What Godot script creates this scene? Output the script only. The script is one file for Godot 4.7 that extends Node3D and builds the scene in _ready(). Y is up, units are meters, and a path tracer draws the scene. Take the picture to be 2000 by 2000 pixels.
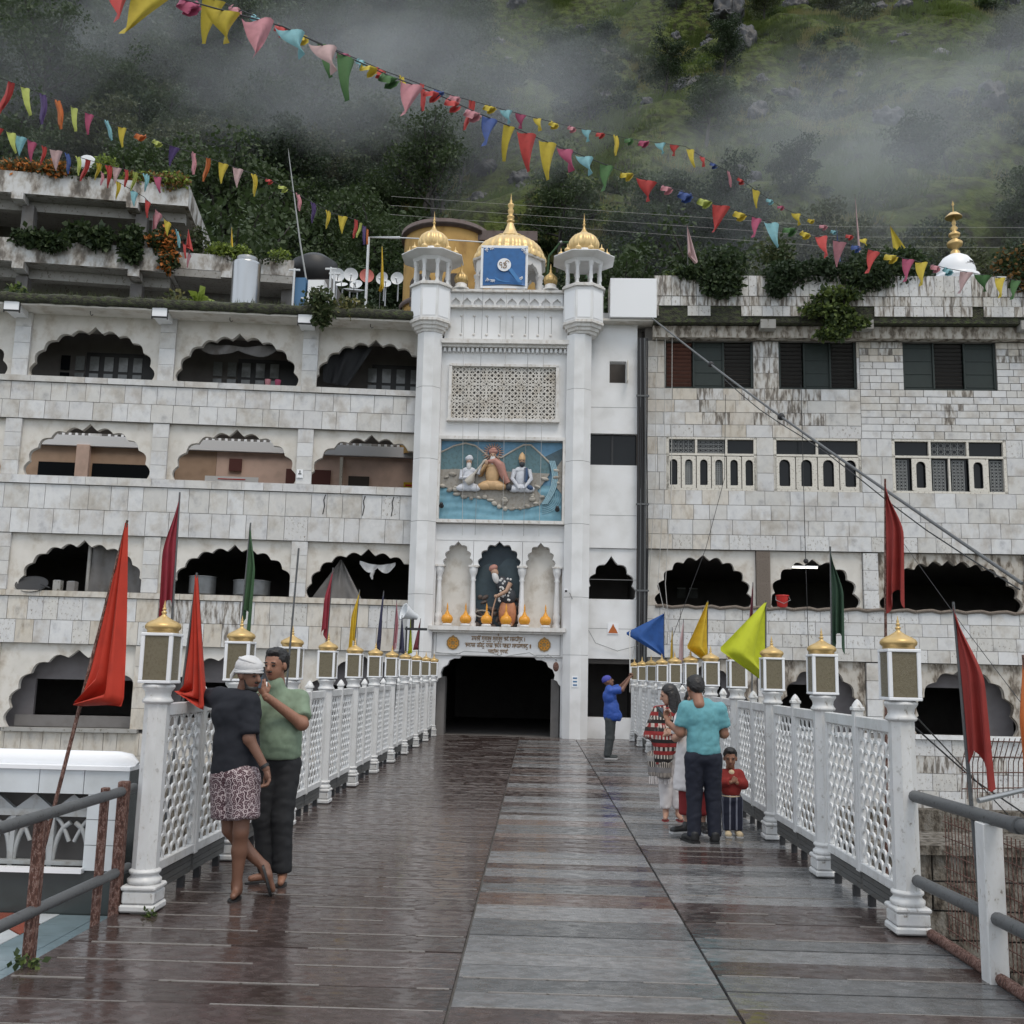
extends Node3D
# A footbridge over a mountain river leading to a white arcaded temple under a misty hillside.

var M := {}
var used := {}
var rng := RandomNumberGenerator.new()
var cube: ArrayMesh
var EXPOSURE := 1.66

func _ready() -> void:
	rng.seed = 20240
	# ---- camera, sky, sun, exposure ----
	var cam := Camera3D.new()
	cam.name = "camera"
	cam.fov = 53.012
	cam.near = 0.1
	cam.far = 2000.0
	cam.position = Vector3(0, 1.7, 0)
	cam.rotation_order = EULER_ORDER_YXZ
	cam.rotation_degrees = Vector3(8.887, 1.545, 1.3)
	add_child(cam)
	cam.current = true
	var sun := DirectionalLight3D.new()
	sun.name = "sun"
	sun.light_energy = 0.32
	sun.light_angular_distance = 25.0
	sun.light_color = Color(1.0, 0.97, 0.93)
	sun.shadow_enabled = true
	sun.rotation_degrees = Vector3(-62, 24, 0)
	add_child(sun)
	var env := Environment.new()
	env.background_mode = Environment.BG_SKY
	var sm := ProceduralSkyMaterial.new()
	sm.sky_top_color = Color(0.80, 0.835, 0.875)
	sm.sky_horizon_color = Color(0.86, 0.875, 0.895)
	sm.sky_curve = 0.2
	sm.ground_bottom_color = Color(0.25, 0.25, 0.25)
	sm.ground_horizon_color = Color(0.45, 0.46, 0.46)
	sm.sun_angle_max = 1.0
	var sky := Sky.new()
	sky.sky_material = sm
	env.sky = sky
	env.background_energy_multiplier = 1.0
	env.tonemap_mode = Environment.TONE_MAPPER_LINEAR
	env.tonemap_exposure = EXPOSURE
	env.sdfgi_enabled = true
	env.ssao_enabled = true
	env.ssil_enabled = true
	env.volumetric_fog_enabled = true
	env.volumetric_fog_density = 0.0
	var we := WorldEnvironment.new()
	we.name = "world_environment"
	we.environment = env
	add_child(we)
	# ---- building blocks ----
	cube = unit_cube()
	make_materials()
	# ---- large structure ----
	build_terrain()
	build_deck()
	build_left_wing()
	build_tower()
	build_link()
	build_right_wing()
	build_terrace_houses()
	build_foreground()
	# ---- objects ----
	build_railings()
	build_roof_things()
	build_plants()
	build_hill_trees()
	build_flags()
	build_bunting()
	build_wires()
	build_people()
	build_mist()

# ------------------------------------------------------------------ names and nodes
func numbered(called: String) -> String:
	if not used.has(called):
		used[called] = 0
		return called
	used[called] += 1
	return "%s_%03d" % [called, used[called]]

func thing(called: String, label: String, category: String, at := Vector3.ZERO, turn := 0.0, group := "") -> Node3D:
	var o := Node3D.new()
	o.name = numbered(called)
	add_child(o)
	o.position = at
	o.rotation.y = turn
	tag(o, label, category, group)
	return o

func tag(o: Node, label: String, category: String, group := "") -> void:
	o.set_meta("label", label)
	o.set_meta("category", category)
	if group != "":
		o.set_meta("group", group)

func part(called: String, mesh: Mesh, mat: Material, parent: Node, at := Vector3.ZERO, b := Basis.IDENTITY) -> MeshInstance3D:
	var o := MeshInstance3D.new()
	o.name = called
	o.mesh = mesh
	o.material_override = mat
	o.transform = Transform3D(b, at)
	parent.add_child(o, true)
	return o

func structure(called: String, mesh: Mesh, mat: Material) -> MeshInstance3D:
	var o := MeshInstance3D.new()
	o.name = numbered(called)
	o.mesh = mesh
	o.material_override = mat
	o.set_meta("kind", "structure")
	add_child(o)
	return o

func copy_thing(o: Node3D, called: String, label: String, at: Vector3, turn := 0.0) -> Node3D:
	var c: Node3D = o.duplicate()
	c.name = numbered(called)
	add_child(c)
	c.position = at
	c.rotation = Vector3(0, turn, 0)
	c.set_meta("label", label)
	return c

# a box-shaped piece that shares one mesh
func piece(called: String, mat: Material, parent: Node, c: Vector3, s: Vector3, b := Basis.IDENTITY) -> MeshInstance3D:
	return part(called, cube, mat, parent, c, b * Basis.from_scale(s))

# ------------------------------------------------------------------ mesh builder
class MB:
	var v := PackedVector3Array()
	var n := PackedVector3Array()
	var ix := PackedInt32Array()
	var col := PackedColorArray()
	var paint := Color(1, 1, 1)
	var colored := false
	# a, b, c run counter-clockwise seen from outside
	func tri(a: Vector3, b: Vector3, c: Vector3) -> void:
		var nn := (b - a).cross(c - a).normalized()
		var k := v.size()
		v.append_array([a, b, c])
		n.append_array([nn, nn, nn])
		ix.append_array([k, k + 2, k + 1])
		if colored:
			col.append_array([paint, paint, paint])
	func quad(a: Vector3, b: Vector3, c: Vector3, d: Vector3) -> void:
		var nn := (c - a).cross(d - b).normalized()
		var k := v.size()
		v.append_array([a, b, c, d])
		n.append_array([nn, nn, nn, nn])
		ix.append_array([k, k + 2, k + 1, k, k + 3, k + 2])
		if colored:
			col.append_array([paint, paint, paint, paint])
	func box(c: Vector3, s: Vector3, b := Basis.IDENTITY) -> void:
		var h := s * 0.5
		var p := []
		for i in 8:
			p.append(c + b * Vector3(h.x * (1 if i & 1 else -1), h.y * (1 if i & 2 else -1), h.z * (1 if i & 4 else -1)))
		quad(p[4], p[5], p[7], p[6])
		quad(p[1], p[0], p[2], p[3])
		quad(p[5], p[1], p[3], p[7])
		quad(p[0], p[4], p[6], p[2])
		quad(p[6], p[7], p[3], p[2])
		quad(p[0], p[1], p[5], p[4])
	func span(a: Vector3, b: Vector3) -> void:
		box((a + b) * 0.5, (b - a).abs())
	# chamfered box
	func cbox(c: Vector3, s: Vector3, r: float, b := Basis.IDENTITY) -> void:
		var h := s * 0.5
		var k := h - Vector3(r, r, r)
		var f := func(x: float, y: float, z: float) -> Vector3: return c + b * Vector3(x, y, z)
		for sg in [-1.0, 1.0]:
			var q := [f.call(sg * h.x, -k.y, -k.z), f.call(sg * h.x, k.y, -k.z), f.call(sg * h.x, k.y, k.z), f.call(sg * h.x, -k.y, k.z)]
			face(q, sg > 0)
			q = [f.call(-k.x, sg * h.y, -k.z), f.call(-k.x, sg * h.y, k.z), f.call(k.x, sg * h.y, k.z), f.call(k.x, sg * h.y, -k.z)]
			face(q, sg > 0)
			q = [f.call(-k.x, -k.y, sg * h.z), f.call(k.x, -k.y, sg * h.z), f.call(k.x, k.y, sg * h.z), f.call(-k.x, k.y, sg * h.z)]
			face(q, sg > 0)
			for sh in [-1.0, 1.0]:
				var up: bool = sg * sh > 0
				face([f.call(sg * h.x, sh * k.y, -k.z), f.call(sg * k.x, sh * h.y, -k.z), f.call(sg * k.x, sh * h.y, k.z), f.call(sg * h.x, sh * k.y, k.z)], up)
				face([f.call(-k.x, sg * h.y, sh * k.z), f.call(-k.x, sg * k.y, sh * h.z), f.call(k.x, sg * k.y, sh * h.z), f.call(k.x, sg * h.y, sh * k.z)], up)
				face([f.call(sg * h.x, -k.y, sh * k.z), f.call(sg * h.x, k.y, sh * k.z), f.call(sg * k.x, k.y, sh * h.z), f.call(sg * k.x, -k.y, sh * h.z)], up)
				for si in [-1.0, 1.0]:
					var t := [f.call(sg * h.x, sh * k.y, si * k.z), f.call(sg * k.x, sh * h.y, si * k.z), f.call(sg * k.x, sh * k.y, si * h.z)]
					if sg * sh * si > 0:
						tri(t[0], t[1], t[2])
					else:
						tri(t[0], t[2], t[1])
	func face(q: Array, keep: bool) -> void:
		if keep:
			quad(q[0], q[1], q[2], q[3])
		else:
			quad(q[3], q[2], q[1], q[0])
	# smooth sheet: rows of equally many points; du x dv points outwards
	func sheet(rows: Array, closed := false, flip := false) -> void:
		var nr := rows.size()
		var nc: int = rows[0].size()
		var base := v.size()
		for r in nr:
			for c in nc:
				var cl: int = (c - 1 + nc) % nc if closed else maxi(c - 1, 0)
				var cr: int = (c + 1) % nc if closed else mini(c + 1, nc - 1)
				var du: Vector3 = rows[r][cr] - rows[r][cl]
				var dv: Vector3 = rows[mini(r + 1, nr - 1)][c] - rows[maxi(r - 1, 0)][c]
				if du.length_squared() < 1e-12:
					var r2: int = 1 if r == 0 else nr - 2
					du = rows[r2][cr] - rows[r2][cl]
				var nn := du.cross(dv).normalized()
				v.append(rows[r][c])
				n.append(-nn if flip else nn)
				if colored:
					col.append(paint)
		for r in nr - 1:
			for c in (nc if closed else nc - 1):
				var a := base + r * nc + c
				var b := base + r * nc + (c + 1) % nc
				var d := a + nc
				var e := b + nc
				if flip:
					ix.append_array([a, b, d, b, e, d])
				else:
					ix.append_array([a, d, b, b, d, e])
	# profile: Vector2(radius, height) from bottom to top
	func lathe(profile: Array, at := Vector3.ZERO, sides := 16, ribs := 0, depth := 0.0) -> void:
		var rows := []
		for p in profile:
			var row := PackedVector3Array()
			for k in sides:
				var a := -TAU * k / sides
				var rr: float = p.x
				if ribs > 0:
					rr *= 1.0 - depth * (1.0 - absf(sin(a * ribs * 0.5)))
				row.append(at + Vector3(cos(a) * rr, p.y, sin(a) * rr))
			rows.append(row)
		sheet(rows, true)
	func tube(pts: Array, radii: Variant, sides := 6, caps := true) -> void:
		var rows := []
		var side := Vector3.ZERO
		for i in pts.size():
			var t: Vector3 = (pts[mini(i + 1, pts.size() - 1)] - pts[maxi(i - 1, 0)]).normalized()
			if i == 0:
				side = t.cross(Vector3.UP if absf(t.y) < 0.9 else Vector3.RIGHT).normalized()
			else:
				side = (side - t * side.dot(t)).normalized()
			var up := side.cross(t)
			var row := PackedVector3Array()
			var r: float = radii if radii is float else radii[i]
			for k in sides:
				var a := TAU * k / sides
				row.append(pts[i] + side * cos(a) * r + up * sin(a) * r)
			rows.append(row)
		sheet(rows, true, true)
		if caps:
			for e in [0, pts.size() - 1]:
				for k in range(1, sides - 1):
					if e == 0:
						tri(rows[e][0], rows[e][k], rows[e][k + 1])
					else:
						tri(rows[e][0], rows[e][k + 1], rows[e][k])
	# a flat outline in x and y (counter-clockwise), from z0 (back) to z1 (front)
	func prism(poly: PackedVector2Array, z0: float, z1: float) -> void:
		if not Geometry2D.is_polygon_clockwise(poly):
			pass
		else:
			poly = poly.duplicate()
			poly.reverse()
		var t := Geometry2D.triangulate_polygon(poly)
		for i in range(0, t.size(), 3):
			var a := poly[t[i]]
			var b := poly[t[i + 1]]
			var c := poly[t[i + 2]]
			if (b - a).cross(c - a) < 0:
				var s := b
				b = c
				c = s
			tri(Vector3(a.x, a.y, z1), Vector3(b.x, b.y, z1), Vector3(c.x, c.y, z1))
			tri(Vector3(a.x, a.y, z0), Vector3(c.x, c.y, z0), Vector3(b.x, b.y, z0))
		for i in poly.size():
			var a := poly[i]
			var b := poly[(i + 1) % poly.size()]
			quad(Vector3(a.x, a.y, z0), Vector3(b.x, b.y, z0), Vector3(b.x, b.y, z1), Vector3(a.x, a.y, z1))
	# upright polygonal post
	func post(c: Vector3, r0: float, r1: float, h: float, sides: int, phase := 0.0) -> void:
		for k in sides:
			var a := -TAU * k / sides + phase
			var b := -TAU * (k + 1) / sides + phase
			var p := Vector3(cos(a), 0, sin(a))
			var q := Vector3(cos(b), 0, sin(b))
			var u := Vector3(0, h, 0)
			quad(c + p * r0, c + q * r0, c + q * r1 + u, c + p * r1 + u)
			tri(c + u, c + p * r1 + u, c + q * r1 + u)
			tri(c, c + q * r0, c + p * r0)
	func mesh() -> ArrayMesh:
		var m := ArrayMesh.new()
		var a := []
		a.resize(Mesh.ARRAY_MAX)
		a[Mesh.ARRAY_VERTEX] = v
		a[Mesh.ARRAY_NORMAL] = n
		a[Mesh.ARRAY_INDEX] = ix
		if colored:
			a[Mesh.ARRAY_COLOR] = col
		m.add_surface_from_arrays(Mesh.PRIMITIVE_TRIANGLES, a)
		return m

func unit_cube() -> ArrayMesh:
	var m := MB.new()
	m.box(Vector3.ZERO, Vector3.ONE)
	return m.mesh()

func boxes(list: Array) -> ArrayMesh:
	var m := MB.new()
	for e in list:
		m.box(e[0], e[1])
	return m.mesh()

func tube_mesh(pts: Array, r: Variant, sides := 6) -> ArrayMesh:
	var m := MB.new()
	m.tube(pts, r, sides)
	return m.mesh()

func lathe_mesh(profile: Array, sides := 16, ribs := 0, depth := 0.0) -> ArrayMesh:
	var m := MB.new()
	m.lathe(profile, Vector3.ZERO, sides, ribs, depth)
	return m.mesh()

# outline of a cusped arch opening from its right foot over the apex to its left foot
func cusped(cx: float, y0: float, hw: float, h: float, lobes: int, bulge := 0.3, ogee := 0.12, power := 2.0) -> PackedVector2Array:
	var out := PackedVector2Array()
	var keys := []
	var dense := []
	for i in 241:
		var t := PI * i / 240.0
		var c := cos(t)
		var s := sin(t)
		dense.append(Vector2(hw * signf(c) * pow(absf(c), 2.0 / power), (h - ogee) * pow(absf(s), 2.0 / power)))
	var acc := [0.0]
	for i in range(1, 241):
		acc.append(acc[i - 1] + dense[i].distance_to(dense[i - 1]))
	var j := 0
	for k in lobes + 1:
		var want: float = acc[240] * k / lobes
		while j < 240 and acc[j] < want - 1e-5:
			j += 1
		keys.append(dense[j])
	for k in lobes:
		var a: Vector2 = keys[k]
		var b: Vector2 = keys[k + 1]
		var nrm := (b - a).orthogonal().normalized() * -1.0
		if nrm.dot((a + b) * 0.5 - Vector2(0, h * 0.2)) < 0:
			nrm = -nrm
		var mid := k == lobes / 2 and lobes % 2 == 1
		for i in 7:
			if i == 6 and k < lobes - 1:
				continue
			var t := i / 6.0
			var p: Vector2 = a.lerp(b, t)
			var up := sin(PI * t) * a.distance_to(b) * bulge
			if mid:
				up = sin(PI * t) * a.distance_to(b) * bulge * 0.6 + ogee * pow(1.0 - absf(2.0 * t - 1.0), 1.6)
			p += nrm * up
			out.append(Vector2(cx + p.x, y0 + maxf(p.y, 0.0)))
	return out

# a wall panel with an arch cut up from its lower edge
func arch_panel(x0: float, x1: float, y0: float, y1: float, z0: float, z1: float, opening: PackedVector2Array) -> ArrayMesh:
	var poly := PackedVector2Array()
	poly.append(Vector2(x0, y1))
	poly.append(Vector2(x0, y0))
	var n := opening.size()
	for i in n:
		var p := opening[n - 1 - i]
		if p.x > x0 + 0.001 and p.x < x1 - 0.001:
			poly.append(p)
	poly.append(Vector2(x1, y0))
	poly.append(Vector2(x1, y1))
	var m := MB.new()
	m.prism(poly, z0, z1)
	return m.mesh()

# ------------------------------------------------------------------ materials
func lin(r: float, g: float, b: float, a := 1.0) -> Color:
	return Color(r, g, b, a).linear_to_srgb()

func ntex(sd: int, freq: float, ramp: Array, opt := {}) -> NoiseTexture2D:
	var f := FastNoiseLite.new()
	f.seed = sd
	f.noise_type = opt.get("type", FastNoiseLite.TYPE_SIMPLEX_SMOOTH)
	f.frequency = freq
	f.fractal_type = opt.get("fractal", FastNoiseLite.FRACTAL_FBM)
	f.fractal_octaves = opt.get("oct", 5)
	f.fractal_gain = opt.get("gain", 0.5)
	if opt.has("warp"):
		f.domain_warp_enabled = true
		f.domain_warp_amplitude = opt.warp
		f.domain_warp_frequency = freq * 1.5
	if opt.has("cell"):
		f.cellular_return_type = opt.cell
	var t := NoiseTexture2D.new()
	t.width = opt.get("size", 512)
	t.height = opt.get("size", 512)
	t.seamless = true
	t.seamless_blend_skirt = 0.15
	t.normalize = true
	t.noise = f
	if ramp.size():
		var g := Gradient.new()
		var offs := PackedFloat32Array()
		var cols := PackedColorArray()
		for e in ramp:
			offs.append(e[0])
			cols.append(e[1])
		g.offsets = offs
		g.colors = cols
		t.color_ramp = g
	return t

func mat(called: String, c: Color, rough := 0.8, opt := {}) -> StandardMaterial3D:
	var m := StandardMaterial3D.new()
	m.resource_name = called
	m.albedo_color = c
	m.roughness = rough
	m.metallic = opt.get("metal", 0.0)
	m.metallic_specular = opt.get("spec", 0.5)
	m.cull_mode = BaseMaterial3D.CULL_DISABLED
	if opt.has("tex") or opt.has("bump") or opt.has("rough_tex"):
		m.uv1_triplanar = true
		m.uv1_world_triplanar = opt.get("world", true)
		m.uv1_scale = opt.get("scale", Vector3.ONE)
		m.uv1_offset = opt.get("offset", Vector3.ZERO)
		m.uv1_triplanar_sharpness = 4.0
	if opt.has("tex"):
		m.albedo_texture = opt.tex
	if opt.has("rough_tex"):
		m.roughness_texture = opt.rough_tex
	if opt.has("bump"):
		m.heightmap_enabled = true
		m.heightmap_texture = opt.bump
		m.heightmap_scale = opt.get("bump_cm", 0.5)
	if opt.has("detail"):
		m.detail_enabled = true
		m.detail_albedo = opt.detail
		m.detail_blend_mode = BaseMaterial3D.BLEND_MODE_MUL if opt.get("mul", true) else BaseMaterial3D.BLEND_MODE_MIX
		m.detail_uv_layer = BaseMaterial3D.DETAIL_UV_2
		m.uv2_triplanar = true
		m.uv2_world_triplanar = opt.get("world", true)
		m.uv2_scale = opt.get("scale2", Vector3.ONE)
		m.uv2_offset = opt.get("offset2", Vector3.ZERO)
		m.uv2_triplanar_sharpness = 4.0
	if opt.has("back"):
		m.backlight_enabled = true
		m.backlight = opt.back
	if opt.has("rim"):
		m.rim_enabled = true
		m.rim = opt.rim
		m.rim_tint = 0.5
	if opt.has("vcol"):
		m.vertex_color_use_as_albedo = true
	M[called] = m
	return m

func grey(l: float) -> Color:
	return lin(l, l, l)

func make_materials() -> void:
	var marble := ntex(3, 0.006, [[0.0, lin(0.58, 0.58, 0.59)], [0.30, lin(0.86, 0.86, 0.865)], [0.55, lin(0.96, 0.955, 0.945)], [0.8, lin(0.88, 0.875, 0.87)], [1.0, lin(1, 0.99, 0.98)]], {"warp": 40.0, "oct": 6, "gain": 0.6})
	var grime := ntex(11, 0.012, [[0.0, lin(0.62, 0.57, 0.51)], [0.30, lin(0.84, 0.81, 0.77)], [0.5, lin(0.96, 0.955, 0.945)], [1.0, lin(1, 1, 1)]], {"oct": 6, "gain": 0.65})
	var drips := ntex(19, 0.011, [[0.0, lin(0.13, 0.115, 0.10)], [0.28, lin(0.30, 0.265, 0.23)], [0.44, lin(0.66, 0.62, 0.57)], [0.6, lin(0.92, 0.91, 0.89)], [1.0, lin(1, 1, 1)]], {"oct": 6, "gain": 0.62})
	var spots := ntex(23, 0.03, [[0.0, lin(0.16, 0.14, 0.12)], [0.22, lin(0.42, 0.38, 0.33)], [0.34, lin(0.95, 0.94, 0.92)], [1.0, lin(1, 1, 1)]], {"oct": 6, "gain": 0.7})
	var chips := ntex(27, 0.03, [[0.0, lin(0.20, 0.17, 0.15)], [0.17, lin(0.45, 0.41, 0.37)], [0.22, lin(0.90, 0.885, 0.86)], [0.45, lin(1, 1, 1)], [1.0, lin(0.95, 0.945, 0.93)]], {"oct": 6, "gain": 0.7})
	var fine := ntex(29, 0.06, [], {"oct": 4})
	var soft := ntex(31, 0.008, [[0.0, lin(0.78, 0.77, 0.75)], [0.5, lin(0.93, 0.925, 0.915)], [1.0, lin(1, 1, 1)]], {"oct": 5})
	M["t_fine"] = fine
	# marble cladding in a few tones
	var tones := [lin(0.63, 0.63, 0.635), lin(0.66, 0.663, 0.668), lin(0.60, 0.592, 0.575), lin(0.64, 0.632, 0.615), lin(0.69, 0.696, 0.705)]
	for i in 5:
		mat("marble_%d" % i, tones[i], 0.42, {"tex": marble, "scale": Vector3(0.5, 0.4, 0.5), "offset": Vector3(i * 0.37, i * 0.21, i * 0.11), "detail": grime, "scale2": Vector3(0.16, 0.13, 0.16), "offset2": Vector3(i * 0.03, 0, 0)})
		mat("beige_marble_%d" % i, tones[i] * lin(0.95, 0.89, 0.80), 0.5, {"tex": marble, "scale": Vector3(0.6, 0.4, 0.6), "offset": Vector3(i * 0.31, i * 0.2, 0), "detail": grime, "scale2": Vector3(0.6, 0.2, 0.6)})
		mat("stained_marble_%d" % i, tones[i], 0.6, {"tex": marble, "scale": Vector3(0.6, 0.4, 0.6), "offset": Vector3(i * 0.41, 0, 0.2), "detail": drips, "scale2": Vector3(1.1, 0.22, 1.1), "offset2": Vector3(i * 0.13, i * 0.07, 0)})
		mat("spotted_marble_%d" % i, tones[i], 0.55, {"tex": marble, "scale": Vector3(0.6, 0.4, 0.6), "offset": Vector3(i * 0.21, 0, 0.6), "detail": spots, "scale2": Vector3(0.7, 0.45, 0.7), "offset2": Vector3(i * 0.13, i * 0.07, 0)})
	mat("brown_stain", lin(0.30, 0.24, 0.19), 0.8, {"tex": drips, "scale": Vector3(1.6, 0.4, 1.6)})
	mat("mortar", lin(0.20, 0.19, 0.18), 0.95, {"tex": soft, "scale": Vector3(0.7, 0.7, 0.7)})
	mat("plaster", lin(0.70, 0.675, 0.635), 0.8, {"tex": soft, "scale": Vector3(0.3, 0.3, 0.3), "detail": grime, "scale2": Vector3(0.22, 0.18, 0.22)})
	mat("old_plaster", lin(0.56, 0.53, 0.49), 0.85, {"tex": soft, "scale": Vector3(0.3, 0.3, 0.3), "detail": drips, "scale2": Vector3(0.5, 0.22, 0.5)})
	mat("white_paint", lin(0.76, 0.765, 0.775), 0.5, {"tex": soft, "scale": Vector3(0.35, 0.35, 0.35), "detail": chips, "scale2": Vector3(0.33, 0.12, 0.33)})
	mat("tower_white", lin(0.78, 0.785, 0.795), 0.55, {"tex": soft, "scale": Vector3(0.25, 0.25, 0.25)})
	mat("tower_dirty", lin(0.75, 0.74, 0.73), 0.6, {"tex": soft, "scale": Vector3(0.4, 0.4, 0.4), "detail": grime, "scale2": Vector3(0.9, 0.5, 0.9)})
	mat("clean_white", lin(0.80, 0.81, 0.83), 0.4)
	mat("rail_white", lin(0.70, 0.705, 0.71), 0.35, {"tex": soft, "scale": Vector3(0.9, 0.5, 0.9), "detail": chips, "scale2": Vector3(0.9, 0.5, 0.9)})
	mat("black_line", lin(0.05, 0.05, 0.05), 0.8)
	mat("grey_line", lin(0.25, 0.25, 0.25), 0.8)
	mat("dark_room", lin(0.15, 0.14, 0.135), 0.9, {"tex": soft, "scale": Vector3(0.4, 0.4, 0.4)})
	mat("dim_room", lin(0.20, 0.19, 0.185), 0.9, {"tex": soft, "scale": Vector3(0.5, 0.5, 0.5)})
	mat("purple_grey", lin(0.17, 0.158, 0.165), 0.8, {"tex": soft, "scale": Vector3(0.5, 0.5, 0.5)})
	mat("salmon_wall", lin(0.72, 0.53, 0.45), 0.8, {"tex": soft, "scale": Vector3(0.4, 0.4, 0.4)})
	mat("brown_wall", lin(0.46, 0.32, 0.23), 0.8, {"tex": soft, "scale": Vector3(0.4, 0.4, 0.4)})
	mat("dark_brown", lin(0.05, 0.04, 0.035), 0.7)
	mat("maroon", lin(0.10, 0.03, 0.025), 0.6)
	mat("dark_glass_and_unlit", lin(0.010, 0.012, 0.014), 0.12, {"spec": 0.35})  # window glass; its darkness also stands for unlit rooms in the inner gallery
	mat("pale_glass", lin(0.22, 0.235, 0.24), 0.15, {"tex": soft, "scale": Vector3(2, 2, 2)})
	mat("black_frame", lin(0.02, 0.02, 0.022), 0.5)
	mat("cream_frame", lin(0.66, 0.63, 0.57), 0.5, {"tex": spots, "scale": Vector3(0.8, 0.8, 0.8)})
	mat("green_shutter", lin(0.016, 0.027, 0.024), 0.6, {"tex": soft, "scale": Vector3(1, 1, 1)})
	mat("rusty_shutter", lin(0.10, 0.035, 0.022), 0.7, {"tex": grime, "scale": Vector3(0.7, 0.7, 0.7)})
	mat("black_shutter", lin(0.02, 0.018, 0.017), 0.7, {"tex": grime, "scale": Vector3(1, 1, 1)})
	mat("grille", lin(0.30, 0.31, 0.31), 0.5)
	# concrete and moss
	var moss := ntex(41, 0.02, [[0.0, lin(0.015, 0.016, 0.010)], [0.4, lin(0.035, 0.035, 0.026)], [0.62, lin(0.06, 0.065, 0.035)], [0.8, lin(0.05, 0.075, 0.022)], [1.0, lin(0.14, 0.13, 0.11)]], {"oct": 6, "gain": 0.65})
	mat("mossy_slab", Color.WHITE, 0.95, {"tex": moss, "scale": Vector3(0.5, 0.8, 0.5), "bump": fine, "bump_cm": 2.0})
	mat("concrete", lin(0.36, 0.355, 0.345), 0.9, {"tex": soft, "scale": Vector3(0.4, 0.4, 0.4), "detail": spots, "scale2": Vector3(0.4, 0.3, 0.4)})
	mat("dark_concrete", lin(0.17, 0.165, 0.165), 0.9, {"tex": soft, "scale": Vector3(0.4, 0.4, 0.4), "detail": grime, "scale2": Vector3(0.3, 0.2, 0.3)})
	mat("whitewash", lin(0.62, 0.63, 0.645), 0.85, {"tex": grime, "scale": Vector3(0.25, 0.25, 0.25), "detail": drips, "scale2": Vector3(0.22, 0.10, 0.22), "offset2": Vector3(0.31, 0.2, 0)})
	mat("old_stone", lin(0.19, 0.175, 0.155), 0.9, {"tex": grime, "scale": Vector3(0.5, 0.4, 0.5), "detail": drips, "scale2": Vector3(0.9, 0.3, 0.9), "bump": fine, "bump_cm": 2.0})
	mat("rough_cement", lin(0.24, 0.20, 0.17), 0.95, {"tex": spots, "scale": Vector3(1.5, 1.5, 1.5), "bump": fine, "bump_cm": 3.0})
	mat("yellow_wall", lin(0.50, 0.31, 0.10), 0.8, {"tex": soft, "scale": Vector3(0.3, 0.3, 0.3), "detail": grime, "scale2": Vector3(0.3, 0.12, 0.3)})
	mat("rust_roof", lin(0.13, 0.10, 0.095), 0.8, {"tex": grime, "scale": Vector3(0.5, 0.5, 0.5)})
	# deck
	var wet := ntex(53, 0.010, [[0.0, Color(0.10, 0.10, 0.10)], [0.42, Color(0.13, 0.13, 0.13)], [0.54, Color(0.24, 0.24, 0.24)], [0.68, Color(0.36, 0.36, 0.36)], [1.0, Color(0.45, 0.45, 0.45)]], {"oct": 6, "gain": 0.6, "size": 1024})
	var worn := ntex(59, 0.012, [[0.0, lin(0.36, 0.33, 0.31)], [0.42, lin(0.45, 0.44, 0.43)], [0.60, lin(0.5, 0.5, 0.5)], [0.70, lin(0.68, 0.64, 0.62)], [0.76, lin(0.5, 0.49, 0.48)], [1.0, lin(0.45, 0.43, 0.42)]], {"oct": 6, "gain": 0.62, "size": 1024})
	var tread := ntex(61, 0.05, [], {"type": FastNoiseLite.TYPE_CELLULAR, "fractal": FastNoiseLite.FRACTAL_NONE})
	for i in 3:
		mat("brown_plate_%d" % i, [lin(0.118, 0.086, 0.081), lin(0.136, 0.102, 0.097), lin(0.098, 0.070, 0.064)][i], 1.0, {"tex": worn, "scale": Vector3(0.5, 0.3, 0.9), "offset": Vector3(i * 0.3, 0, i * 0.17), "rough_tex": wet, "bump": tread, "bump_cm": 0.08})
		mat("grey_plate_%d" % i, [lin(0.29, 0.295, 0.305), lin(0.20, 0.205, 0.212), lin(0.36, 0.362, 0.37)][i], 1.35, {"tex": worn, "scale": Vector3(0.5, 0.3, 0.9), "offset": Vector3(i * 0.2, 0, i * 0.27), "rough_tex": wet, "bump": tread, "bump_cm": 0.08})
		mat("rusted_plate_%d" % i, [lin(0.230, 0.170, 0.150), lin(0.200, 0.140, 0.120), lin(0.280, 0.220, 0.200)][i], 1.0, {"tex": worn, "scale": Vector3(0.5, 0.3, 0.9), "offset": Vector3(i * 0.4, 0, i * 0.37), "rough_tex": wet, "bump": tread, "bump_cm": 0.08})
	mat("seam_metal", lin(0.24, 0.225, 0.215), 0.35, {"tex": spots, "scale": Vector3(1.2, 1, 1.2)})
	mat("steel", lin(0.20, 0.21, 0.22), 0.45, {"metal": 0.6, "tex": soft, "scale": Vector3(1, 1, 1)})
	mat("stainless", lin(0.42, 0.43, 0.44), 0.28, {"metal": 0.9})
	mat("grey_pipe", lin(0.10, 0.105, 0.11), 0.5, {"tex": spots, "scale": Vector3(1.5, 1.5, 1.5)})
	mat("rust", Color.WHITE, 0.85, {"tex": ntex(97, 0.03, [[0.0, lin(0.03, 0.016, 0.012)], [0.4, lin(0.085, 0.036, 0.025)], [0.52, lin(0.12, 0.05, 0.035)], [0.58, lin(0.32, 0.24, 0.21)], [0.66, lin(0.13, 0.06, 0.045)], [1.0, lin(0.05, 0.022, 0.016)]], {"oct": 6, "gain": 0.65}), "scale": Vector3(2.2, 0.9, 2.2), "bump": fine, "bump_cm": 0.5})
	mat("kick_board", lin(0.10, 0.10, 0.098), 0.7, {"tex": grime, "scale": Vector3(0.8, 2.5, 0.8)})
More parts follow.
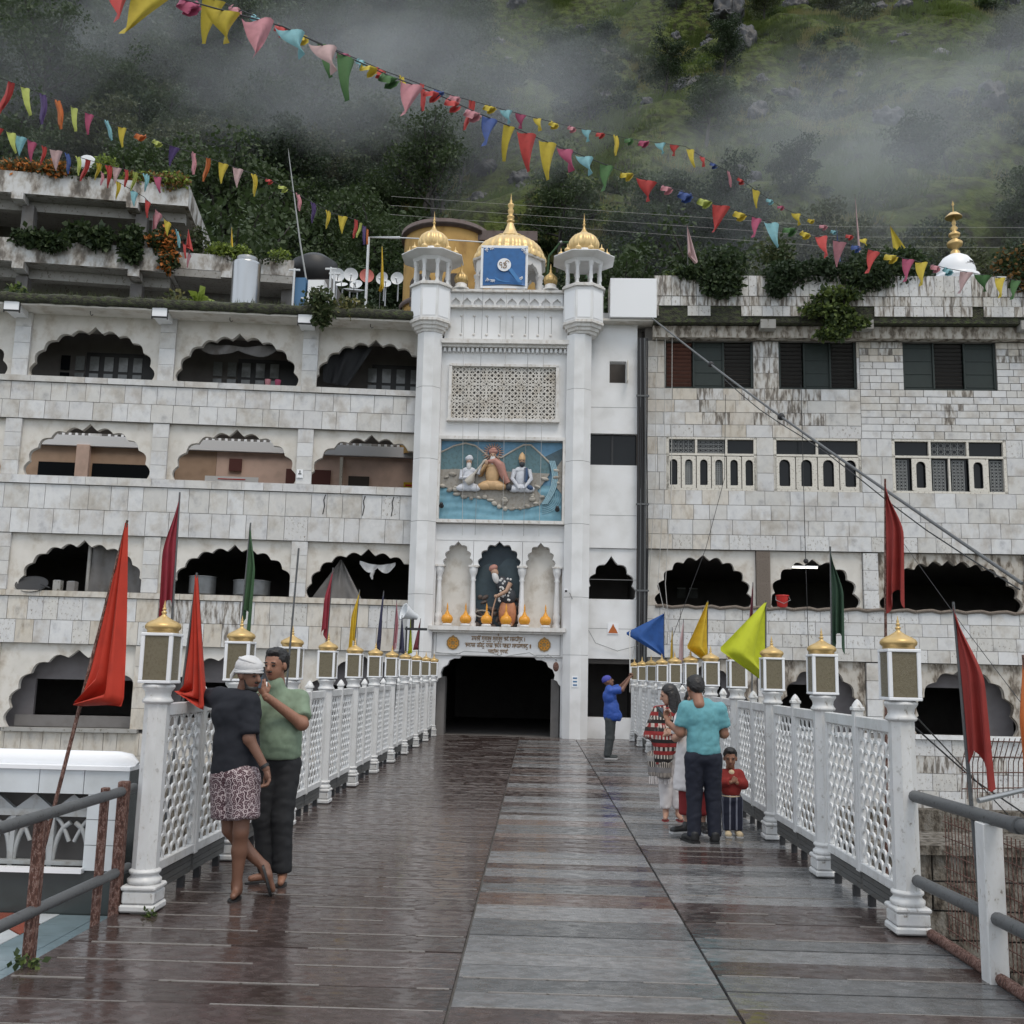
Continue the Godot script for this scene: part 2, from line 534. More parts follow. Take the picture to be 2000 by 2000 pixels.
	mat("gold", lin(0.62, 0.43, 0.18), 0.40, {"metal": 0.5, "tex": soft, "scale": Vector3(2, 2, 2)})
	mat("pale_gold", lin(0.74, 0.54, 0.26), 0.42, {"metal": 0.45, "tex": soft, "scale": Vector3(1, 1, 1)})
	mat("dull_gold", lin(0.34, 0.22, 0.09), 0.6, {"metal": 0.3, "tex": grime, "scale": Vector3(1, 1, 1)})
	mat("orange_gold", lin(0.75, 0.33, 0.03), 0.4, {"tex": soft, "scale": Vector3(2, 2, 2)})
	mat("lantern_glass", lin(0.17, 0.145, 0.09), 0.25, {"tex": grime, "scale": Vector3(5, 5, 5), "bump": fine, "bump_cm": 0.3})
	mat("letter_brown", lin(0.27, 0.16, 0.07), 0.6)
	mat("cable", lin(0.02, 0.02, 0.022), 0.6)
	mat("pale_rope", lin(0.42, 0.41, 0.39), 0.8)
	mat("bare_metal", lin(0.33, 0.34, 0.35), 0.4, {"metal": 0.7})
	mat("blue_plastic", lin(0.06, 0.16, 0.30), 0.5)
	mat("dish_white", lin(0.62, 0.64, 0.66), 0.4)
	mat("dish_red", lin(0.55, 0.16, 0.13), 0.5)
	mat("red_plastic", lin(0.55, 0.03, 0.025), 0.4)
	mat("tile_white", lin(0.62, 0.66, 0.69), 0.15, {"tex": soft, "scale": Vector3(0.6, 0.6, 0.6)})
	mat("tile_red", lin(0.30, 0.075, 0.045), 0.2, {"tex": soft, "scale": Vector3(1, 1, 1)})
	mat("tile_blue", lin(0.20, 0.27, 0.30), 0.15, {"tex": soft, "scale": Vector3(0.8, 0.8, 0.8)})
	mat("dark_tile", lin(0.035, 0.045, 0.045), 0.25, {"tex": soft, "scale": Vector3(1, 1, 1)})
	mat("jali_grey", lin(0.36, 0.38, 0.39), 0.6, {"tex": grime, "scale": Vector3(1, 1, 1)})
	# nature
	var ground := ntex(71, 0.012, [[0.0, lin(0.018, 0.017, 0.013)], [0.36, lin(0.028, 0.028, 0.016)], [0.44, lin(0.042, 0.052, 0.018)], [0.58, lin(0.060, 0.078, 0.022)], [0.75, lin(0.08, 0.098, 0.028)], [1.0, lin(0.11, 0.105, 0.05)]], {"oct": 6, "gain": 0.62, "size": 1024})
	mat("hill_grass", Color.WHITE, 0.95, {"tex": ground, "scale": Vector3(0.045, 0.045, 0.045), "bump": ntex(73, 0.02, [], {"oct": 6, "gain": 0.65}), "bump_cm": 60.0, "spec": 0.2})
	var rockt := ntex(79, 0.012, [[0.0, lin(0.02, 0.02, 0.022)], [0.4, lin(0.06, 0.06, 0.063)], [0.6, lin(0.11, 0.11, 0.115)], [0.8, lin(0.16, 0.155, 0.15)], [1.0, lin(0.30, 0.29, 0.28)]], {"oct": 6, "gain": 0.65, "warp": 20.0})
	mat("rock", lin(0.30, 0.30, 0.315), 0.5, {"tex": rockt, "scale": Vector3(0.10, 0.05, 0.10), "bump": rockt, "bump_cm": 40.0})
	mat("pale_rock", lin(1.3, 1.28, 1.25), 0.85, {"tex": rockt, "scale": Vector3(0.12, 0.06, 0.12), "bump": rockt, "bump_cm": 30.0})
	mat("river_bed", Color.WHITE, 0.9, {"tex": rockt, "scale": Vector3(0.2, 0.2, 0.2)})
	mat("foam", Color.WHITE, 0.35, {"tex": ntex(83, 0.012, [[0.0, lin(0.14, 0.15, 0.15)], [0.45, lin(0.34, 0.36, 0.36)], [0.65, lin(0.66, 0.68, 0.68)], [1.0, lin(0.8, 0.81, 0.81)]], {"oct": 6, "gain": 0.65, "warp": 30.0}), "scale": Vector3(0.15, 0.15, 0.15), "bump": fine, "bump_cm": 15.0})
	mat("bark", lin(0.045, 0.04, 0.035), 0.9)
	var leafs := {"leaf_dark": lin(0.022, 0.036, 0.016), "leaf_mid": lin(0.034, 0.052, 0.019), "leaf_olive": lin(0.050, 0.060, 0.026), "leaf_light": lin(0.085, 0.115, 0.030), "leaf_lime": lin(0.17, 0.22, 0.04), "leaf_rust": lin(0.15, 0.08, 0.025), "leaf_grass": lin(0.060, 0.080, 0.022), "leaf_straw": lin(0.16, 0.15, 0.06), "flower": lin(0.45, 0.16, 0.04)}
	for k in leafs:
		mat(k, leafs[k], 0.6, {"back": leafs[k], "spec": 0.35})
	# cloth
	var cl := {"red": lin(0.50, 0.035, 0.014), "crimson": lin(0.30, 0.012, 0.028), "deep_red": lin(0.34, 0.022, 0.016), "maroon_cloth": lin(0.14, 0.014, 0.025), "green": lin(0.018, 0.075, 0.02), "dark_green": lin(0.012, 0.05, 0.022), "yellow": lin(0.62, 0.42, 0.025), "lime": lin(0.50, 0.55, 0.02), "blue": lin(0.018, 0.085, 0.30), "navy": lin(0.014, 0.015, 0.05), "pink": lin(0.55, 0.22, 0.26), "magenta": lin(0.40, 0.05, 0.13), "purple": lin(0.055, 0.025, 0.14), "orange": lin(0.60, 0.14, 0.02), "sky_blue": lin(0.20, 0.47, 0.53), "pale_pink": lin(0.62, 0.42, 0.42), "bunting_red": lin(0.52, 0.035, 0.03), "bunting_yellow": lin(0.62, 0.48, 0.03), "bunting_green": lin(0.03, 0.12, 0.02), "bunting_blue": lin(0.02, 0.06, 0.26), "white_cloth": lin(0.72, 0.72, 0.73), "lime_pale": lin(0.45, 0.52, 0.10)}
	for k in cl:
		if not k in ["red", "blue", "lime", "yellow", "white_cloth"]:
			cl[k] = cl[k].lerp(Color(0.42, 0.41, 0.41), 0.16)
		mat("cloth_" + k, cl[k], 0.75, {"back": cl[k] * Color(0.6, 0.6, 0.6), "rim": 0.2, "tex": soft, "scale": Vector3(1.5, 1.5, 1.5)})
	# people
	mat("skin", lin(0.28, 0.135, 0.085), 0.5)
	mat("skin_dark", lin(0.17, 0.082, 0.052), 0.5)
	mat("skin_pale", lin(0.42, 0.24, 0.17), 0.5)
	mat("hair", lin(0.012, 0.010, 0.010), 0.45)
	mat("lips", lin(0.20, 0.06, 0.05), 0.5)
	mat("eye_white", lin(0.5, 0.48, 0.46), 0.3)
	mat("black_tee", lin(0.010, 0.012, 0.019), 0.85)
	mat("sage_polo", lin(0.20, 0.27, 0.19), 0.8, {"rim": 0.12, "tex": soft, "scale": Vector3(4, 4, 4), "world": false})
	mat("teal_tee", lin(0.13, 0.36, 0.41), 0.8, {"rim": 0.12, "tex": soft, "scale": Vector3(3, 3, 3), "world": false})
	mat("blue_jacket", lin(0.02, 0.075, 0.36), 0.6, {"rim": 0.12, "tex": soft, "scale": Vector3(5, 5, 5), "world": false})
	mat("blue_cap", lin(0.05, 0.055, 0.30), 0.7)
	mat("charcoal", lin(0.016, 0.017, 0.020), 0.8, {"tex": soft, "scale": Vector3(4, 4, 4), "world": false})
	mat("navy_jeans", lin(0.009, 0.012, 0.026), 0.8, {"tex": soft, "scale": Vector3(4, 4, 4), "world": false})
	mat("grey_trousers", lin(0.045, 0.052, 0.054), 0.8)
	mat("white_kurta", lin(0.66, 0.63, 0.63), 0.8)
	mat("red_trousers", lin(0.20, 0.014, 0.016), 0.8)
	mat("red_cardigan", lin(0.24, 0.022, 0.018), 0.85)
	mat("cream", lin(0.62, 0.50, 0.33), 0.8)
	mat("shoe_black", lin(0.012, 0.012, 0.013), 0.5)
	mat("sole_white", lin(0.5, 0.5, 0.5), 0.6)
	mat("phone", lin(0.02, 0.022, 0.025), 0.2)
	mat("phone_back", lin(0.10, 0.14, 0.19), 0.2)
	mat("glasses", lin(0.008, 0.008, 0.009), 0.2)
	mat("banner_blue", lin(0.022, 0.13, 0.36), 0.45, {"tex": soft, "scale": Vector3(1, 1, 1)})
	mat("banner_light", lin(0.05, 0.20, 0.46), 0.45)
	var glow := mat("lamp_glow", lin(0.9, 0.9, 0.88), 0.4)
	glow.emission_enabled = true
	glow.emission = Color(1.0, 0.98, 0.92)
	glow.emission_energy_multiplier = 1.6
	# relief colours
	var rl := {"r_sky": lin(0.15, 0.33, 0.50), "r_hill": lin(0.10, 0.19, 0.22), "r_hill2": lin(0.07, 0.12, 0.15), "r_water": lin(0.17, 0.36, 0.46), "r_water2": lin(0.30, 0.47, 0.55), "r_stone": lin(0.30, 0.28, 0.25), "r_stone2": lin(0.47, 0.44, 0.39), "r_ridge": lin(0.50, 0.46, 0.40), "r_white": lin(0.62, 0.64, 0.70), "r_ochre": lin(0.58, 0.38, 0.20), "r_rose": lin(0.43, 0.21, 0.17), "r_skin": lin(0.46, 0.29, 0.20), "r_beard": lin(0.62, 0.62, 0.62), "r_dark": lin(0.03, 0.035, 0.045), "r_navy": lin(0.03, 0.07, 0.16), "r_glow": lin(0.58, 0.36, 0.27), "r_night": lin(0.022, 0.040, 0.055), "r_night2": lin(0.035, 0.06, 0.075), "r_earth": lin(0.10, 0.075, 0.065), "r_orange": lin(0.48, 0.20, 0.10)}
	for k in rl:
		mat(k, rl[k], 0.55, {"tex": grime if k in ["r_hill", "r_hill2", "r_stone", "r_earth"] else soft, "scale": Vector3(1.2, 1.2, 1.2)})

# ------------------------------------------------------------------ ground and river
func hill(x: float, z: float) -> float:
	var d := -z - 41.0
	var a := smoothstep(-30.0, -27.0, z)
	var b := smoothstep(-5.0, -3.0, z)
	var y := lerpf(lerpf(-0.3, -5.5, a), -0.6, b)
	if d > 0.0:
		var n := 3.5 * sin(0.05 * x + 1.3 + 0.02 * z) + 2.2 * sin(0.09 * x - 0.07 * z + 0.5) + 1.2 * sin(0.21 * x + 0.13 * z) + 0.8 * sin(0.33 * x - 0.29 * z + 2.0) + 2.2 * sin(0.2 * d + 0.03 * x + 1.2 * sin(0.06 * x))
		y += 0.95 * d + n * clampf(d / 25.0, 0.0, 1.0)
	return y

func build_terrain() -> void:
	var f := FastNoiseLite.new()
	f.seed = 5
	f.frequency = 0.09
	f.fractal_octaves = 4
	var rows := []
	var zs := [400.0, 120.0, 40.0, 10.0]
	var z := 0.0
	while z > -262.0:
		zs.append(z)
		z -= 1.0 if z > -44.0 else (1.6 if z > -200.0 else 2.4)
	zs.append(-300.0)
	var xs := [-500.0, -250.0, -180.0]
	var x := -140.0
	while x < 150.0:
		xs.append(x)
		x += 1.7
	xs.append_array([180.0, 250.0, 500.0])
	for zz in zs:
		var row := PackedVector3Array()
		for xx in xs:
			var y := hill(xx, zz)
			if zz < -44.0:
				y += f.get_noise_2d(xx, zz) * 2.2 + absf(f.get_noise_2d(xx * 0.45 + 300.0, zz * 0.45)) * 3.0
			row.append(Vector3(xx, y, zz))
		rows.append(row)
	var m := MB.new()
	m.sheet(rows)
	structure("hillside", m.mesh(), M.hill_grass)
	# the river below the bridge
	var rw := []
	for i in 30:
		var row := PackedVector3Array()
		for k in 70:
			var px := -80.0 + k * 2.4
			var pz := -27.0 + i * 0.8
			row.append(Vector3(px, -4.4 + 0.16 * sin(px * 1.3 + pz * 0.9) + 0.10 * sin(pz * 2.3 - px * 0.8), pz))
		rw.append(row)
	m = MB.new()
	m.sheet(rw)
	structure("river", m.mesh(), M.foam)
	# stone embankments under the temple and under the near bank
	m = MB.new()
	m.span(Vector3(-60, -6, -30.5), Vector3(2.4, -0.9, -27.4))
	m.span(Vector3(2.4, -6, -30.5), Vector3(60, -1.6, -27.9))
	structure("far_embankment", m.mesh(), M.old_stone)
	m = MB.new()
	m.span(Vector3(-60, -6, -8.6), Vector3(-2.95, -0.2, 4))
	m.span(Vector3(-3.2, -6, -4.4), Vector3(3.2, -0.35, 4))
	structure("near_embankment", m.mesh(), M.old_stone)

# ------------------------------------------------------------------ bridge deck of steel plates
func build_deck() -> void:
	var m := MB.new()
	m.span(Vector3(-2.87, -0.20, -28.3), Vector3(2.72, -0.03, 3.2))
	for gx in [-2.7, -0.1, 2.55]:
		m.span(Vector3(gx - 0.15, -0.95, -27.4), Vector3(gx + 0.15, -0.20, -4.4))
	var deck := structure("bridge_deck", m.mesh(), M.dark_concrete)
	var r := RandomNumberGenerator.new()
	r.seed = 77
	var cols := [[-2.87, -0.42, 0.37], [-0.41, 1.06, 0.37], [1.07, 2.72, 0.37]]
	for c in 3:
		var z0 := 3.0 + c * 0.11
		var k := 0
		while z0 > -28.1:
			var depth: float = cols[c][2] if c == 0 else [0.26, 0.37, 0.44, 0.30][r.randi() % 4]
			var z1 := maxf(z0 - depth, -28.28)
			var kind := "brown_plate_"
			if c > 0:
				# mostly grey near the camera, more brown towards the temple
				var far := clampf((-z0 - 9.0) / 15.0, 0.0, 1.0)
				var g := r.randf()
				kind = "grey_plate_" if g > 0.32 + 0.34 * far else ("brown_plate_" if g > 0.12 + 0.12 * far else "rusted_plate_")
			var mm: Material = M[kind + str(r.randi() % 3)]
			var w: float = cols[c][1] - cols[c][0] - 0.008
			var tilt := Basis.from_euler(Vector3(r.randf_range(-0.006, 0.006), 0, r.randf_range(-0.0015, 0.0015)))
			piece("deck_plate", mm, deck, Vector3((cols[c][0] + cols[c][1]) * 0.5, -0.012 + r.randf_range(-0.002, 0.002), (z0 + z1) * 0.5), Vector3(w, 0.024, z0 - z1 - 0.007), tilt)
			if (c == 0 or r.randf() < 0.7) and z0 < -3.0:
				var sx: float = cols[c][0] + 0.02 + r.randf() * 0.25
				while sx < cols[c][1] - 0.15:
					var sl := minf(r.randf_range(0.25, 1.3), cols[c][1] - 0.02 - sx)
					piece("seam_bar", M.seam_metal, deck, Vector3(sx + sl * 0.5, -0.001, z1 + 0.006), Vector3(sl, 0.01, r.randf_range(0.008, 0.016)))
					sx += sl + r.randf_range(0.05, 0.7) * (1.0 if z0 > -16.0 else 2.0)
			z0 = z1
			k += 1

# ------------------------------------------------------------------ lantern posts and pierced panels
func lantern_post() -> Node3D:
	var t := thing("lantern_post", "", "lantern post", Vector3.ZERO, 0.0, "lantern posts along the bridge")
	var m := MB.new()
	m.cbox(Vector3(0, 0.035, 0), Vector3(0.25, 0.05, 0.25), 0.012)
	m.cbox(Vector3(0, 0.105, 0), Vector3(0.228, 0.085, 0.228), 0.012)
	m.cbox(Vector3(0, 0.168, 0), Vector3(0.246, 0.036, 0.246), 0.012)
	m.lathe([Vector2(0.000, 0.18), Vector2(0.105, 0.18), Vector2(0.116, 0.2), Vector2(0.116, 0.22), Vector2(0.097, 0.235), Vector2(0.094, 0.25), Vector2(0.109, 0.262), Vector2(0.109, 0.278), Vector2(0.088, 0.29)], Vector3.ZERO, 20)
	part("base", m.mesh(), M.rail_white, t)
	m = MB.new()
	m.post(Vector3(0, 0.285, 0), 0.092, 0.088, 1.14, 8, PI / 8)
	part("shaft", m.mesh(), M.rail_white, t)
	part("capital", lathe_mesh([Vector2(0.084, 1.42), Vector2(0.105, 1.43), Vector2(0.109, 1.445), Vector2(0.097, 1.46), Vector2(0.088, 1.48), Vector2(0.094, 1.51), Vector2(0.113, 1.535), Vector2(0.116, 1.55), Vector2(0.101, 1.565), Vector2(0.000, 1.57)], 20), M.rail_white, t)
	# square lantern: white frame with opaque amber panes
	m = MB.new()
	for y in [1.578, 1.915]:
		m.cbox(Vector3(0, y, 0), Vector3(0.232, 0.022, 0.232), 0.004)
	for k in 4:
		m.cbox(Vector3(0.1 * (1 if k & 1 else -1), 1.747, 0.1 * (1 if k & 2 else -1)), Vector3(0.028, 0.316, 0.028), 0.004)
	var fr := part("lantern_frame", m.mesh(), M.clean_white, t)
	for k in 4:
		var a := TAU * k / 4.0
		piece("pane", M.lantern_glass, fr, Vector3(sin(a) * 0.1, 1.747, cos(a) * 0.1), Vector3(0.172, 0.314, 0.008), Basis(Vector3.UP, a))
	part("dome", lathe_mesh([Vector2(0.0, 1.925), Vector2(0.108, 1.926), Vector2(0.112, 1.935), Vector2(0.108, 1.942), Vector2(0.125, 1.958), Vector2(0.129, 1.975), Vector2(0.118, 1.995), Vector2(0.09, 2.012), Vector2(0.055, 2.028), Vector2(0.03, 2.045)], 24), M.gold, t)
	part("finial", lathe_mesh([Vector2(0.03, 2.043), Vector2(0.012, 2.062), Vector2(0.02, 2.072), Vector2(0.02, 2.08), Vector2(0.009, 2.088), Vector2(0.015, 2.098), Vector2(0.015, 2.106), Vector2(0.007, 2.114), Vector2(0.011, 2.124), Vector2(0.006, 2.135), Vector2(0.001, 2.165)], 12), M.gold, t)
	return t

# one bay of railing, 1.78 m long: two pierced panels, a short post between them and the grey boards below
func railing_bay() -> Node3D:
	var t := thing("railing_panel", "", "railing panel", Vector3.ZERO, 0.0, "pierced white railing panels")
	var half := 0.86
	var lat := MB.new()
	var wdt := 0.79
	var y0 := 0.30
	var y1 := 1.33
	var nx := 5
	var w := wdt / nx
	var pitch := 0.0865
	var rowc := 12
	for r in rowc:
		var off := 0.0 if r % 2 == 0 else 0.5
		for c in range(-1, nx + 1):
			var cx := (c + 0.5 + off) * w - wdt * 0.5
			var yb := y0 + r * pitch
			var rim := [PackedVector3Array(), PackedVector3Array(), PackedVector3Array(), PackedVector3Array()]
			for i in 11:
				var a := PI * i / 10.0
				var sx := signf(cos(a)) * pow(absf(cos(a)), 0.72)
				var sy := pow(sin(a), 0.72)
				var px := cx + sx * w * 0.5
				if px < -wdt * 0.5 - 0.001 or px > wdt * 0.5 + 0.001:
					continue
				var inn := Vector3(cx + sx * (w * 0.5 - 0.014), yb + sy * (pitch - 0.012) - 0.006, 0)
				var out := Vector3(px, yb + sy * pitch + 0.004, 0)
				rim[0].append(out + Vector3(0, 0, -0.009))
				rim[1].append(out + Vector3(0, 0, 0.006))
				rim[2].append(inn + Vector3(0, 0, 0.009))
				rim[3].append(inn + Vector3(0, 0, -0.006))
			if rim[0].size() > 2:
				for e in 4:
					lat.sheet([rim[e], rim[(e + 1) % 4]])
	var lm := lat.mesh()
	for s in [-1.0, 1.0]:
		var fm := MB.new()
		var cx: float = s * (half * 0.5 + 0.012)
		fm.cbox(Vector3(cx, 1.375, 0), Vector3(half - 0.02, 0.09, 0.055), 0.006)
		fm.cbox(Vector3(cx, 0.265, 0), Vector3(half - 0.02, 0.07, 0.055), 0.006)
		fm.cbox(Vector3(cx - half * 0.5 + 0.03, 0.815, 0), Vector3(0.045, 1.03, 0.05), 0.006)
		fm.cbox(Vector3(cx + half * 0.5 - 0.03, 0.815, 0), Vector3(0.045, 1.03, 0.05), 0.006)
		var f := part("panel_frame", fm.mesh(), M.rail_white, t)
		part("lattice", lm, M.rail_white, f, Vector3(cx, 0, 0))
		var kb := MB.new()
		for k in 3:
			kb.box(Vector3(cx, 0.105 + k * 0.045, -0.01), Vector3(half - 0.03, 0.041, 0.03))
		part("kick_board", kb.mesh(), M.kick_board, t)
		for fx in [-0.25, 0.25]:
			piece("foot", M.black_frame, t, Vector3(cx + fx, 0.04, -0.01), Vector3(0.05, 0.085, 0.05))
	var pm := MB.new()
	pm.cbox(Vector3(0, 0.84, 0), Vector3(0.075, 1.24, 0.075), 0.008)
	pm.cbox(Vector3(0, 1.475, 0), Vector3(0.095, 0.03, 0.095), 0.006)
	pm.lathe([Vector2(0.045, 1.49), Vector2(0.042, 1.505), Vector2(0.022, 1.535), Vector2(0.0, 1.555)], Vector3.ZERO, 8)
	part("short_post", pm.mesh(), M.rail_white, t)
	return t

const ORD := ["first", "second", "third", "fourth", "fifth", "sixth", "seventh", "eighth", "ninth", "tenth", "eleventh"]

func build_railings() -> void:
	var post: Node3D
	var bay: Node3D
	for side in [-1, 1]:
		var x: float = -2.72 if side < 0 else 2.58
		var row := "left" if side < 0 else "right"
		for k in 11:
			var at := Vector3(x, 0, -7.45 - 2.0 * k)
			var lab := "white post with amber lantern and gold dome, %s from the camera in the %s row" % [ORD[k], row]
			if post == null:
				post = lantern_post()
				post.position = at
				post.set_meta("label", lab)
			else:
				copy_thing(post, "lantern_post", lab, at, PI * 0.5 * (k % 4))
			if k < 10:
				var bl := "white fish-scale railing panel after the %s lantern post of the %s row" % [ORD[k], row]
				var bat := at + Vector3(0, 0, -1.0)
				if bay == null:
					bay = railing_bay()
					bay.position = bat
					bay.rotation.y = PI / 2
					bay.set_meta("label", bl)
				else:
					copy_thing(bay, "railing_panel", bl, bat, PI / 2 if side < 0 else -PI / 2)

# ------------------------------------------------------------------ cladding
# rows of slabs between x0 and x1; holes: [x0, x1, y0, y1]; kinds: material prefixes
func clad(parent: Node, called: String, x0: float, x1: float, ys: Array, z: float, wmin: float, wmax: float, prefix: Variant, r: RandomNumberGenerator, holes := [], joint := 0.012, thick := 0.03) -> void:
	for i in ys.size() - 1:
		var ya: float = ys[i]
		var yb: float = ys[i + 1]
		var spans := [[x0, x1]]
		for h in holes:
			if minf(h[3], yb) - maxf(h[2], ya) > 0.02:
				var nxt := []
				for s in spans:
					if h[1] <= s[0] or h[0] >= s[1]:
						nxt.append(s)
						continue
					if h[0] - s[0] > 0.06:
						nxt.append([s[0], h[0]])
					if s[1] - h[1] > 0.06:
						nxt.append([h[1], s[1]])
				spans = nxt
		for s in spans:
			var x: float = s[0]
			while x < s[1] - 0.01:
				var w := r.randf_range(wmin, wmax)
				if s[1] - (x + w) < wmin * 0.5:
					w = s[1] - x
				var pre: String = prefix if prefix is String else prefix.call(x + w * 0.5, (ya + yb) * 0.5)
				var t := thick + r.randf_range(-0.004, 0.006)
				piece(called, M[pre + str(r.randi() % 5)], parent, Vector3(x + w * 0.5, (ya + yb) * 0.5, z - thick + t * 0.5), Vector3(w - joint, yb - ya - joint, t), Basis(Vector3.UP, r.randf_range(-0.004, 0.004)))
				x += w

# ------------------------------------------------------------------ left wing
func build_left_wing() -> void:
	var r := RandomNumberGenerator.new()
	r.seed = 301
	var t := thing("arcaded_temple_wing", "four-storey marble-clad arcade wing with scalloped arches, left of the entrance tower", "building", Vector3(-3, 0, -28.5), 0.0957)
	var X0 := -15.6
	var X1 := -0.3
	# floors, roof, cross walls and back walls
	var m := MB.new()
	for s in [[-0.35, -0.06, 9.0], [2.25, 2.45, 9.0], [5.25, 5.45, 8.6], [8.45, 8.62, 2.0]]:
		m.span(Vector3(X0, s[0], -s[2]), Vector3(X1, s[1], -0.17))
	part("floor_slab", m.mesh(), M.dim_room, t)
	m = MB.new()
	for s in [[-0.06, 2.25, 8.8], [2.45, 5.25, 8.0], [8.62, 11.5, 1.75]]:
		m.span(Vector3(X0, s[0], -s[2] - 0.2), Vector3(X1, s[1], -s[2]))
		m.span(Vector3(X0 - 0.2, s[0], -s[2]), Vector3(X0, s[1], -0.17))
		m.span(Vector3(X1, s[0], -s[2]), Vector3(X1 + 0.2, s[1], -0.17))
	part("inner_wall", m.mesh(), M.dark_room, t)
	# ground-floor lining seen behind the arches: grey lintels and jambs
	for cx in [-9.4, -5.4, -1.7, -13.4]:
		part("inner_lintel", boxes([[Vector3(cx, 1.72, -0.75), Vector3(3.9, 0.95, 0.12)], [Vector3(cx - 1.62, 0.7, -0.75), Vector3(0.7, 1.5, 0.12)]]), M.purple_grey, t)
		piece("sill", M.concrete, t, Vector3(cx, -0.07, -0.02), Vector3(3.5, 0.1, 0.3))
		piece("low_wall", M.dim_room, t, Vector3(cx, 0.13, -0.62), Vector3(3.4, 0.3, 0.1))
	# backing behind the cladding
	m = MB.new()
	for b in [[8.38, 9.58], [5.18, 6.76], [2.2, 3.6], [-2.2, -0.12]]:
		m.span(Vector3(X0, b[0], -0.17), Vector3(X1, b[1], -0.034))
	part("wall", m.mesh(), M.mortar, t)
	# arch panels
	var lv := [
		[9.6, 11.5, [-13.75, -9.71, -5.68, -1.80], 1.64, 1.47, 11],
		[6.78, 8.38, [-13.65, -9.62, -5.58, -1.80], 1.63, 1.47, 11],
		[3.62, 5.18, [-13.5, -9.50, -5.43, -1.75], 1.60, 1.36, 11],
		[-0.04, 2.2, [-13.4, -9.40, -5.40, -1.72], 1.71, 2.02, 11]]
	var pil := [-11.66, -7.66, -3.65]
	for f in 4:
		var e: Array = lv[f]
		var edges := [X0, pil[0], pil[1], pil[2], X1]
		for b in 4:
			var op := cusped(e[2][b], e[0], e[3], e[4], e[5], 0.26, 0.13, 2.25)
			part("arch_panel", arch_panel(edges[b] + 0.01, edges[b + 1] - 0.01, e[0], e[1], -0.30, -0.13, op), M.plaster, t)
		for p in pil:
			var ys := []
			var n := 4
			for k in n + 1:
				ys.append(lerpf(e[0] + 0.01, e[1] - 0.01, float(k) / n))
			clad(t, "pilaster_block", p - 0.22, p + 0.22, ys, -0.02, 0.5, 0.6, "marble_" if f < 3 else "beige_marble_", r, [], 0.008, 0.10)
	# parapet bands
	clad(t, "marble_slab", X0, X1, [8.38, 8.9, 9.42], 0.0, 0.38, 0.75, "marble_", r)
	clad(t, "marble_slab", X0, X1, [9.43, 9.6], 0.05, 0.5, 1.1, "marble_", r, [], 0.008, 0.20)
	clad(t, "marble_slab", X0, X1, [5.18, 5.86, 6.54], 0.0, 0.4, 0.72, func(x: float, y: float) -> String: return "spotted_marble_" if x > -4.5 and r.randf() < 0.3 else "marble_", r)
	clad(t, "marble_slab", X0, X1, [6.55, 6.78], 0.05, 0.5, 1.0, "marble_", r, [], 0.008, 0.20)
	clad(t, "marble_slab", X0, X1, [2.2, 2.83, 3.45], 0.0, 0.38, 0.66, func(x: float, y: float) -> String: return ("stained_marble_" if absf(x + 6.3) < 1.3 and r.randf() < 0.5 else ("spotted_marble_" if r.randf() < 0.25 else ("beige_marble_" if r.randf() < 0.55 else "marble_"))), r)
	clad(t, "marble_slab", X0, X1, [3.46, 3.62], 0.05, 0.5, 1.0, "beige_marble_", r, [], 0.008, 0.20)
	clad(t, "lower_slab", X0, X1, [-1.3, -0.72, -0.13], 0.0, 0.35, 0.6, "beige_marble_", r)
	# roof slab with moss, beam ends under it
	var rows := []
	m = MB.new()
	var nse := FastNoiseLite.new()
	nse.seed = 9
	nse.frequency = 0.9
	for q in [[-1.9, 11.5], [0.62, 11.5], [0.70, 11.52], [0.72, 11.62], [0.70, 11.73], [0.6, 11.78], [-1.9, 11.74]]:
		var row := PackedVector3Array()
		for i in 90:
			var x := X0 + (X1 - X0) * i / 89.0
			var k := nse.get_noise_2d(x * 2.0, q[1] * 9.0 + q[0])
			row.append(Vector3(x, q[1] + (0.05 * k if q[0] > 0.3 else 0.0), q[0] + (0.03 * k if q[0] > 0.3 else 0.0)))
		rows.append(row)
	m.sheet(rows)
	part("roof_slab", m.mesh(), M.mossy_slab, t)
	for p in pil:
		piece("beam_end", M.clean_white, t, Vector3(p - 0.1, 11.39, 0.28), Vector3(0.40, 0.24, 0.74))
		part("beam_bracket", boxes([[Vector3(p - 0.31, 11.36, 0.6), Vector3(0.025, 0.32, 0.05)], [Vector3(p + 0.11, 11.36, 0.6), Vector3(0.025, 0.32, 0.05)], [Vector3(p - 0.1, 11.255, 0.6), Vector3(0.44, 0.03, 0.05)]]), M.black_line, t)
	m = MB.new()
	m.span(Vector3(X0, 11.44, -1.8), Vector3(X1, 11.495, 0.6))
	part("soffit", m.mesh(), M.plaster, t)
	# top-floor windows with pale panes
	for w in [[-10.35, 6, 0.42], [-5.9, 5, 0.42], [-1.9, 4, 0.43]]:
		var wf := part("window_frame", boxes([[Vector3(w[0] + w[1] * w[2] * 0.5, 10.1, -1.72), Vector3(w[1] * w[2] + 0.2, 1.5, 0.03)]]), M.black_frame, t)
		for c in w[1]:
			for q in 2:
				piece("pane", M.pale_glass if c > 0 or w[0] > -7.0 else M.dark_glass_and_unlit, wf, Vector3(w[0] + (c + 0.5) * w[2] - (0.9 if w[0] < -5.0 else 0.3), 9.98 + q * 0.52, -1.69), Vector3(0.26, 0.44, 0.02))
